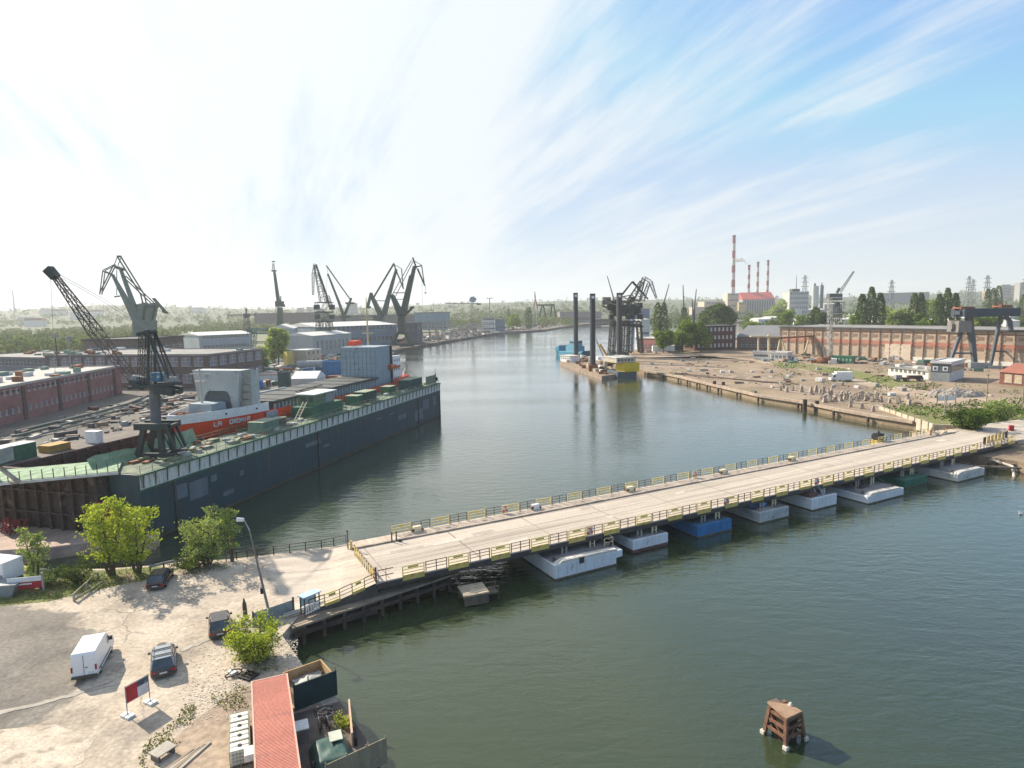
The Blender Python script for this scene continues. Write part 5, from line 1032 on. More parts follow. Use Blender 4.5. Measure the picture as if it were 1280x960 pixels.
mb = MB(); mb.box(-64.2, -20.9, -5.6, 5.6, 12.5, 12.85); mb.box(-64.2, -20.9, -5.75, -5.6, 12.3, 12.9); mb.build('hatch_cover', hatchm, sh)
mb = MB(); 
for i in range(7): mb.box(-62+i*6.2, -61.85+i*6.2, -5.5, 5.5, 12.85, 12.95)
mb.build('cover_joint', dkst, sh)
mb = MB(); mb.beam((-52, -2.4, 13.1), (-40, -1.2, 13.1), .2); mb.beam((-60, 4.9, 13.0), (-45, 5.2, 13.0), .25, mi=1); mb.build('loose_beam', [dkst, white], sh)
mb = MB()
for i in range(30):
    a = -62+i*1.6; mb.box(a, a+.07, -6.5, -6.43, 10.6, 11.7)
for z in (11.2, 11.7): mb.box(-62, -14, -6.5, -6.44, z, z+.06)
mb.build('side_railing', M('rail_pale', (.5, .55, .54)), sh)
# bridge block
mb = MB(); mb.box(-20.8, -12, -5.1, 5.1, 9.8, 20.6); mb.build('bridge_front_block', shipgrey, sh)
mb = MB(); 
for i in range(9): mb.box(-20.86, -20.8, -4.9+i*1.2, -4.84+i*1.2, 10.2, 20.4)
for i in range(6): mb.box(-20.85, -20.8, -5.0, 5.0, 11.5+i*1.6, 11.55+i*1.6)
mb.build('sheeting_seams', M('seam_grey', (.2, .25, .27)), sh)
mb = MB(); mb.box(-12, -7.5, -5.6, 5.6, 9.8, 17.5); mb.box(-7.5, -5, -4.5, 4.5, 9.8, 14.0); mb.box(-11.5, -8.5, -6.6, 6.6, 15, 15.4); mb.build('accommodation', shipwhite, sh)
mb = MB()
for z in (11.2, 13.6, 16): 
    for i in range(4): mb.box(-11.4+i*1.05, -11.0+i*1.05, -5.63, -5.6, z, z+.6)
mb.build('porthole', glass, sh)
mb = MB(); mb.box(-11, -8, -2.6, 1.6, 17.5, 19.6); mb.box(-17, -13, 3.0, 5, 20.8, 22.0); mb.build('red_funnel_casing', shipred, sh)
mb = MB(); mb.tube((-15, 0, 20.8), (-15, 0, 33.5), .28, .12, 8); mb.beam((-15, -1.8, 28), (-15, 1.8, 28), .15); mb.beam((-15, -1.2, 30.5), (-15, 1.2, 30.5), .12); mb.beam((-15, -1.6, 24), (-15, 1.6, 24), .3); mb.build('mast', M('mast_yellow', (.62, .52, .28), (.5, .42, .24)), sh)
mb = MB(); mb.tube((-14, -5.6, 14.8), (-9, -5.9, 14.8), .7, .5, 10); mb.build('lifeboat', M('orange_boat', (.62, .13, .03), rough=.4), sh, smooth=False)
mb = MB(); 
for x, y in ((-6, -3), (-3.6, 2.5), (-5, 4.4), (-2.5, -4)): mb.tube((x, y, 9.8), (x, y, 12.4), .35, .25, 8); mb.beam((x, y, 12), (x+1.2, y, 13.2), .12)
mb.build('deck_vent', shipwhite, sh)
mb = MB(); mb.box(-12.6, -12, -5.5, -4.9, 10, 20.5); mb.build('dark_trunk', dkst, sh)
# grey breakwater tower standing on the foredeck
bt = thing('grey_steel_block', 'tall flared grey steel block with an arched opening standing on the ship foredeck', 'steel block', DW(-70.2, 14.6, 12), DA); bt.scale = (.9, .88, .94)
pr_ = [(-3.9, 0), (-3.1, 3.2), (-2.6, 3.9), (-1.9, 4.2), (1.9, 4.2), (2.6, 3.9), (3.1, 3.2), (3.6, 0), (4.6, 0), (4.9, 2), (5.9, 8.2), (-5.9, 8.2), (-4.9, 2), (-4.6, 0)]
mb = MB(); tri = tessellate_polygon([[Vector((x, z, 0)) for x, z in pr_]]); n = len(pr_)
for xx in (-.7, 2.6): mb.v += [(xx, -x, z) for x, z in pr_]
for t_ in tri: mb.f.append(tuple(t_)); mb.m.append(0); mb.f.append(tuple(i+n for i in t_[::-1])); mb.m.append(0)
for i in range(n): mb.f.append((i, (i+1) % n, (i+1) % n+n, i+n)); mb.m.append(0)
bt_m = M('block_grey', (.44, .47, .46), (.37, .40, .39), .3, .6, grime=(.22, .24, .24), gsc=.5, gthr=(.58, .7)); mb.build('face_plate', bt_m, bt)
mb = MB(); mb.box(-.2, 2.2, -3.2, 3.2, .1, 4.1); mb.build('arch_backing', M('arch_grey', (.15, .18, .18)), bt)
mb = MB()
for k in range(5): mb.box(2.62, 2.9, -5.0, -.5, .6+k*1.5, .75+k*1.5)
for k in range(5): mb.box(.2, 2.4, -5.95+.0*k-.02, -5.0, 1.2+k*1.45, 2.3+k*1.45)
mb.build('tan_ribs', M('rib_tan', (.36, .34, .27), (.28, .27, .22)), bt)
mb = MB(); mb.extr([(3, 0), (5.6, 0), (5.0, 7.8), (3, 8.2)], -5.4, -4.6); mb.extr([(3, 0), (5.6, 0), (5.0, 7.8), (3, 8.2)], 4.6, 5.4); mb.box(5.6, 5.9, -5.2, -4.8, -2, 8); mb.build('side_frame', bt_m, bt)
# foremast and winch house
mb = MB(); mb.tube((-76.6, 0, 12), (-76.6, 0, 20.3), .22, .14, 8); mb.beam((-76.6, -2.2, 19.4), (-76.6, 2.2, 19.4), .14); mb.beam((-76.6, -1.0, 18), (-76.6, 1.0, 18), .5, .3); mb.build('foremast', M('mast_cream', (.52, .5, .4), (.42, .4, .33)), sh)
mb = MB(); mb.extr([(-78.3, 12), (-74.2, 12), (-74.5, 14.2), (-78.0, 14.2)], -3.2, 1.6); mb.build('foredeck_house', shipgrey, sh)
mb = MB()
for x, y in ((-81, -1.0), (-81, 1.0), (-79.6, 2.0), (-79.6, -2.0)): mb.box(x-.5, x+.5, y-.5, y+.5, 12, 12.9); mb.tube((x-.6, y, 12.7), (x+.6, y, 12.7), .35, n=8)
mb.build('anchor_winch', rusto, sh)
mb = MB(); mb.box(-82.2+1.7, -82.2+3.4, 0, .1, 0, .1)
# name on the bow: painted raised strokes following the hull side
def word(txt, px_w, h_, mat):
    seg = {'L': ['v0', 'b'], 'A': ['v0', 'v1', 't', 'm'], 'D': ['v0', 'v1', 't', 'b'], 'R': ['v0', 't', 'm', 'r1', 'd'], 'O': ['v0', 'v1', 't', 'b'], 'M': ['v0', 'v1', 'x', 'y'], 'I': ['c'], ' ': []}
    w = px_w; S = []
    for i, ch_ in enumerate(txt):
        x = i*w*1.45
        for k in seg[ch_]:
            S.append({'v0': ((x, 0), (x, h_)), 'v1': ((x+w, 0), (x+w, h_)), 't': ((x, h_), (x+w, h_)), 'b': ((x, 0), (x+w, 0)), 'm': ((x, h_/2), (x+w, h_/2)), 'r1': ((x+w, h_/2), (x+w, h_)), 'd': ((x+w*.2, h_/2), (x+w, 0)), 'x': ((x, h_), (x+w/2, h_*.4)), 'y': ((x+w/2, h_*.4), (x+w, h_)), 'c': ((x+w/2, 0), (x+w/2, h_))}[k])
    return S
mb = MB()
for (x0, z0), (x1, z1) in word('LA  DROMIA', .5, .72, None):
    def hp(x, z):
        a = -78.4+x; bm, kz, dz = hullsec(a); u_ = (10.3+z-kz)/(dz-kz); rk = 1-min(1, (a+84)/14); w = bm*(.55+.45*u_) if a < -70 else bm; return (a+rk*3.0*(1-u_), -w-.09, 10.3+z)
    mb.beam(hp(x0, z0), hp(x1, z1), .15, .15)
mb.build('ship_name', shipwhite, sh)
mb = MB(); 
for (a, z, w, h_) in ((-80.6, 8.2, 1.6, .5), (-79.9, 7.6, 1.2, .3)): bm = hullsec(a)[0]; mb.obox(a, -bm*.86, z, w, .16, h_, -.35)
mb.obox(-76.2, -hullsec(-76.2)[0]*.93, 6.6, 2.2, .2, 1.5, -.2); mb.build('hull_recess', dkst, sh)
mb = MB(); mb.obox(-66.2, -6.68, 9.7, 3.4, .06, 1.6, 0); mb.build('primer_patch', M('primer_grey', (.36, .36, .4), (.28, .28, .32)), sh)
mb = MB()
for a in (-76.3, -70): mb.obox(a, -hullsec(a)[0]-.2, 12.15, .35, .1, .3, 0)
mb.build('fairlead', blk, sh)
# ------------------------------------------------------------------ cranes drawn as trusses from measured joints
def mcrane(name, label, cat, Y, base, parts, mats, group=None):
    b_ = AT(base[0], base[1], Y); o = Vector((b_.x, b_.y, GZ)); t = thing(name, label, cat, o, 0, group); ppm = Y/FPX
    for nm, mi, dbl, items in parts:
        mb = MB()
        for it in items:
            kd, pts, w = it[0], it[1], it[2]*ppm; w1 = (it[3] if len(it) > 3 else it[2])*ppm
            for off in ((-dbl, dbl) if dbl else (0,)):
                q_ = [AT(a, b, Y)-o+Vector((0, off, 0)) for a, b in pts]
                for i in range(len(q_)-1):
                    wa = w+(w1-w)*i/(len(q_)-1); wb = w+(w1-w)*(i+1)/(len(q_)-1)
                    if kd == 'b': mb.beam(q_[i], q_[i+1], wa, wa, 0, wb, wb)
                    elif kd == 'l': mb.lattice(q_[i], q_[i+1], wa, wb, max(2, int((q_[i+1]-q_[i]).length/max(wa, wb)/.9)), max(.05, min(wa, 3)*.075))
                    elif kd == 't': mb.tube(q_[i], q_[i+1], wa/2, wb/2, 5)
                    elif kd == 'c': mb.tube(q_[i], q_[i+1], wa/2, wb/2, 14)
            if dbl and kd in 'bl':
                for a, b in pts[:: max(1, len(pts)-1)]: c_ = AT(a, b, Y)-o; mb.beam(c_-Vector((0, dbl, 0)), c_+Vector((0, dbl, 0)), w*.5)
        mb.build(nm, mats[mi], t)
    return t
def portal(nm, mi, x0, x1, ytop, yg, w, Y):
    return (nm, mi, Y*.012, [('b', [(x0+(x1-x0)*.25, ytop), (x0, yg)], w), ('b', [(x1-(x1-x0)*.25, ytop), (x1, yg)], w), ('b', [(x0, ytop+1), (x1, ytop+1)], w), ('b', [(x0, yg), (x1, yg)], w*.7)])
mcrane('dock_crane', 'dark lattice jib crane with a blue cab standing on the near end of the dock', 'crane', 92, (196, 560), [
    ('portal', 0, 1.4, [('b', [(187, 532), (180, 566)], 6), ('b', [(206, 532), (210, 566)], 6), ('b', [(213, 532), (226, 560)], 3), ('b', [(176, 531), (218, 531)], 8), ('b', [(176, 566), (228, 566)], 5), ('t', [(206, 532), (222, 562)], 2)]),
    ('column', 1, 0, [('c', [(195, 531), (194, 508)], 13, 12), ('c', [(194, 508), (193, 483)], 15, 11), ('b', [(184, 501), (209, 500)], 4)]),
    ('slewing_platform', 0, 1.1, [('b', [(166, 484), (222, 479)], 4), ('b', [(168, 476), (184, 484)], 5), ('b', [(200, 486), (222, 489)], 9)]),
    ('cab', 2, 0, [('b', [(190, 471), (204, 471)], 11)]), ('machinery_house', 3, 0, [('b', [(165, 473), (181, 476)], 9), ('b', [(205, 474), (221, 474)], 6)]),
    ('mast', 0, .9, [('l', [(180, 482), (182, 416)], 6, 5), ('b', [(190, 482), (189, 413)], 2.2), ('t', [(189, 414), (208, 474)], 2.2), ('t', [(189, 413), (215, 472)], 2.4), ('b', [(176, 418), (191, 414)], 4)]),
    ('boom', 4, 0, [('l', [(172, 481), (120, 416)], 7, 12), ('l', [(120, 416), (67, 343)], 12, 5)]), ('boom_head', 0, 0, [('b', [(70, 347), (60, 336)], 9, 10)]),
    ('pendant_cable', 3, .5, [('t', [(66, 340), (124, 372), (166, 399), (189, 413)], .6)]), ('hoist_cable', 3, 0, [('t', [(63, 344), (69, 466)], .45)])],
    [cdark, M('crane_steel', (.14, .15, .155), (.1, .105, .11), .8, .6), M('cab_blue', (.03, .13, .22), (.4, .45, .48), .8, .5, thr=(.55, .6)), tank, M('boom_brown', (.07, .06, .055), (.13, .1, .09), 1, .7)])
t = thing('slewing_crane', 'grey cabin and leg of a slewing crane cut off by the left edge', 'crane', AT(-8, 560, 78)*1.0); t.location.z = 9.5; t.scale = (.75, .75, .75); mb = MB(); mb.box(-3, 2.0, -1.5, 1.5, 3.6, 6.0); mb.build('cabin', tank, t); mb = MB(); mb.tube((-.6, 0, 0), (-.6, 0, 3.6), .9, .8, 12); mb.beam((.3, 0, 3), (3.6, 0, .1), .5); mb.beam((3.4, 0, 0), (-1, 0, .2), .3); mb.build('leg', conc, t); mb = MB(); mb.box(-3.2, 2.1, -1.6, 1.6, 3.3, 3.6); mb.build('platform', cdark, t)
mcrane('shipyard_crane', 'big pale green double boom crane behind the long brick hall, leftmost on the skyline', 'crane', 420, (183, 436), [
    ('column', 1, 0, [('b', [(181, 438), (181, 400)], 18, 20)]), ('rear_leg', 1, 2.5, [('b', [(178, 402), (181, 380)], 7, 6), ('b', [(187, 402), (192, 380)], 5.5, 5)]), ('machinery_house', 0, 3, [('b', [(172, 382), (194, 383)], 4)]),
    ('boom', 1, 0, [('b', [(173, 404), (141, 344)], 8, 2.6), ('b', [(174, 402), (166, 378), (151, 337)], 6, 3)]), ('boom_head', 0, 1.2, [('b', [(146, 334), (154, 337)], 3)]),
    ('tie_bar', 0, 2, [('b', [(149, 321), (178, 368), (181, 380)], 1.3), ('b', [(155, 345), (192, 380)], 1.1), ('t', [(149, 321), (145, 332)], 1)]), ('fly_jib', 0, 1.2, [('b', [(144, 331), (130, 338), (126, 368)], .9), ('b', [(143, 332), (126, 366)], 1.1), ('b', [(130, 339), (142, 344)], 1.2)]),
    ('tip', 0, .5, [('b', [(147, 320.5), (151, 320.5)], 2)]), ('counterweight_arm', 0, 1, [('b', [(192, 373), (206, 389)], 1.6), ('b', [(204, 389), (209, 391)], 2.4)]), ('hook', 0, 0, [('t', [(146, 337), (146, 369)], 1), ('b', [(143, 371), (150, 370)], 1.6)])], [cgreen, cpale])
mcrane('shipyard_crane', 'slim dark crane with an upright boom, above the small pale roofed hall', 'crane', 640, (349.5, 410), [
    ('column', 0, 0, [('b', [(350, 412), (350, 384)], 6, 5)]), ('machinery_house', 0, 0, [('b', [(345, 380), (354, 380)], 7), ('b', [(351, 378), (351, 370)], 1), ('b', [(354, 382), (356, 382)], 3)]), ('boom', 0, 1.2, [('b', [(348, 377), (343, 340)], 3, 1.6)]), ('boom_head', 0, 0, [('b', [(339.5, 338.5), (345.5, 338.5)], 1.8), ('l', [(342, 338), (341.5, 329)], 2.4, 1.6), ('b', [(340, 327), (343.5, 327)], 1.4)])], [cgreen])
mcrane('shipyard_crane', 'dense lattice portal crane with a folded lattice jib between the pale halls', 'crane', 430, (406, 436), [
    ('portal_leg', 0, 3, [('l', [(400, 402), (397, 434)], 5), ('l', [(411, 402), (414, 434)], 5), ('b', [(396, 418), (415, 418)], 1.2)]), ('machinery_house', 0, 1.5, [('l', [(396, 384), (415, 384)], 12), ('l', [(397, 396), (415, 396)], 11), ('b', [(396, 390), (416, 390)], 1.4), ('b', [(398, 378), (413, 378)], 1.5)]),
    ('boom', 0, 0, [('l', [(404, 378), (394, 331)], 7, 3)]), ('tie_bar', 0, 1, [('b', [(411, 380), (408, 368), (395, 331)], 1.1)]), ('fly_jib', 0, 0, [('l', [(394, 330), (391.5, 342)], 3, 2.5), ('l', [(391.5, 342), (391.3, 369)], 2.8, 1.8)]), ('counter_boom', 0, 0, [('l', [(409, 370), (414, 384)], 4)])], [cgreen])
mcrane('shipyard_crane', 'thin crane in an open V shape right of the dense lattice crane', 'crane', 650, (430.5, 410), [
    ('column', 0, 0, [('b', [(430.5, 412), (430.5, 396)], 4)]), ('machinery_house', 0, 0, [('b', [(425, 396), (438, 396)], 3)]), ('boom', 0, .8, [('b', [(430, 396), (423, 376), (410, 343)], 3.2, 1.4)]), ('rear_leg', 0, .8, [('b', [(430, 396), (439, 373)], 3, 2)]), ('tie_bar', 0, .8, [('b', [(437.5, 374), (408, 332)], 1)]), ('counterweight', 0, 0, [('b', [(432, 379), (443, 379)], 2.4)]), ('hoist_cable', 0, 0, [('t', [(410, 343), (408.5, 333)], .4), ('t', [(409, 343), (408, 368)], .3)])], [cgreen])
mcrane('shipyard_crane', 'green double lever crane, left one of the tall pair before the far basin', 'crane', 560, (474, 412), [
    ('column', 0, 0, [('b', [(473, 414), (473, 394)], 14, 12)]), ('rear_leg', 0, 2, [('b', [(477, 396), (466, 373)], 6, 3.5)]), ('counterweight_arm', 0, 1.5, [('b', [(466, 374), (464, 366), (459.5, 384)], 2.4), ('b', [(458, 384), (463, 384)], 2.4)]), ('boom', 0, 1.8, [('b', [(480, 393), (487, 366), (495, 338)], 5.5, 2)]), ('tie_bar', 0, 2, [('b', [(467, 372), (492, 330)], 1)]), ('fly_jib', 0, 1.2, [('b', [(492, 329), (495.5, 339)], 1.1), ('b', [(492, 330), (502, 336), (504, 360)], .6), ('b', [(496, 340), (504.5, 361)], 1.1)]), ('link', 0, 1, [('b', [(469, 376), (483, 376)], 1)])], [cgreen])
mcrane('shipyard_crane', 'tallest green double lever crane, right one of the pair at the far basin', 'crane', 480, (502, 428), [
    ('portal', 0, 3, [('b', [(497, 416), (491, 430)], 3), ('b', [(507, 416), (514, 430)], 3), ('b', [(490, 430), (516, 430)], 2)]), ('column', 0, 0, [('b', [(502, 418), (502, 392)], 9, 8)]), ('rear_leg', 0, 2, [('b', [(501, 393), (490.6, 370)], 7.5, 4)]), ('boom', 0, 2.2, [('b', [(505, 390), (518, 334)], 5.5, 3)]), ('inner_boom', 0, 1, [('b', [(503, 388), (513, 345)], 4, 2.5)]),
    ('tie_bar', 0, 0, [('b', [(490.5, 368), (514.5, 325)], .8), ('b', [(494, 371), (516.8, 326)], .8)]), ('fly_jib', 0, 1.2, [('b', [(516, 322), (520.5, 335)], 1.4), ('b', [(516, 325), (527, 331.5), (530.5, 356)], .7), ('b', [(522, 336), (531, 357)], 1.7, 1.2), ('b', [(519, 334), (527, 332)], 1)]), ('hook', 0, 0, [('t', [(532, 357), (532, 364)], .4), ('b', [(530.8, 366), (533, 366)], 1.6), ('t', [(527.5, 352), (528, 388)], .3)]), ('counterweight_arm', 0, 1.4, [('b', [(505, 395), (515, 385.5)], 2.4), ('b', [(513, 385), (517, 384)], 2.6)]), ('link', 0, 1, [('b', [(492, 366), (507, 366)], 1), ('b', [(494, 374), (504, 374)], .8)])], [cgreen])
# harbour cranes on the right quay
mcrane('portal_crane', 'dense dark green lattice portal crane behind the third black spud leg', 'crane', 352, (779, 442), [
    ('portal_leg', 0, 3, [('l', [(767, 402), (764, 444)], 6), ('l', [(783, 402), (781, 444)], 6), ('b', [(762, 406), (800, 406)], 2.2), ('b', [(763, 441), (783, 441)], 2)]), ('machinery_house', 0, 2, [('l', [(763, 384), (790, 384)], 15), ('l', [(764, 396), (790, 396)], 12), ('b', [(768, 388), (782, 388)], 14)]), ('counterweight', 1, 0, [('b', [(753, 376), (763, 376)], 9)]), ('rear_frame', 0, 2, [('l', [(755, 378), (770, 384)], 9), ('l', [(770, 376), (790, 373)], 8)]),
    ('boom', 0, 0, [('b', [(777, 369), (790.5, 352)], 2.2, 1.8), ('b', [(790.5, 352), (810, 374)], 2.6, 1.6)]), ('fly_jib', 0, 0, [('l', [(788, 376), (802, 352)], 7, 4)])], [cdark, M('weight_grey', (.3, .28, .22))])
mcrane('portal_crane', 'dark green lattice portal crane with a high bent jib, beside the spud barge', 'crane', 372, (792, 440), [
    ('portal_leg', 0, 2, [('l', [(789, 402), (788, 440)], 4.4), ('l', [(798, 402), (801, 440)], 5), ('b', [(786, 408), (803, 408)], 2)]), ('machinery_house', 0, 2, [('l', [(786, 382), (799, 382)], 14), ('l', [(785, 396), (800, 396)], 12), ('b', [(789, 388), (797, 388)], 12)]),
    ('boom', 0, 0, [('l', [(796, 376), (805, 347)], 6.5, 3.5), ('l', [(803, 376), (811, 354)], 4.5, 3)]), ('fly_jib', 0, 0, [('l', [(805, 347), (813, 352)], 3, 3.5), ('l', [(813, 352), (820.5, 373)], 4, 1.6)])], [cdark])
# ------------------------------------------------------------------ spud barge, tug, yellow boat
bp = [P(699, 456, 0), P(752, 475, 0), P(791, 469, 0), P(738, 448, 0)]
t = thing('spud_barge', 'cluttered flat spud barge with three tall black legs moored off the right quay', 'barge', (*bp[1], 0)); L_ = [(x-bp[1][0], y-bp[1][1]) for x, y in bp]
mb = MB(); mb.prism(L_, -.8, 1.5); mb.build('hull', M('barge_rust', (.34, .26, .2), (.2, .15, .12), .3, .85), t); mb = MB(); mb.prism([(x*.97, y*.97+.5) for x, y in L_], 1.51, 1.6); mb.build('deck', dirt, t)
for i, (a, ytop, ybot, w) in enumerate(((720, 366, 450, 5.2), (741, 367, 464, 6.2), (774, 366, 455, 6.0))):
    x, y = P(a, ybot, 1.5); h_ = HZ(x, y, ytop); ww = w*y/FPX; mb = MB(); X, Y_ = x-bp[1][0], y-bp[1][1]; mb.box(X-ww/2, X+ww/2, Y_-ww/2, Y_+ww/2, -3, h_); mb.build('spud_leg', M('spud_black', (.035, .038, .04), (.06, .055, .05), .5, .55), t)
    mb = MB(); mb.box(X-ww*.52, X-ww*.2, Y_-ww*.56, Y_-ww*.5, 2, h_-1.5); mb.build('rack', M('rack_grey', (.17, .18, .19)), t); mb = MB(); mb.box(X-ww*.9, X+ww*.9, Y_-ww*.9, Y_+ww*.9, 1.6, 4.6); mb.build('leg_sleeve', rusto, t)
    mb = MB(); mb.box(X-ww*.3, X+ww*.3, Y_-ww*.53, Y_-ww*.5, h_-2.2, h_-1); mb.build('white_marker', white, t)
def barge_thing(name, label, cat, a, b, mk, rz=0): x, y = P(a, b, 1.6); t = thing(name, label, cat, (x, y, 1.6), rz); mk(t); return t
def sh1(t): mb = MB(); mb.box(-5, 4, -3, 3, 0, 3.0); mb.build('wall', white, t, bevel=.05); mb = MB(); mb.box(-5.3, 4.3, -3.3, 3.3, 3.0, 3.3); mb.build('roof', M('roof_cream', (.6, .57, .5)), t); mb = MB(); [mb.box(-4+k*1.7, -3.2+k*1.7, -3.03, -3, 1.4, 2.2) for k in range(5)]; mb.build('window', glass, t)
barge_thing('deckhouse', 'white flat roofed deckhouse on the left end of the spud barge', 'deckhouse', 713, 452, sh1, R(-62))
def exc(t):
    mb = MB(); mb.box(-3, 3, -2.2, 2.2, 1.2, 4.2); mb.build('upper_body', M('digger_yellow', (.62, .30, .03), (.5, .23, .03)), t, bevel=.1); mb = MB(); mb.box(-3, 3, -2.6, -1.5, 0, 1.1); mb.box(-3, 3, 1.5, 2.6, 0, 1.1); mb.build('track', blk, t)
    mb = MB(); mb.beam((-2, 0, 3), (-6.5, -2, 10.5), .8); mb.build('lower_arm', MATS['digger_yellow'], t); mb = MB(); mb.box(-1.5, .6, -2.3, -.6, 4.2, 5.8); mb.build('cab', glass, t)
barge_thing('excavator', 'orange yellow excavator on the spud barge beside the third leg', 'excavator', 767, 457, exc, R(-10))
mcrane('deck_crane', 'small cream derrick leaning left on the spud barge', 'crane', 282, (757, 452), [('jib', 0, 0, [('b', [(757, 452), (745, 424)], 2, 1.2)]), ('post', 0, 0, [('b', [(757, 466), (757, 449)], 4)]), ('stay', 0, 0, [('t', [(763, 446), (759, 436)], .6)])], [M('derrick_cream', (.62, .56, .44))])
mb = MB(); rq_ = random.Random(12)
for k in range(80):
    f = rq_.random(); g_ = rq_.uniform(.1, .9); p_ = (Vector(bp[0]).lerp(Vector(bp[1]), f)).lerp(Vector(bp[3]).lerp(Vector(bp[2]), f), g_); s_ = rq_.uniform(.6, 2.0); mb.obox(p_.x, p_.y, 1.6, s_*1.6, s_, s_*rq_.uniform(.5, 1.3), rq_.uniform(0, 3), rq_.randrange(4))
tag(mb.build('deck_cargo', [white, rusto, rust, M('cargo_cream', (.55, .47, .36))]), 'jumble of crates, drums and gear covering the spud barge deck', 'deck gear', kind='stuff')
x, y = P(716, 447, 0); t = thing('tugboat', 'bright blue tugboat moored behind the left end of the spud barge', 'tugboat', (x+2, y+9, 0), R(-62)); tb = M('tug_blue', (.06, .27, .40), (.05, .21, .32), .3, .5)
mb = MB(); mb.extr([(-14, -.5), (11, -.5), (15, 4.2), (9, 3.2), (-14, 3.0)], -4.2, 4.2); mb.extr([(-14.6, 0), (-12, 0), (-11, 6.5), (-16, 5)], -4.2, 4.2); mb.build('hull', tb, t, bevel=.2); mb = MB(); mb.box(-5, 6, -3.2, 3.2, 3, 6.5); mb.box(-2, 4.5, -2.6, 2.6, 6.5, 9.8); mb.build('deckhouse', M('tug_pale', (.13, .33, .45), (.1, .27, .37)), t, bevel=.08); mb = MB(); mb.box(-1.2, 4.6, -2.65, 2.65, 8.2, 9.2); mb.build('wheelhouse_window', glass, t)
mb = MB(); mb.tube((0, 0, 9.8), (0, 0, 17), .2, .1); mb.beam((-2, 0, 14), (2.5, 0, 14), .2); mb.build('mast', dkst, t); mb = MB(); mb.tube((-3.4, 0, 6.5), (-3.4, 0, 9), .7, .6, 10); mb.build('funnel', tb, t)
x, y = P(777, 472, 0); t = thing('work_boat', 'stubby work boat with a bright yellow flat stern moored at the barge end', 'boat', (x+1.5, y+4, 0), R(20)); mb = MB(); mb.box(-5.6, 3.6, -5, 8, -.5, 2.6); mb.build('hull', M('boat_slate', (.09, .12, .13), (.06, .08, .09)), t, bevel=.3); mb = MB(); mb.box(-2.6, 4.6, -5.3, 2, 2.4, 6.2); mb.build('yellow_block', M('bright_yellow', (.72, .52, .01), (.64, .44, .01), .5, .5), t, bevel=.1)
mb = MB(); mb.box(-5.6, 3.6, -4, 8, 6.3, 8.2); mb.build('deckhouse', M('boat_cream', (.52, .48, .38), (.4, .37, .3)), t); mb = MB(); mb.box(-5.8, 3.9, -4.2, 8.2, 8.2, 8.6); mb.build('roof', M('roof_cream'), t); mb = MB(); [mb.box(-5+k*1.6, -4+k*1.6, -4.03, -4, 6.9, 7.8) for k in range(5)]; mb.build('window', glass, t)
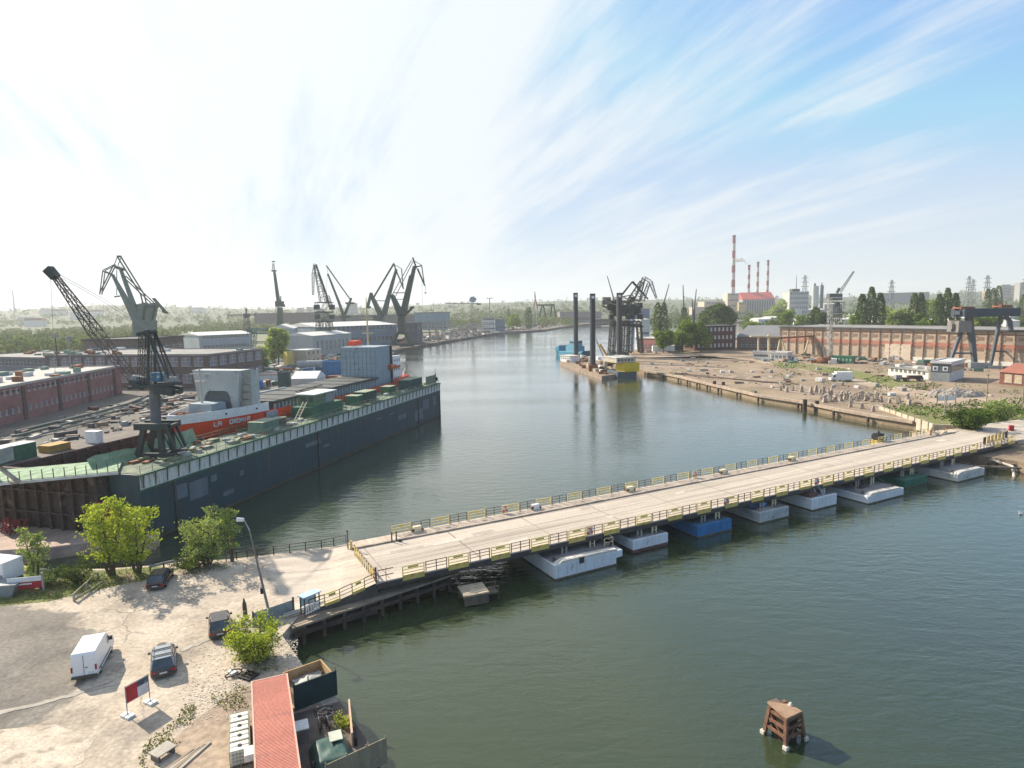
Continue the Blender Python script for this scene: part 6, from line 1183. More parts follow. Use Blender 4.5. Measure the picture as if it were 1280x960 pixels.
# ================================================================== buildings
def bld(name, label, A, B, depth, top, wallm, roofm, cat='building', win=None, gable=0, over=.4, zz=GZ, group=None, winm=None, bands=(), atx=None, plinth=None, gax='x', h=None, extra=None, YA=None, YB=None):
    """front wall from photo point A to B on the ground (or at known distances YA, YB), going back by depth"""
    if YA: a = AT(A[0], A[1], YA); b = AT(B[0], B[1], YB or YA); a = (a.x, a.y); b = (b.x, b.y)
    else: a = P(*A, zz); b = P(*B, zz)
    if h is None: h = HZ((a[0]+b[0])/2 if atx is None else a[0], (a[1]+b[1])/2 if atx is None else a[1], top)-zz
    L_ = math.hypot(b[0]-a[0], b[1]-a[1]); t = thing(name, label, cat, (a[0], a[1], zz), math.atan2(b[1]-a[1], b[0]-a[0]), group)
    mb = MB(); mb.box(0, L_, 0, depth, -.3, h); mb.build('wall', wallm, t)
    mb = MB()
    if gable and gax == 'x': mb.extr([(0, 0)], 0, 0) if 0 else mb.add([(-over, -over, h), (L_+over, -over, h), (L_+over, depth+over, h), (-over, depth+over, h), (-over, depth/2, h+gable), (L_+over, depth/2, h+gable)], [(0, 1, 5, 4), (2, 3, 4, 5), (0, 4, 3), (1, 2, 5), (3, 2, 1, 0)])
    elif gable: mb.add([(-over, -over, h), (L_+over, -over, h), (L_+over, depth+over, h), (-over, depth+over, h), (L_/2, -over, h+gable), (L_/2, depth+over, h+gable)], [(0, 3, 5, 4), (1, 4, 5, 2), (0, 4, 1), (3, 2, 5), (3, 2, 1, 0)])
    else:
        mb.box(-over, L_+over, -over, depth+over, h, h+.35)
        for x0, x1, y0, y1 in ((-over, L_+over, -over, -over+.3), (-over, L_+over, depth+over-.3, depth+over), (-over, -over+.3, -over, depth+over), (L_+over-.3, L_+over, -over, depth+over)): mb.box(x0+.003, x1-.003, y0+.003, y1-.003, h+.35, h+.7)
    mb.build('roof', roofm, t)
    if win:
        nx, nz, w, hh, z0 = win[:5]; m_ = win[5] if len(win) > 5 else .06; dz = (h-z0-hh-.5)/max(1, nz-1) if nz > 1 else 0; dx = L_*(1-2*m_)/nx; me = None
        pairs = len(win) > 6
        for j in range(nz):
            for i in range(nx):
                x = L_*m_+dx*(i+.5)
                if me is None:
                    mb = MB(); mb.box(-w/2, w/2, -.05, 0, 0, hh); mb.box(-w/2-.12, w/2+.12, -.09, 0, -.15, 0, 1)
                    mb.box(-.05, .05, -.08, -.051, 0, hh, 1)
                    if hh > 1.6: mb.box(-w/2, w/2, -.078, -.051, hh*.5, hh*.5+.09, 1)
                    o = mb.build('window', [winm or glass, wframe], t); me = o.data
                else: o = bpy.data.objects.new('window', me); COL.objects.link(o); o.parent = t
                o.location = (x, 0, z0+dz*j)
        # side windows on the right end
        ny = max(0, int(depth/max(4.5, dx)));
        if ny and ny*nz < 40:
            for j in range(nz):
                for i in range(ny): o = bpy.data.objects.new('window', me); COL.objects.link(o); o.parent = t; o.location = (L_, depth/ny*(i+.5), z0+dz*j); o.rotation_euler = (0, 0, math.pi/2)
    for z0, z1, m_, nm in bands: mb = MB(); mb.box(-.06, L_+.06, -.06, depth+.06, z0, z1); mb.build(nm, m_, t)
    if extra: extra(t, L_, depth, h)
    return t
# --- right yard: long hall
def hall_x(t, L_, D_, h):
    n = int(L_/5.1)
    me = None
    for i in range(n+1):
        x = min(L_-.3, i*5.1)
        if me is None:
            mb = MB(); mb.box(-.15, .15, -.5, -.07, 0, h*.55); mb.box(-.15, .15, -.35, -.07, h*.55, h*.97)
            mb.box(-.28, .28, -.65, -.07, 0, .8)
            for k in range(7): mb.beam((0, -.5, h*.06+k*h*.135), (.0, -.7, h*.12+k*h*.135), .14)
            o = mb.build('column', M('column_rust', (.20, .12, .085), (.42, .33, .24), 2.5, .85, thr=(.5, .56)), t); me = o.data
        else: o = bpy.data.objects.new('column', me); COL.objects.link(o); o.parent = t
        o.location = (x, 0, 0)
    mb = MB(); mb.box(-.6, L_+.6, -1.0, -.4, h-.15, h+.45); mb.build('gutter', roofd, t)
    mb = MB(); mb.box(59, 71, -.5, -.07, 0, 7.4); mb.build('sliding_door', M('pale_door', (.66, .56, .44), (.52, .43, .33), 1, .8), t)
    mb = MB(); mb.box(72, L_, -.3, -.07, 0, 1.7); mb.build('plinth', render_w, t)
    me = None
    for k in range(2):
        for i in range(n):
            mb = MB()
            if me is None: mb.box(-1.3, 1.3, -.1, -.062, 0, 1.5); o = mb.build('window', M('brown_glazing', (.20, .14, .10), (.3, .2, .15), 2, .4), t); me = o.data
            else: o = bpy.data.objects.new('window', me); COL.objects.link(o); o.parent = t
            o.location = (i*5.1+2.55, 0, h*(.72 if k else .40))
bld('long_hall', 'very long tan and salmon clad industrial hall with rusty columns along the right yard', (975, 441), (1330, 461.5), 34, 409, tan, roofg, atx=1, bands=((6.3, 8.8, pinkc, 'salmon_band'), (12.6, 13.2, M('band_brown', (.3, .17, .12)), 'eaves_band')), extra=hall_x)
bld('brick_office', 'dark red brick office block of three storeys with white windows left of the warehouse', (868, 438.5), (919, 437), 26, 408.5, M('office_brick', (.12, .055, .045), (.085, .045, .04), 1, .9), roofd, win=(9, 3, 1.2, 2.1, 2.0), winm=M('white_window', (.62, .62, .58), (.3, .32, .33), 1.5, .4))
bld('warehouse', 'low dark warehouse with a broad grey pitched roof right of the brick office block', (921, 437), (976, 438), 60, 421, brick_g, M('slate_roof', (.19, .19, .19), (.15, .15, .155), .1, .8), win=(8, 1, 3, 2.2, 2), gable=6)
bld('low_brick_shed', 'low pink brick shed with pale pillars behind the parked white cars', (797, 438), (823, 439.5), 14, 423, brick_p, roofw, win=(4, 1, 1.6, 3, 1.2))
bld('dark_annex', 'dark low annex right of the pink brick shed', (824, 438.5), (842, 438), 12, 425, brick_g, roofg, win=(3, 1, 1.4, 1.6, 1.6))
bld('small_brick_hut', 'small orange brick hut half hidden by the round trees', (843, 436), (857, 436), 9, 424, brick, roofr, win=(2, 1, 1.2, 1.4, 1.4))
def off_x(t, L_, D_, h):
    mb = MB(); mb.box(1, 3, 2, 3.5, h+.35, h+1.3); mb.box(8, 10, 3, 5, h+.35, h+1.1); mb.tube((14, 3, h+.35), (14, 3, h+1.5), .5, n=10); mb.build('roof_vent', roofw, t)
bld('white_office', 'long low white yard office with a row of dark windows', (1110, 469), (1160, 475), 11, 459.5, render_w, roofg, win=(8, 1, 1.1, 1.1, 1.7, .05), atx=1, extra=off_x)
def two_x(t, L_, D_, h):
    mb = MB(); mb.box(-.06, L_+.06, -.07, D_*.05, 3.0, h-.2); mb.build('dark_upper_storey', M('slate_cladding', (.10, .12, .15), (.075, .09, .115), 1, .6), t)
    for x in (L_*.22, L_*.74):
        mb = MB(); mb.box(x-.75, x+.75, -.12, -.07, 3.7, 5.2); o = mb.build('white_window_surround', white, t); mb = MB(); mb.box(x-.4, x+.4, -.16, -.12, 4.0, 4.9); mb.build('pane', glass, o)
    mb = MB(); mb.box(L_, L_+.06, .6, D_-.6, 3.3, 5.4); mb.build('window_strip', glass, t); mb = MB(); mb.box(-.02, L_+.02, -.45, -.06, 0, 2.9); mb.build('grey_cladding', tank, t)
bld('two_storey_office', 'two storey white office with a dark upper floor and two square white framed windows', (1163, 476), (1187, 477.5), 17, 459, render_w, roofw, h=6.3, extra=two_x)
bld('red_brick_house', 'red brick house with an orange roof at the right edge of the yard', (1249, 480), (1310, 486), 16, 465, brick, roofr, win=(4, 1, 2.2, 2.6, .9, .08), winm=M('sand_window', (.5, .4, .26)), gable=2.6, atx=1)
bld('white_site_hut', 'white flat site hut left of the green container', (962, 450), (984, 451), 6, 441.5, render_w, roofw, win=(4, 1, 1.2, 1, 1.3))
bld('white_site_hut', 'long white site hut below the cream gantry crane', (941, 448.5), (961, 449), 5, 441, render_w, roofw, win=(5, 1, 1.2, 1, 1.3))
t = thing('green_container', 'dark green ribbed container standing at the foot of the white lattice mast', 'container', (*P(1040, 453.5, GZ), GZ), math.atan2(P(1063, 454.5, GZ)[1]-P(1040, 453.5, GZ)[1], P(1063, 454.5, GZ)[0]-P(1040, 453.5, GZ)[0]))
mb = MB(); mb.box(0, 9, 0, 3, 0, 3.4); mb.build('body', M('container_green', (.04, .17, .09), (.03, .12, .07), 1, .6), t); mb = MB(); [mb.box(1+k*1.6, 1.9+k*1.6, -.05, 0, 1, 2.2) for k in range(5)]; mb.build('pale_panel', M('pale_green', (.35, .5, .38)), t)
mcrane('gantry_crane', 'big dark blue portal gantry crane with slanting legs in front of the long hall', 'gantry crane', 268, (1225, 458), [
    ('main_girder', 0, 2.5, [('b', [(1197, 391), (1266, 390)], 10)]), ('leg', 1, 0, [('b', [(1211, 396), (1219, 459)], 6.5, 4.5)]), ('leg', 1, 0, [('b', [(1203, 410), (1188, 452)], 4, 3)]), ('leg', 1, 0, [('b', [(1251, 394), (1238, 458)], 3.8, 2.8)]), ('leg', 1, 0, [('b', [(1256, 396), (1262, 400), (1270, 456)], 4.6, 3.2)]),
    ('cross_beam', 1, 0, [('b', [(1191, 441.5), (1214, 441.5)], 2)]), ('cross_beam', 1, 0, [('b', [(1241, 439), (1267, 440)], 1.8)]), ('cab', 2, 1.2, [('b', [(1191, 408), (1207, 408)], 14)]), ('trolley', 3, 2, [('b', [(1196, 385), (1213, 385)], 3.5), ('b', [(1246, 383), (1260, 383)], 3.5), ('t', [(1252, 382), (1253, 377)], 1)])],
    [M('gantry_blue', (.04, .058, .078), (.03, .045, .062), .4, .6), M('gantry_grey', (.095, .11, .125), (.075, .088, .1), .4, .6), M('cab_grey', (.22, .21, .2), (.16, .15, .14)), rusto])
mcrane('gantry_crane', 'small cream legged gantry crane with a rusty girder left of the long hall', 'gantry crane', 345, (985, 443), [
    ('main_girder', 0, .8, [('b', [(938, 420.5), (974, 421)], 1.8)]), ('rusty_girder', 1, .8, [('b', [(972, 422.5), (1017, 420)], 2)]), ('leg', 0, 0, [('b', [(948, 421), (948, 441)], 1.6)]), ('leg', 0, 0, [('b', [(961, 418), (961, 441)], 2.2)]), ('leg', 0, 0, [('b', [(976, 420), (971, 444)], 1.5), ('b', [(976, 420), (983, 444)], 1.5)]), ('leg', 0, 0, [('b', [(1012, 421), (1006, 440)], 1.3), ('b', [(1012, 421), (1017, 440)], 1.3)])], [M('gantry_cream', (.66, .56, .36), (.55, .45, .28)), rusto])
mcrane('lattice_mast', 'slender white lattice mast standing by the green container', 'mast', 300, (1037, 456), [('mast', 0, 0, [('l', [(1037, 457), (1037, 372)], 4.6, 4)]), ('arm', 0, 0, [('b', [(1032, 372), (1052, 372)], 1.3), ('b', [(1037, 392), (1052, 392)], .8)])], [M('mast_white', (.55, .55, .5), (.42, .42, .38))])
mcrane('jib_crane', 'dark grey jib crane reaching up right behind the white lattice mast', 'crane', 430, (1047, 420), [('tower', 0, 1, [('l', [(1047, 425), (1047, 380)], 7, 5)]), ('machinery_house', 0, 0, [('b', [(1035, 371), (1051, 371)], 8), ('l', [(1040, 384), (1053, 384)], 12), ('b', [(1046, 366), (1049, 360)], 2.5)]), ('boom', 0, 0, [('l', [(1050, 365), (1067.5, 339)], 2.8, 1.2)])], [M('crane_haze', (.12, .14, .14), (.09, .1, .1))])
mcrane('crawler_crane', 'small rusty crawler crane working left of the lattice mast', 'crane', 298, (1028, 457), [('track', 0, 1.2, [('b', [(1022, 456), (1038, 456)], 3)]), ('body', 1, 1, [('b', [(1024, 450), (1035, 450)], 7)]), ('boom', 0, .5, [('l', [(1028, 446), (1022, 430)], 2.2)]), ('rusty_chute', 1, .8, [('b', [(1038, 444), (1050, 452)], 2)])], [dkst, rusto])
# vehicles and things in the yard
def ylocal(name, label, cat, a, b, rz=0, group=None): return thing(name, label, cat, (*P(a, b, GZ), GZ+.02), rz, group)
t = ylocal('box_van', 'pale grey box van parked alone on the brown yard', 'van', 1051, 476.5, R(177)); mb = MB(); mb.extr([(-3.8, .5), (2.0, .5), (2.0, 3.4), (-3.6, 3.4)], -1.15, 1.15); mb.build('box_body', white, t, bevel=.1); mb = MB(); mb.extr([(2.02, .5), (3.9, .5), (3.8, 1.35), (2.9, 2.6), (2.02, 2.9)], -1.05, 1.05); mb.build('cab', white, t, bevel=.08)
mb = MB(); mb.add([(3.82, -.95, 1.4), (3.82, .95, 1.4), (2.95, .9, 2.55), (2.95, -.9, 2.55)], [(0, 1, 2, 3)]); mb.box(2.3, 3.2, -1.07, -1.05, 1.5, 2.3); mb.box(2.3, 3.2, 1.05, 1.07, 1.5, 2.3); mb.build('cab_window', glass, t)
for x in (-2.3, 2.8):
    for s_ in (-1, 1): wheel(t, x, s_*1.0, .42, .26)
t = ylocal('flat_trailer', 'dark loaded trailer with a tractor in front of the white office', 'trailer', 1138, 476.5, R(-5)); mb = MB(); mb.box(-3, 4, -1, 1, .9, 1.3); mb.box(-1, 3.6, -.8, .8, 1.3, 2.0); mb.build('load_bed', rust, t)
mb = MB(); mb.box(-5.2, -3.2, -.8, .8, .7, 2.2); mb.build('tractor', tank, t); [wheel(t, x, s_*1.0, .6, .35) for x in (-4.6, -1.5, 3) for s_ in (-1, 1)]
t = ylocal('sand_heap', 'heap of grey sand and rubble left of the leaning bushes', 'heap', 1192, 494); mb = MB(); n = 26; rq_ = random.Random(8)
for i in range(n+1):
    for j in range(n+1):
        x = (i/n-.5)*18; y = (j/n-.5)*11; e = max(0, 1-(x/8.6)**2-(y/5.2)**2); mb.v.append((x, y, 2.4*e**.7*(.75+.25*math.sin(x*.9+1)*math.cos(y))+rq_.uniform(-.18, .18)*(e > 0)-.05))
for i in range(n):
    for j in range(n): mb.f.append((i*(n+1)+j, (i+1)*(n+1)+j, (i+1)*(n+1)+j+1, i*(n+1)+j+1)); mb.m.append(0)
mb.build('mound', M('heap_grey', (.36, .32, .27), (.22, .19, .16), 1.2, .95, bump=.15), t)
# armour blocks on the quay
t0 = None; rq_ = random.Random(21); spots = []
for i in range(9): spots.append((979+i*11.5, 486+i*1.9+rq_.uniform(-1, 1)))
for i in range(9): spots.append((1020+i*9.5, 491+i*1.3+rq_.uniform(-1.5, 1.5)))
for i in range(11): spots.append((1031+i*6.4, 501.5-i*.25+rq_.uniform(-1.6, 1.6)))
for i in range(9): spots.append((1027+i*8.5, 497.5+i*.3+rq_.uniform(-2, 2)))
spots += [(1090, 502), (1101, 502.5), (1112, 504), (1123, 504), (1134, 501), (1136, 507), (1063, 509), (1077.5, 511), (1091.5, 514.5), (1064, 504), (983, 490), (976, 488)]
for i, (a, b) in enumerate(spots):
    loc = (*P(a, b, GZ), GZ)
    if t0 is None:
        t0 = ylocal('concrete_block', 'one of the pale tapered concrete armour blocks scattered on the right quay', 'concrete block', a, b, 0, 'concrete armour blocks on the right quay')
        mb = MB(); mb.beam((0, 0, 0), (0, 0, 1.5), 1.15, 1.0, 0, .5, .5); mb.beam((-.45, 0, 1.35), (.45, 0, 1.75), .5, .5); mb.beam((0, -.55, .2), (0, .55, .2), .4); mb.build('body', M('block_concrete', (.38, .32, .26), (.26, .21, .17), 1, .95), t0, bevel=.05)
    else:
        t_ = copy_tree(t0, loc, rq_.uniform(0, 6.3)); s_ = rq_.uniform(.8, 1.2); t_.scale = (s_, s_, s_*rq_.uniform(.85, 1.1))
for i in range(16):
    a = 815+i*21+rq_.uniform(-6, 6); b = float(np.interp(a, [815, 950, 1110, 1150], [452, 468, 487, 494]))+rq_.uniform(-7, 7)
    t = ylocal('stone_block', 'one of the loose pale stone blocks along the rubble strip of the right yard', 'stone block', a, b, rq_.uniform(0, 3), 'loose stone blocks along the rubble strip'); mb = MB(); s_ = rq_.uniform(.9, 1.9); mb.obox(0, 0, 0, s_*1.5, s_, s_*.7); mb.build('stone', [roofw, conc][i % 2], t, bevel=.06)
# old slip beams, dark strips lying on the yard
for i in range(9):
    p_ = P(838+i*14, 466+i*1.5, GZ); q_ = P(870+i*16, 473+i*1.2-2, GZ); mb = MB(); mb.beam((p_[0], p_[1], GZ+.15), (q_[0], q_[1], GZ+.15), .8, .3)
    tag(mb.build('slip_beam', M('slip_timber', (.09, .06, .045), (.14, .1, .07), 1, .9)), 'one of the dark timber slip beams lying across the yard near the water', 'timber beam', 'dark slip beams on the right yard')
# quay edge with fenders
ep = [(58, 274), (63, 262), (66.1, 250), (71.4, 217.8), (76.1, 194.4), (82.3, 181), (85.5, 167), (89, 157), (93.5, 147)]
t = thing('quay_edge', 'low concrete coping with dark fenders along the right quay', 'quay wall', (58, 274, 0)); mb = MB(); mf = MB(); fl = []
for (x0, y0), (x1, y1) in zip(ep, ep[1:]):
    mb.beam((x0-58, y0-274, GZ-.1), (x1-58, y1-274, GZ-.1), 1.1, .7); L_ = math.hypot(x1-x0, y1-y0); n = max(1, int(L_/8))
    for k in range(n): f = k/n; fl.append((x0+(x1-x0)*f-58.75, y0+(y1-y0)*f-274.3, .1))
mb.build('coping', M('coping_pale', (.48, .38, .29), (.3, .23, .17), .5, .9), t); mf.box(-.25, .25, -.3, .3, 0, 1.35); o = mf.build('fender', M('fender_dark', (.07, .05, .04)), t); o.location = fl[0]; rep(o, fl[1:])
for a, b in ((893, 484), (1006, 509)):
    mb = MB(); x, y = P(a, b, 1); mb.tube((x, y, -1), (x, y, 3.2), .6, n=8); mb.tube((x+2.6, y-1.5, -1), (x+2.6, y-1.5, 3), .6, n=8); tag(mb.build('mooring_piles', M('fender_dark')), 'pair of dark mooring piles at the quay edge, '+('left' if a < 900 else 'right')+' of the two pairs', 'mooring piles')
t = thing('retaining_wall', 'pale concrete retaining wall beside the water near the right bridge end', 'wall', (0, 0, 0)); w0 = P(1046, 497, 1.9); mb = MB(); mb.beam((96.0, 165.5, 1.4), (93.2, 139.5, 1.4), .5, 2.6); mb.beam((93.2, 139.5, 1.4), (97.5, 137.5, 1.4), .5, 2.6)
mb.build('wall_face', M('wall_cream', (.58, .48, .36), (.42, .34, .26), .6, .9), t); mb = MB(); [mb.box(95.9-i*.33-.1-.2, 95.9-i*.33+.1-.2, 165-i*3, 165.3-i*3, .2, 2.9) for i in range(9)]; mb.build('pilaster', conc, t)
for a, b, h_, lab in ((1233, 505, 8.2, 'dark wooden utility pole behind the round green bush'), (1278, 512, 7.0, 'wooden utility pole at the right edge beyond the road'), (1180, 521, 5.5, 'short grey pole in the grass left of the round bush')):
    t = ylocal('utility_pole', lab, 'pole', a, b); mb = MB(); mb.tube((0, 0, 0), (0, 0, h_), .13, .1, 7); mb.build('pole', wood if h_ > 6 else conc, t); mb = MB(); mb.beam((-.5, 0, h_-.4), (.5, 0, h_-.4), .1); mb.build('cross_arm', dkst, t)
t = ylocal('billboard_frame', 'low dark frame with a white board in the grass left of the round bush', 'sign', 1187, 506, R(10)); mb = MB(); mb.box(-4, 1.8, -.06, .06, 1.2, 2.4); mb.build('board', white, t); mb = MB(); [mb.box(x, x+.14, -.07, .07, 0, 2.5) for x in (-4, -1, 1.7)]; mb.build('post', dkst, t)
t = thing('barrier_block', 'cream and brown gate posts with a tilted board at the right bridge end', 'gate', (*P(1168, 545, 3.0), 2.82), BA); mb = MB(); mb.box(-1.5, -1.2, -.1, .1, 0, 1.6); mb.box(3.6, 4.1, -.2, .2, 0, 1.4); mb.build('gate_post', rusto, t); mb = MB(); mb.beam((-1.2, 0, 1.2), (2.2, 0, .3), .12, .35); mb.beam((1.2, -.4, .2), (3.6, -.4, .9), .12, .6); mb.build('board', cream, t)
t = thing('red_barrier', 'red and white road barrier on the road at the right edge', 'barrier', (*P(1264, 537, 3), 2.8), R(-20)); mb = MB(); mb.box(-.4, .4, -.3, .3, 0, 1.1); mb.build('red_base', M('banner_red'), t); mb = MB(); mb.beam((0, 0, .9), (8, 0, .9), .14); mb.build('white_arm', white, t)
tree('leafy_bush', 'big rounded deep green bush at the right end of the bridge', 'bush', (*P(1211, 541, GZ), GZ), 4.6, 3.6, 7, 4200, .24, lf3, 41, .05, spread=.8)
tree('leafy_bush', 'smaller lighter green bush right of the rounded one at the right bridge end', 'bush', (*P(1250, 526, GZ), GZ), 4.4, 3.0, 6, 2600, .24, lf2, 42, .05, spread=.8)
tree('leafy_bush', 'low dark green shrub by the road beyond the two bushes', 'bush', (*P(1231, 531, GZ), GZ), 2.8, 2.4, 5, 1200, .22, lf3, 43, .05, spread=.8)
# parked vehicles beyond the yard
cars = [(803, 441, 20), (811, 440.5, 30), (820, 441.5, 10), (829, 441, 95), (842, 440, 95)]
kinds = [(shipwhite, 'small white car, leftmost of the vehicles parked behind the yard'), (paint_s, 'silver car, second of the vehicles parked behind the yard'), (shipwhite, 'white car in the middle of the vehicles parked behind the yard')]
for (a, b, hd), (pm_, lab) in zip(cars, kinds): car('parked_car', lab, 'car', (*P(a, b, GZ), GZ), hd, pm_, 4.6, 1.9, 1.6)
for (a, b, hd), lab, L_ in zip(cars[3:], ('long white lorry trailer parked right of the white cars', 'dark trailer with a white roof, rightmost of the parked vehicles'), (13, 11)):
    t = ylocal('lorry_trailer', lab, 'trailer', a, b, R(hd-95)); mb = MB(); mb.box(-L_/2, L_/2, -1.3, 1.3, 1.1, 4); mb.build('box_body', shipwhite if L_ > 12 else roofd, t, bevel=.05); mb = MB(); mb.box(-L_/2-.1, L_/2+.1, -1.4, 1.4, 4, 4.15); mb.build('roof', white, t); [wheel(t, x, s_*1.1, .5, .3) for x in (-L_*.3, L_*.3) for s_ in (-1, 1)]
# ------------------------------------------------------------------ mid distance trees
lf4 = leafmat('park_leaves', (.07, .13, .025), (.27, .37, .07), (.15, .23, .045), .35, .15); lf5 = leafmat('poplar_leaves', (.045, .085, .028), (.15, .22, .07), (.085, .135, .042), .25, .12)
def ctree(name, label, a, ytop, ybase, Y, wpx, n, lm, seed, conic=False, group=None, leaf=None, multi=1):
    rg = np.random.default_rng(seed); b_ = AT(a, 400, Y); x, y = b_.x, Y; top = HZ(x, y, ytop); h = top-GZ; r = wpx*Y/FPX/2*1.2; t = thing(name, label, 'tree', (x, y, GZ), 0, group); pts = []
    if conic:
        for m in range(multi):
            ox = (m-(multi-1)/2)*r*.9; hh = h*(1-.12*abs(m-(multi-1)/2)*rg.uniform(.6, 1.2)); k = int(n*1.7)//multi; z = rg.uniform(.06, 1, k)**.9; rr = r/(multi**.55)*np.sin(np.clip(z, .0, 1)*math.pi*.93+.12)**.55*rg.uniform(.3, 1, k)**.5*(1+.06*np.sin(z*23+m)); th = rg.uniform(0, 6.28, k); pts.append(np.stack([ox+rr*np.cos(th), rr*np.sin(th), z*hh], 1))
    else:
        nl_ = 14; n = int(n*1.9)
        for m in range(nl_):
            th = rg.uniform(0, 6.28); zz = rg.uniform(.32, .82); q_ = r*rg.uniform(.2, .68)*(1.1-.6*abs(zz-.5)); c = (q_*math.cos(th), q_*math.sin(th), zz*h); pts.append(crown_pts(rg, c, r*rg.uniform(.3, .5), h*rg.uniform(.13, .22), n//nl_))
    p_ = np.concatenate(pts); mb = MB(); mb.tube((0, 0, 0), (0, 0, h*.75), .02*h, .006*h, 7)
    for _ in range(5): th = rg.uniform(0, 6.28); z = h*rg.uniform(.25, .5); mb.tube((0, 0, z), (r*.5*math.cos(th), r*.5*math.sin(th), z+h*.2), .009*h, .004*h, 5)
    mb.build('trunk', M('bark'), t); quads('crown', p_, (leaf or .06*r+.3), lm, t, seed=seed); return t
TL = [('round_tree', 'fresh green round tree, leftmost of the three beside the pink brick shed', 830, 408, 440, 375, 26, 1500, lf4, 0), ('round_tree', 'bright green tall round tree behind the small orange brick hut', 853, 398, 440, 385, 32, 2200, lf4, 0), ('round_tree', 'bright green round tree touching the brick office block', 877, 399, 440, 380, 26, 2000, lf4, 0),
      ('dark_tree', 'large dark green tree rising behind the brick office block', 902, 376, 420, 520, 34, 2600, lf5, 0), ('dark_tree', 'mid green tree left of the large dark one behind the brick office block', 886, 386, 420, 540, 24, 1500, lf5, 0), ('poplar_tree', 'tall dark poplar clump left of the round trees', 826, 375, 430, 470, 14, 1300, lf5, 2), ('poplar_tree', 'slim poplar with a bare top in line with the round trees', 855, 384, 420, 560, 9, 800, lf5, 1),
      ('poplar_tree', 'pair of tall dark poplars, leftmost behind the long hall', 1088, 359, 415, 430, 21, 2600, lf5, 3), ('poplar_tree', 'tall poplar pair above the middle of the long hall', 1146, 362, 415, 430, 15, 2000, lf5, 2), ('poplar_tree', 'tall dark poplar clump left of the blue gantry crane', 1183, 360, 415, 430, 19, 2600, lf5, 3), ('poplar_tree', 'narrow poplar pair just left of the gantry crane girder', 1236, 357, 400, 620, 12, 1300, lf5, 2), ('poplar_tree', 'tall narrow poplar right of the narrow pair, behind the gantry', 1246, 357, 400, 620, 9, 1000, lf5, 1), ('poplar_tree', 'dark poplar at the right edge above the long hall', 1277, 368, 405, 560, 8, 900, lf5, 1),
      ('round_tree', 'broad willow green tree between the poplars above the long hall', 1122, 383, 415, 440, 34, 2000, lf2, 0), ('round_tree', 'rounded green tree right of the willow green one above the long hall', 1152, 390, 415, 425, 30, 1600, lf4, 0), ('round_tree', 'dark green tree behind the white lattice mast', 1024, 378, 415, 470, 24, 1900, lf5, 0), ('round_tree', 'low green tree left above the long hall roof', 983, 385, 412, 560, 20, 1100, lf4, 0), ('round_tree', 'low light green tree above the grey warehouse roof', 942, 398, 412, 520, 26, 1100, lf4, 0), ('round_tree', 'small green tree left of the leftmost poplars behind the long hall', 1070, 391, 412, 460, 18, 1000, lf4, 0), ('round_tree', 'green tree hedge seen below the gantry girder', 1224, 391, 412, 450, 46, 1900, lf4, 0), ('round_tree', 'olive green tree mass between two dark poplar clumps', 1165, 372, 400, 640, 24, 1400, lf4, 0), ('round_tree', 'rounded pale green tree in front of the white tower block', 970, 372, 400, 800, 24, 1200, lf2, 0), ('round_tree', 'small green tree between the sheds left of the mast', 1002, 393, 410, 600, 18, 800, lf4, 0),
      ('round_tree', 'hazy green tree growing between the brick block and the teal crane frame', 345, 406, 450, 330, 30, 1600, lf2, 0), ('round_tree', 'low pale green tree left of the hazy green one', 322, 432, 452, 300, 24, 900, lf2, 0), ('poplar_tree', 'dark poplar on the far river bank left of the red topped crane', 661, 384, 405, 820, 9, 800, lf5, 1), ('round_tree', 'round green tree on the far bank right of the white office block', 642, 391, 405, 860, 20, 800, lf4, 0), ('poplar_tree', 'small dark poplar on the far bank above the white office block', 636, 386, 400, 900, 6, 500, lf5, 1)]
for i, (nm, lab, a, yt, yb, Y, w, n, lm, kd) in enumerate(TL): ctree(nm, lab, a, yt, yb, Y, w, n, lm, 100+i, conic=kd > 0, multi=max(1, kd))
# back rows of trees on the right and across the plain
pts = []; sz = []; rg = np.random.default_rng(77)
for _ in range(230):
    p_ = rg.uniform(930, 1330); Y = rg.uniform(520, 1000); r = rg.uniform(4, 8); q_ = crown_pts(rg, (hx(p_, Y), Y, GZ+r*.85), r, r*rg.uniform(.8, 1.5), 70); pts.append(q_); sz += [r*.2]*70
for _ in range(60):
    p_ = rg.uniform(815, 905); Y = rg.uniform(450, 760); r = rg.uniform(2.2, 3.6); q_ = crown_pts(rg, (hx(p_, Y), Y, GZ+r*2.6), r, r*rg.uniform(2, 3.2), 60); pts.append(q_); sz += [r*.26]*60
tag(quads('woodland', np.concatenate(pts), np.array(sz), leafmat('belt_leaves', (.035, .065, .02), (.15, .20, .055), (.08, .12, .032), .25, .06), seed=8), 'belt of mixed green trees behind the long hall and the harbour yard', 'woodland', kind='stuff')
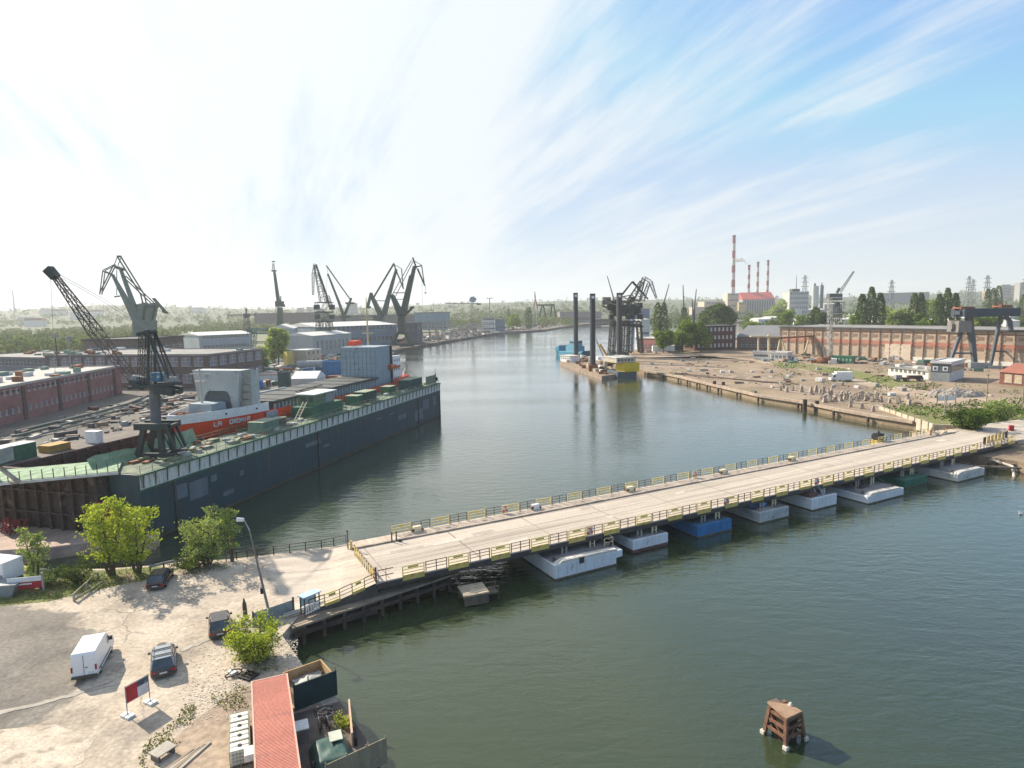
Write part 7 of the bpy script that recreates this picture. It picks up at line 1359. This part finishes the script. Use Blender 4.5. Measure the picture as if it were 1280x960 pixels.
# ------------------------------------------------------------------ far right skyline
def chimney(label, a, ytop, Y, w0, w1):
    b_ = AT(a, 372, Y); h = HZ(b_.x, Y, ytop)-GZ; t = thing('chimney', label, 'chimney', (b_.x, Y, GZ)); r0 = w0*Y/FPX/2; r1 = w1*Y/FPX/2; mb = MB(); n = 11
    for k in range(n): f0, f1 = k/n, (k+1)/n; mb.tube((0, 0, h*f0), (0, 0, h*f1), r0+(r1-r0)*f0, r0+(r1-r0)*f1, 16, 0 if k % 2 == 0 else 1)
    mb.build('shaft', [M('chimney_red', (.30, .07, .06), (.25, .07, .06), .02, .8), M('chimney_white', (.52, .48, .46), (.44, .4, .38), .02, .8)], t, smooth=False); mb = MB(); mb.tube((0, 0, h-1), (0, 0, h+1.5), r1*1.25, r1*1.25, 16); mb.build('rim', dkst, t)
chimney('tallest red and white striped chimney, leftmost of the power station', 916, 295, 1500, 5.6, 3.6); chimney('shortest striped chimney with a trail of steam', 935.5, 332, 1560, 3.6, 2.8); chimney('striped chimney in the middle of the three behind the red roof', 946.5, 328, 1600, 3.4, 2.6); chimney('striped chimney rightmost above the red roof', 959, 326, 1600, 3.4, 2.6)
sm = bpy.data.materials.new('steam'); sm.use_nodes = True; N = sm.node_tree.nodes; N.remove(N['Principled BSDF']); pv = N.new('ShaderNodeVolumePrincipled'); pv.inputs['Density'].default_value = .14; pv.inputs['Color'].default_value = (1, .97, .96, 1); sm.node_tree.links.new(pv.outputs[0], N['Material Output'].inputs['Volume'])
mb = MB()
for a, b, r in ((932.5, 329, 1.8), (929.5, 326, 2.9), (926, 324.5, 4.0), (921.5, 325, 4.2), (917.5, 326, 3.0)):
    c = AT(a, b, 1550); r *= 1550/FPX; mb.lathe([(.01, -r*.7), (r*.7, -r*.5), (r, 0), (r*.7, r*.5), (.01, r*.7)], c, 12)
tag(mb.build('steam_plume', sm, smooth=True), 'small white plume of steam drifting left from the chimney', 'steam', kind='stuff')
rp = M('plant_beige', (.55, .44, .34), (.46, .36, .28), .05, .8); rw = M('plant_grey', (.36, .35, .32), (.28, .27, .25), .05, .8)
def far(name, label, a0, a1, ytop, Y, dep, wm, rm, **k): return bld(name, label, (a0, 400), (a1, 400), dep, ytop, wm, rm, YA=Y, YB=Y, zz=GZ, **k)
far('boiler_house', 'grey ribbed boiler house with a bright red roof below the striped chimneys', 928, 968, 374, 1450, 50, rw, M('bright_red_roof', (.55, .1, .08), (.45, .08, .06), .05, .7), gable=16, win=(12, 1, 3, 30, 4, .04))
far('power_station_hall', 'beige power station hall left of the red roofed boiler house', 880, 921, 377, 1420, 50, rp, roofw, win=(12, 2, 3, 5, 8))
far('power_station_tower', 'beige tower block at the foot of the tallest chimney', 909, 923, 367, 1400, 30, rp, roofw, win=(4, 4, 4, 3, 10))
far('beige_hall', 'low beige hall with a terrace roof at the left of the power station', 868, 896, 384, 1300, 40, rp, roofw, win=(8, 1, 3, 4, 5)); far('yellow_block', 'small yellow block between the beige tower and the boiler house', 923, 933, 378, 1380, 30, M('far_yellow', (.6, .45, .22)), roofw, win=(3, 2, 3, 4, 6))
far('stepped_tower', 'pale grey office tower with a small mast on its roof', 986, 1010, 365, 1000, 26, M('tower_pale', (.5, .5, .46), (.4, .4, .38), .05), roofw, win=(9, 6, 1.4, 3.5, 4, .04), extra=lambda t, L_, D_, h: (MB().box(L_*.2, L_*.6, 5, 15, h, h+5).build('penthouse', roofd, t), MB().tube((L_*.45, 8, h), (L_*.45, 8, h+26), .8, .4, 6).build('mast', tank, t)))
far('white_annex', 'low white annex at the foot of the pale grey office tower', 988, 1002, 387, 960, 20, render_w, roofw, win=(5, 1, 2, 2, 3))
for a, w, yt, m_, lab in ((1019, 7, 357, M('silo_pale', (.55, .56, .52), (.45, .46, .43), .05), 'wide pale twin silo left of the dark blue one'), (1027, 3.5, 356, M('silo_blue', (.12, .19, .24)), 'narrow dark blue silo right of the pale one')):
    b_ = AT(a, 380, 1150); h = HZ(b_.x, 1150, yt)-GZ; r = w*1150/FPX/2; t = thing('silo', lab, 'silo', (b_.x, 1150, GZ)); mb = MB(); mb.tube((-r*.45, 0, 0), (-r*.45, 0, h), r*.75, n=18); mb.tube((r*.45, r*.3, 0), (r*.45, r*.3, h*.985), r*.75, n=18); mb.build('cylinder', m_, t); mb = MB(); mb.box(-r*.6, -r*.1, -r*.2, r*.2, h, h+4); mb.build('head_house', dkst, t)
far('stadium', 'low pale amber dome of an arena on the far skyline', 1095, 1160, 366, 1900, 90, M('arena_grey', (.22, .26, .26)), M('arena_amber', (.5, .46, .33)), over=2)
far('apartment_block', 'pale slab apartment block, leftmost of those on the right skyline', 1232, 1244, 362, 1900, 20, rp, roofw, win=(8, 6, 2, 3, 4)); far('apartment_block', 'tall grey slab apartment block in the middle of the right skyline', 1249, 1260, 356, 1850, 20, rw, roofw, win=(6, 8, 2, 3, 4)); far('apartment_block', 'cream slab apartment block right of the tall grey one', 1261, 1269, 357, 1850, 20, M('far_cream', (.6, .56, .46)), roofw, win=(5, 8, 2, 3, 4)); far('apartment_block', 'tall grey apartment block cut by the right edge', 1272, 1290, 353, 1800, 20, rw, roofw, win=(8, 9, 2, 3, 4))
def pylon(label, a, ytop, Y):
    b_ = AT(a, 390, Y); h = HZ(b_.x, Y, ytop)-GZ; t = thing('power_pylon', label, 'pylon', (b_.x, Y, GZ)); mb = MB(); mb.lattice((0, 0, 0), (0, 0, h), h*.16, h*.03, 9, h*.006)
    mb.build('tower', M('pylon_grey', (.25, .26, .27)), t); mb = MB()
    for f in (.72, .83, .93): mb.beam((-h*.12*(1.1-f*.4), 0, h*f), (h*.12*(1.1-f*.4), 0, h*f), h*.012)
    mb.build('cross_arm', MATS['pylon_grey'], t)
for a, yt, Y, lab in ((1113, 350, 900, 'leftmost lattice power pylon above the long hall'), (1209, 345, 1000, 'lattice power pylon left of the poplars beside the gantry'), (1214.5, 349, 1100, 'smaller lattice pylon touching the one left of the gantry poplars'), (1232, 344, 900, 'tall lattice pylon just left of the gantry poplars'), (1005, 344, 1400, 'thin hazy pylon right behind the pale office tower'), (1279, 346, 1000, 'lattice pylon at the right edge of the skyline')): pylon(lab, a, yt, Y)
for i, (a0, a1, yt, Y, m_) in enumerate(sorted(((948, 965, 399, 700, render_w), (962, 985, 397, 760, render_w), (996, 1015, 400, 640, roofw), (1010, 1024, 396, 820, render_w), (1052, 1068, 399, 640, render_w), (1066, 1078, 394, 850, roofw), (1098, 1112, 397, 640, render_w), (1163, 1176, 401, 560, roofw), (1008, 1030, 387, 1100, rw), (1200, 1215, 398, 600, render_w), (1262, 1282, 393, 620, render_w), (1258, 1275, 401, 520, roofw), (1030, 1050, 380, 1200, rw), (1148, 1162, 380, 1100, rp)), key=lambda v: v[0])):
    far('white_shed', 'pale roofed shed among the trees behind the long hall, '+['first', 'second', 'third', 'fourth', 'fifth', 'sixth', 'seventh', 'eighth', 'ninth', 'tenth', 'eleventh', 'twelfth', 'thirteenth', 'fourteenth'][i]+' from the left', a0, a1, yt, Y, 25, m_, roofw, win=(5, 1, 2, 1.5, 2), gable=1.5)
# thin far booms above the right trees
for a0, b0, a1, b1, lab in ((830, 378, 836.5, 355, 'thin slanting boom rising from the tall dark poplar clump'), (854.5, 380, 853.8, 356, 'thin upright boom in line with the slim poplar'), (868, 385, 870.5, 361, 'thin pale slanting boom left of the power station'), (866, 388, 865, 373, 'short dark upright boom left of the power station'), (766.5, 371, 759, 345, 'thin pale boom slanting left behind the dense portal crane')):
    mcrane('far_crane', lab, 'crane', 620, (a0, 408), [('boom', 0, 0, [('b', [(a0, b0), (a1, b1)], 1.4, .8)]), ('tower', 0, 0, [('b', [(a0, b0-1), (a0, 412)], 1.6)])], [M('boom_grey', (.12, .12, .12))])
# ------------------------------------------------------------------ far bank, centre
far('river_office', 'white river bank office block with a blue grey right side', 602, 619, 398, 780, 20, render_w, roofg, win=(6, 3, 2.2, 1.6, 3)); far('blue_grey_shed', 'blue grey shed joined to the right of the white river office', 619.5, 631, 400, 785, 22, M('blue_grey', (.2, .26, .32)), roofg, win=(3, 1, 2, 2, 4))
far('grey_shipyard_hall', 'broad grey brown hall across the river behind the spud legs', 700, 752, 390, 1150, 60, M('hall_brown', (.22, .2, .2), (.18, .16, .16), .05), roofg, win=(12, 1, 5, 5, 4)); far('blue_shipyard_hall', 'dark blue hall across the river right of the dense portal cranes', 796, 812, 386, 1000, 60, M('hall_blue', (.06, .12, .24), (.04, .09, .19), .05), roofg, win=(4, 1, 3, 4, 5)); far('white_river_shed', 'white flat shed on the bank right of the portal cranes', 801, 812, 400, 560, 25, render_w, roofw, win=(3, 1, 2, 2, 3))
far('brown_quay_shed', 'low brown quay shed at the water between the spud legs', 742, 770, 399, 960, 30, rust, roofg, win=(8, 1, 3, 2, 3)); far('blue_glass_frame', 'pale blue glazed frame building behind the far basin', 518, 560, 391, 900, 30, M('blue_glaze', (.16, .26, .32), (.11, .19, .24), .3), roofd, win=(8, 1, 4, 9, 2)); far('grey_block', 'dark grey windowless block beside the tallest double lever crane', 505, 521, 404, 520, 30, M('block_dark', (.12, .13, .15)), roofg, win=(2, 1, 2, 2, 12))
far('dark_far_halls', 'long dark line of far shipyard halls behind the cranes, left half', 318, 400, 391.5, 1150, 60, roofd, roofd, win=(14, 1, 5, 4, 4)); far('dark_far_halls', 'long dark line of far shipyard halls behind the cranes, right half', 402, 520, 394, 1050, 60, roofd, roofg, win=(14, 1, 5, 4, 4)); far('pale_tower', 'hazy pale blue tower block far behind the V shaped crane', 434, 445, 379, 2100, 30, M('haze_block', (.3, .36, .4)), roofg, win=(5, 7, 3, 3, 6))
for i, (a, w, yt) in enumerate(((372, 6, 385), (384, 5, 384), (395, 7, 386), (560, 10, 383), (575, 8, 386), (585, 6, 384), (705, 14, 384), (722, 10, 382), (745, 12, 385))): far('apartment_block', ['squat', 'slim', 'wide', 'broad', 'low', 'small', 'long', 'thin', 'flat'][i]+' hazy pale block on the far plain, '+['first', 'second', 'third', 'fourth', 'fifth', 'sixth', 'seventh', 'eighth', 'ninth'][i]+' from the left', a, a+w, yt, 2300, 30, rp if i % 2 else rw, roofw, win=(5, 5, 3, 3, 5))
mcrane('tower_crane', 'slim tower crane with a glazed top on the far bank left of the white office', 'crane', 780, (590, 412), [('mast', 0, 0, [('l', [(590, 412), (590, 380)], 2.6)]), ('jib', 0, 0, [('b', [(556, 379), (600, 379.5)], .8), ('b', [(596, 380), (601, 380)], 2.2)]), ('cab', 1, 1.5, [('b', [(588.5, 375), (593.5, 374)], 7)])], [cgreen, M('cab_pale', (.3, .38, .38))])
mcrane('tower_crane', 'thin hazy tower crane right of the glazed one on the far plain', 'crane', 1400, (612, 395), [('mast', 0, 0, [('b', [(612, 398), (612, 373)], .9)]), ('jib', 0, 0, [('b', [(608, 373), (616, 372.6)], .8)])], [cgreen])
mcrane('gantry_crane', 'far green gantry crane on the river bank between poplar and spud legs', 'gantry crane', 830, (683, 402), [('leg', 0, 2, [('b', [(678, 381), (674, 396)], 1.6), ('b', [(679, 381), (682, 396)], 1.4)]), ('leg', 0, 2, [('b', [(690, 381), (688, 396)], 1.6), ('b', [(692, 381), (695, 396)], 1.4)]), ('main_girder', 0, 2, [('b', [(672, 381.5), (693, 381)], 1.8)])], [cgreen])
mcrane('harbour_crane', 'far crane with a pointed red brown top left of the green gantry', 'crane', 830, (669, 405), [('mast', 0, 1, [('b', [(669, 373), (668.5, 365)], 1.6, .8)]), ('leg', 0, 1.4, [('b', [(669, 374), (667, 386)], 1)]), ('leg', 0, 1.4, [('b', [(669.5, 374), (672, 386)], 1)]), ('tower', 1, 0, [('l', [(668.5, 386), (668.5, 406)], 5)])], [M('far_red', (.3, .08, .07)), M('mast_white')])
# slipway frames and low quay clutter along the left bank
for i in range(12):
    Y = 560+i*16; x = float(np.interp(Y, [452, 559, 743], [-84, -62, -17]))-9; t = thing('slipway_frame', 'one of the pale concrete slipway frames lined up along the far left bank', 'slipway frame', (x, Y, GZ), 0, 'pale slipway frames on the left bank'); mb = MB(); hh = 9+2*(i % 3); [mb.box(a, a+.9, 0, .9, 0, hh) for a in (-7, 0, 7)]; mb.box(-7, 7.9, .1, .8, hh-1, hh); mb.build('frame', conc, t)
for i, (a, b, L_) in enumerate(((560, 426, 26), (540, 430, 22), (520, 433.5, 18))):
    x, y = P(a, b, 0); t = thing('moored_barge', ['flat dark barge moored at the bend of the left bank', 'dark barge with a white cabin, second in the left bank row', 'short dark barge nearest in the left bank row'][i], 'barge', (x-6, y, 0), R(60)); mb = MB(); mb.extr([(-L_/2, -.5), (L_/2-2, -.5), (L_/2, 2.2), (-L_/2-1, 2.2)], -4, 4); mb.build('hull', dkst, t); mb = MB(); mb.box(-L_/2+1, -L_/2+6, -2.5, 2.5, 2.2, 5); mb.build('cabin', [tank, white, rusto][i], t)
# ------------------------------------------------------------------ left shipyard
def jx(seed, n=14):
    def f(t, L_, D_, h):
        r_ = random.Random(seed)
        for k in range(n): mb = MB(); mb.obox(r_.uniform(3, L_-3), r_.uniform(2, D_-2), h+.35, r_.uniform(.8, 4), r_.uniform(.8, 2.5), r_.uniform(.5, 1.6)); mb.build('rooftop_unit', [roofw, M('gear_green', (.2, .3, .24)), rusto][k % 3], t)
    return f
def pink_x(t, L_, D_, h):
    jx(3, 26)(t, L_, D_, h); mb = MB()
    for x in range(10, int(L_)-2, 17): mb.box(x, x+1.4, -.35, 0, 0, h-.4)
    mb.build('brick_pier', M('pier_dark', (.12, .07, .065)), t)
    me = None; r_ = random.Random(6)
    for i in range(34):
        if me is None: mb = MB(); mb.box(-.6, .6, -.07, 0, 0, .55); o = mb.build('vent', M('vent_dark', (.05, .04, .04)), t); me = o.data
        else: o = bpy.data.objects.new('vent', me); COL.objects.link(o); o.parent = t
        o.location = (3+i*(L_-6)/34, 0, h-1.5)
bld('pink_brick_hall', 'long faded pink brick shipyard hall with a flat gravel roof, left of the dock', (-60, 549), (153, 491.5), 26, 461, brick_p, M('gravel_roof', (.45, .43, .38), (.32, .31, .28), .3, .9), h=9.6, win=(30, 2, 1.0, 1.5, 2.4, .04), winm=M('pale_glass', (.33, .36, .37), (.12, .12, .13), .6, .4), extra=pink_x)
bld('dark_brick_works', 'dark brick workshop with tall paired windows and a flat roof behind the dock crane', (60, 484), (263, 486), 34, 437, brick_g, roofg, h=12.5, win=(13, 2, 4.2, 3.4, 2.2, .02), winm=M('dusty_glass', (.27, .28, .3), (.12, .11, .12), .5, .4), extra=jx(11, 20))
bld('roof_tower', 'dark square upper block standing behind the dark brick workshop', (108, 470), (178, 470), 30, 425.5, brick_g, roofd, win=(6, 1, 4, 2, 12)); bld('colonnade_hall', 'grey hall with a pale pillared side at the left edge', (-40, 478), (62, 482), 34, 446, M('grey_blue_wall', (.17, .19, .21), (.13, .15, .17)), roofg, h=11, win=(10, 2, 3.4, 2.6, 2), extra=jx(17, 12))
bld('brick_block', 'dark brick block of three storeys with pale windows right of the brick workshop', (262, 474), (309, 471), 24, 445, brick_g, roofw, win=(8, 3, 1.5, 1.6, 1.6), winm=M('pale_glass'))
bld('pale_hall', 'long white roofed hall left of the teal crane frame', (250, 441), (316, 437), 40, 418, M('pale_blue_wall', (.38, .43, .45), (.3, .34, .36), .1), roofw, win=(12, 2, 2.4, 2, 3), gable=2); bld('gabled_hall', 'pale hall with a bright roof below the slim upright crane', (338, 441), (368, 440), 40, 411, M('pale_blue_wall'), roofw, gable=3, gax='y', win=(5, 1, 2.4, 3, 3))
bld('wide_hall', 'long blue grey hall with a pale roof left of the tallest crane', (398, 436), (497, 430), 60, 407, M('blue_wall', (.22, .28, .33), (.17, .22, .27), .1), roofw, win=(16, 2, 2.4, 3, 4), gable=3); bld('front_hall', 'pale grey ribbed hall with a rounded white front by the lattice crane', (392, 447), (440, 441), 24, 418, M('pale_grey_wall', (.42, .44, .42), (.34, .36, .34), .1), roofw, gable=2, win=(8, 1, 1.8, 6, 4))
bld('dark_low_hall', 'low dark shed in front of the gabled pale hall', (312, 447), (345, 446), 14, 436, roofd, roofg, win=(6, 1, 2, 1.5, 2)); bld('cream_store', 'cream and salmon store block below the lattice crane', (383, 458), (402, 455), 12, 438, M('store_cream', (.6, .5, .36), (.5, .38, .3), .2), roofw, win=(3, 2, 1.6, 1.4, 2))
t = mcrane('teal_gantry', 'low teal lattice gantry standing between the two pale halls', 'gantry', 420, (330, 440), [('leg', 0, 2, [('l', [(318, 415), (316, 442)], 3)]), ('leg', 0, 2, [('l', [(345, 415), (349, 442)], 3)]), ('main_girder', 0, 2, [('l', [(312, 414), (352, 414)], 6)]), ('cross_beam', 0, 0, [('l', [(316, 428), (348, 428)], 2.4)])], [M('teal_paint', (.05, .16, .16), (.04, .12, .12))])
mcrane('hammerhead_crane', 'dark hammerhead crane with a flat jib on the plain left of the slim crane', 'crane', 640, (309, 410), [('tower', 0, 1, [('l', [(309, 412), (308, 396)], 6, 4)]), ('jib', 0, 1, [('l', [(285, 394.5), (319, 393)], 2.4)]), ('cab', 0, 0, [('b', [(305, 394), (312, 394)], 4), ('b', [(308, 392), (307.5, 386)], 1.6)])], [cdark])
def lbox(name, label, cat, a0, b0, a1, h_, dep, m_, rm=None, group=None, gable=0): return bld(name, label, (a0, b0), (a1, b0-.6), dep, 0, m_, rm or m_, cat=cat, h=h_, over=.05, group=group, gable=gable)
lbox('blue_container', 'bright blue double container left of the grey bridge block', 'container', 404, 471, 430, 6.0, 6, M('cont_blue', (.05, .2, .4), (.04, .15, .3), .5)); lbox('dark_blue_container', 'dark blue container at the left of the bright blue ones', 'container', 395, 474, 404, 4.2, 5, M('cont_navy', (.03, .09, .16)))
lbox('dark_green_cabin', 'dark green cabin beside the white tent roof sheds', 'cabin', 348, 486, 362, 5.5, 6, M('cabin_dark', (.05, .09, .085))); lbox('white_tent', 'grey white tent roofed store right of the dark green cabin', 'tent', 364, 482, 396, 2.6, 12, roofw, white, gable=2.4); lbox('blue_crate', 'small blue container among the white sheds behind the hatch covers', 'container', 316, 487, 328, 2.6, 5, M('cont_blue'))
lbox('white_shed', 'low white shed with a salmon roof behind the hatch covers', 'shed', 322, 479, 348, 3.0, 8, render_w, M('salmon_light', (.6, .45, .36))); lbox('blue_tarp_box', 'blue covered box standing right of the flared grey block', 'box', 301, 478, 309, 5.5, 4, M('cont_blue')); lbox('yellow_store', 'small yellow machine house among the clutter left of the blue containers', 'shed', 360, 462, 368, 8, 5, M('machine_yellow', (.62, .5, .14), (.5, .38, .1), .5))
c0 = P(372, 462, GZ); mb = MB(); mb.tube((0, 0, 2.2), (12, 2, 2.2), 2.2, n=16); mb.box(1.5, 2.5, -1.5, 1.5, 0, .5); mb.box(9, 10, 0, 3, 0, .5); t = thing('storage_tank', 'grey cylindrical tank lying right of the yellow machine house', 'tank', (*c0, GZ)); mb.build('vessel', tank, t, smooth=False)
rq_ = random.Random(41); pal = [render_w, rusto, tank, M('junk_blue', (.06, .16, .28)), M('junk_green', (.1, .2, .14)), cream, roofd]
for i in range(46):
    a = rq_.uniform(312, 485); b = rq_.uniform(444, 482)
    if a > 400 and b > 462: continue
    if 338 < a < 400 and b > 476: continue
    s_ = rq_.uniform(1.2, 3.4); t = ylocal('steel_box', 'one of the mixed steel boxes and crates crowding the shipyard behind the dock', 'crate', a, b, rq_.uniform(0, 3), 'mixed crates crowding the shipyard'); mb = MB(); mb.obox(0, 0, 0, s_*rq_.uniform(1.2, 2.6), s_, s_*rq_.uniform(.5, 1.3)); mb.build('casing', pal[i % 7], t, bevel=.06)
for i in range(26):
    a = rq_.uniform(150, 300); b = float(np.interp(a, [150, 300], [515, 482]))+rq_.uniform(-12, 12); t = ylocal('timber_stack', 'one of the stacks of pale beams and pipes on the ground behind the dock', 'timber stack', a, b, R(rq_.uniform(55, 85)), 'stacks of beams behind the dock'); mb = MB(); [mb.beam((-rq_.uniform(2, 5), k*.5, .2), (rq_.uniform(2, 5), k*.5, .2), .35) for k in range(4)]; mb.build('beams', [wood, M('beam_pale', (.5, .45, .36)), rusto, tank][i % 4], t)
t = ylocal('rolled_sheeting', 'teal sheeting and pipes lying in a long curve beside the pink brick hall', 'sheeting', 60, 530); q0 = P(60, 530, GZ)
for k in range(3):
    mb = MB(); pl = [P(a, b+k*5, GZ+.5) for a, b in ((20, 540), (70, 528), (120, 516), (160, 505), (185, 495))]; mb.path([(x-q0[0], y-q0[1], .5) for x, y in pl], .45-.1*k, 7); mb.build('roll', M('sheeting_teal', (.10, .13, .12), (.07, .1, .09), .4), t)
mb = MB(); mb.box(-1, 1, 0, .8, 0, .1)
for k, (a, b, lab, h_) in enumerate(((74, 470, 'dark floodlight mast on the roofs left of the dock crane', 15), (90, 472, 'pale floodlight mast right of the dark one on the left roofs', 14), (19, 388, 'faint tall radio mast on the hill at the left edge', 0))):
    if h_: t = thing('light_mast', lab, 'mast', AT(a, 470, 250)); t.location.z = GZ; mb = MB(); mb.tube((0, 0, 0), (0, 0, h_+6), .3, .18, 6); mb.build('pole', dkst if k == 0 else conc, t); mb = MB(); mb.box(-.8, .8, -.3, .3, h_+5, h_+6.4); mb.build('lamp_head', tank, t)
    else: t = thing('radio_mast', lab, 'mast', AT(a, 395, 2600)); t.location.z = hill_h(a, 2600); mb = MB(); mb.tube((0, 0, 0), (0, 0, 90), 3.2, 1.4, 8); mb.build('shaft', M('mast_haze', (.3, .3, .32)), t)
for i, (a, b, Y) in enumerate(sorted(((60, 398, 2100), (75, 399, 2050), (120, 402, 1900), (45, 412, 1500), (36, 410, 1600), (100, 404, 1800), (248, 396, 2300)))):
    g_ = AT(a, b, Y); t = thing('hill_house', 'white building in the woods of the left hills, '+['first', 'second', 'third', 'fourth', 'fifth', 'sixth', 'seventh'][i]+' from the left', 'building', (g_.x, Y, hill_h(a, Y)+2)); mb = MB(); mb.box(-22, 22, -6, 6, -4, 13); mb.build('wall', render_w, t); mb = MB(); mb.extr([(-23, 13), (23, 13), (18, 18), (-18, 18)], -7, 7); mb.build('roof', [roofw, roofr][i % 2], t)

# loose scrap over both yards
def debris(name, label, poly, n, s0, s1, mats, seed, z=GZ):
    r_ = random.Random(seed); pl = [P(a, b, z) for a, b in poly]; xs = [p[0] for p in pl]; ys = [p[1] for p in pl]; mb = MB(); c = 0
    while c < n:
        x = r_.uniform(min(xs), max(xs)); y = r_.uniform(min(ys), max(ys)); ins = False
        for i in range(len(pl)):
            (x1, y1), (x2, y2) = pl[i], pl[i-1]
            if (y1 > y) != (y2 > y) and x < (x2-x1)*(y-y1)/(y2-y1)+x1: ins = not ins
        if not ins: continue
        c += 1; s_ = s0+(s1-s0)*r_.random()**3; mb.obox(x, y, z-.02, s_*r_.uniform(.8, 3.2), s_*r_.uniform(.4, 1), s_*r_.uniform(.2, .8), r_.uniform(0, 3.1), r_.randrange(len(mats)), r_.uniform(-.1, .1))
    tag(mb.build(name, mats), label, name.replace('_', ' '), kind='stuff')
debris('scrap_metal', 'jumble of scrap, pipes and offcuts on the ground between the brick halls and the dock', [(0, 585), (0, 545), (155, 500), (300, 485), (310, 512), (200, 528), (100, 560)], 480, .3, 1.9, [conc_d, tank, roofd, wood, M('scrap_pale', (.5, .47, .4)), roofd, rust], 51)
debris('stored_parts', 'crowded small steel parts and crates across the shipyard right of the brick block', [(305, 486), (312, 445), (400, 440), (490, 436), (480, 470), (400, 478)], 900, .5, 4.0, [rusto, tank, render_w, M('junk_blue'), roofd, MATS['junk_green'], M('scrap_pale')], 52)
debris('quay_clutter', 'low clutter lining the far left river bank', [(486, 437), (545, 427), (620, 416), (690, 409), (690, 406), (600, 409), (500, 426)], 380, .8, 5, [rusto, tank, roofd, render_w, cgreen], 53)
debris('yard_debris', 'scattered dark and pale debris over the brown right yard', [(800, 465), (860, 443), (1000, 452), (1200, 482), (1270, 500), (1170, 505), (1060, 512), (900, 484)], 330, .12, 1.3, [rusto, wood, conc, rust, M('scrap_pale'), conc_d], 54)
debris('hall_clutter', 'pallets and scrap along the foot of the long hall', [(940, 452), (960, 442), (1110, 448), (1270, 462), (1240, 466), (1100, 456)], 260, .5, 3.0, [rusto, render_w, tank, roofd, M('junk_green')], 55)
W2 = []; rg = np.random.default_rng(61)
for _ in range(5200):
    a = rg.uniform(960, 1290); b = np.interp(a, [960, 1110, 1290], [456, 476, 512])+rg.normal()*9; n_ = math.sin(a*.11)+math.cos(b*.5+a*.03)
    if n_ > .2: x, y = P(a, b, GZ); W2.append((x, y, GZ+rg.uniform(0, .35)))
for _ in range(2600):
    a = rg.uniform(1105, 1300); b = rg.uniform(506, 537); x, y = P(a, b, GZ)
    if x > 97+(.2*(166-y)) : W2.append((x, y, GZ+rg.uniform(0, .5)))
tag(quads('yard_weeds', W2, .3, lf3, seed=19), 'patchy green weeds on the right yard and behind the retaining wall', 'weeds', kind='stuff')
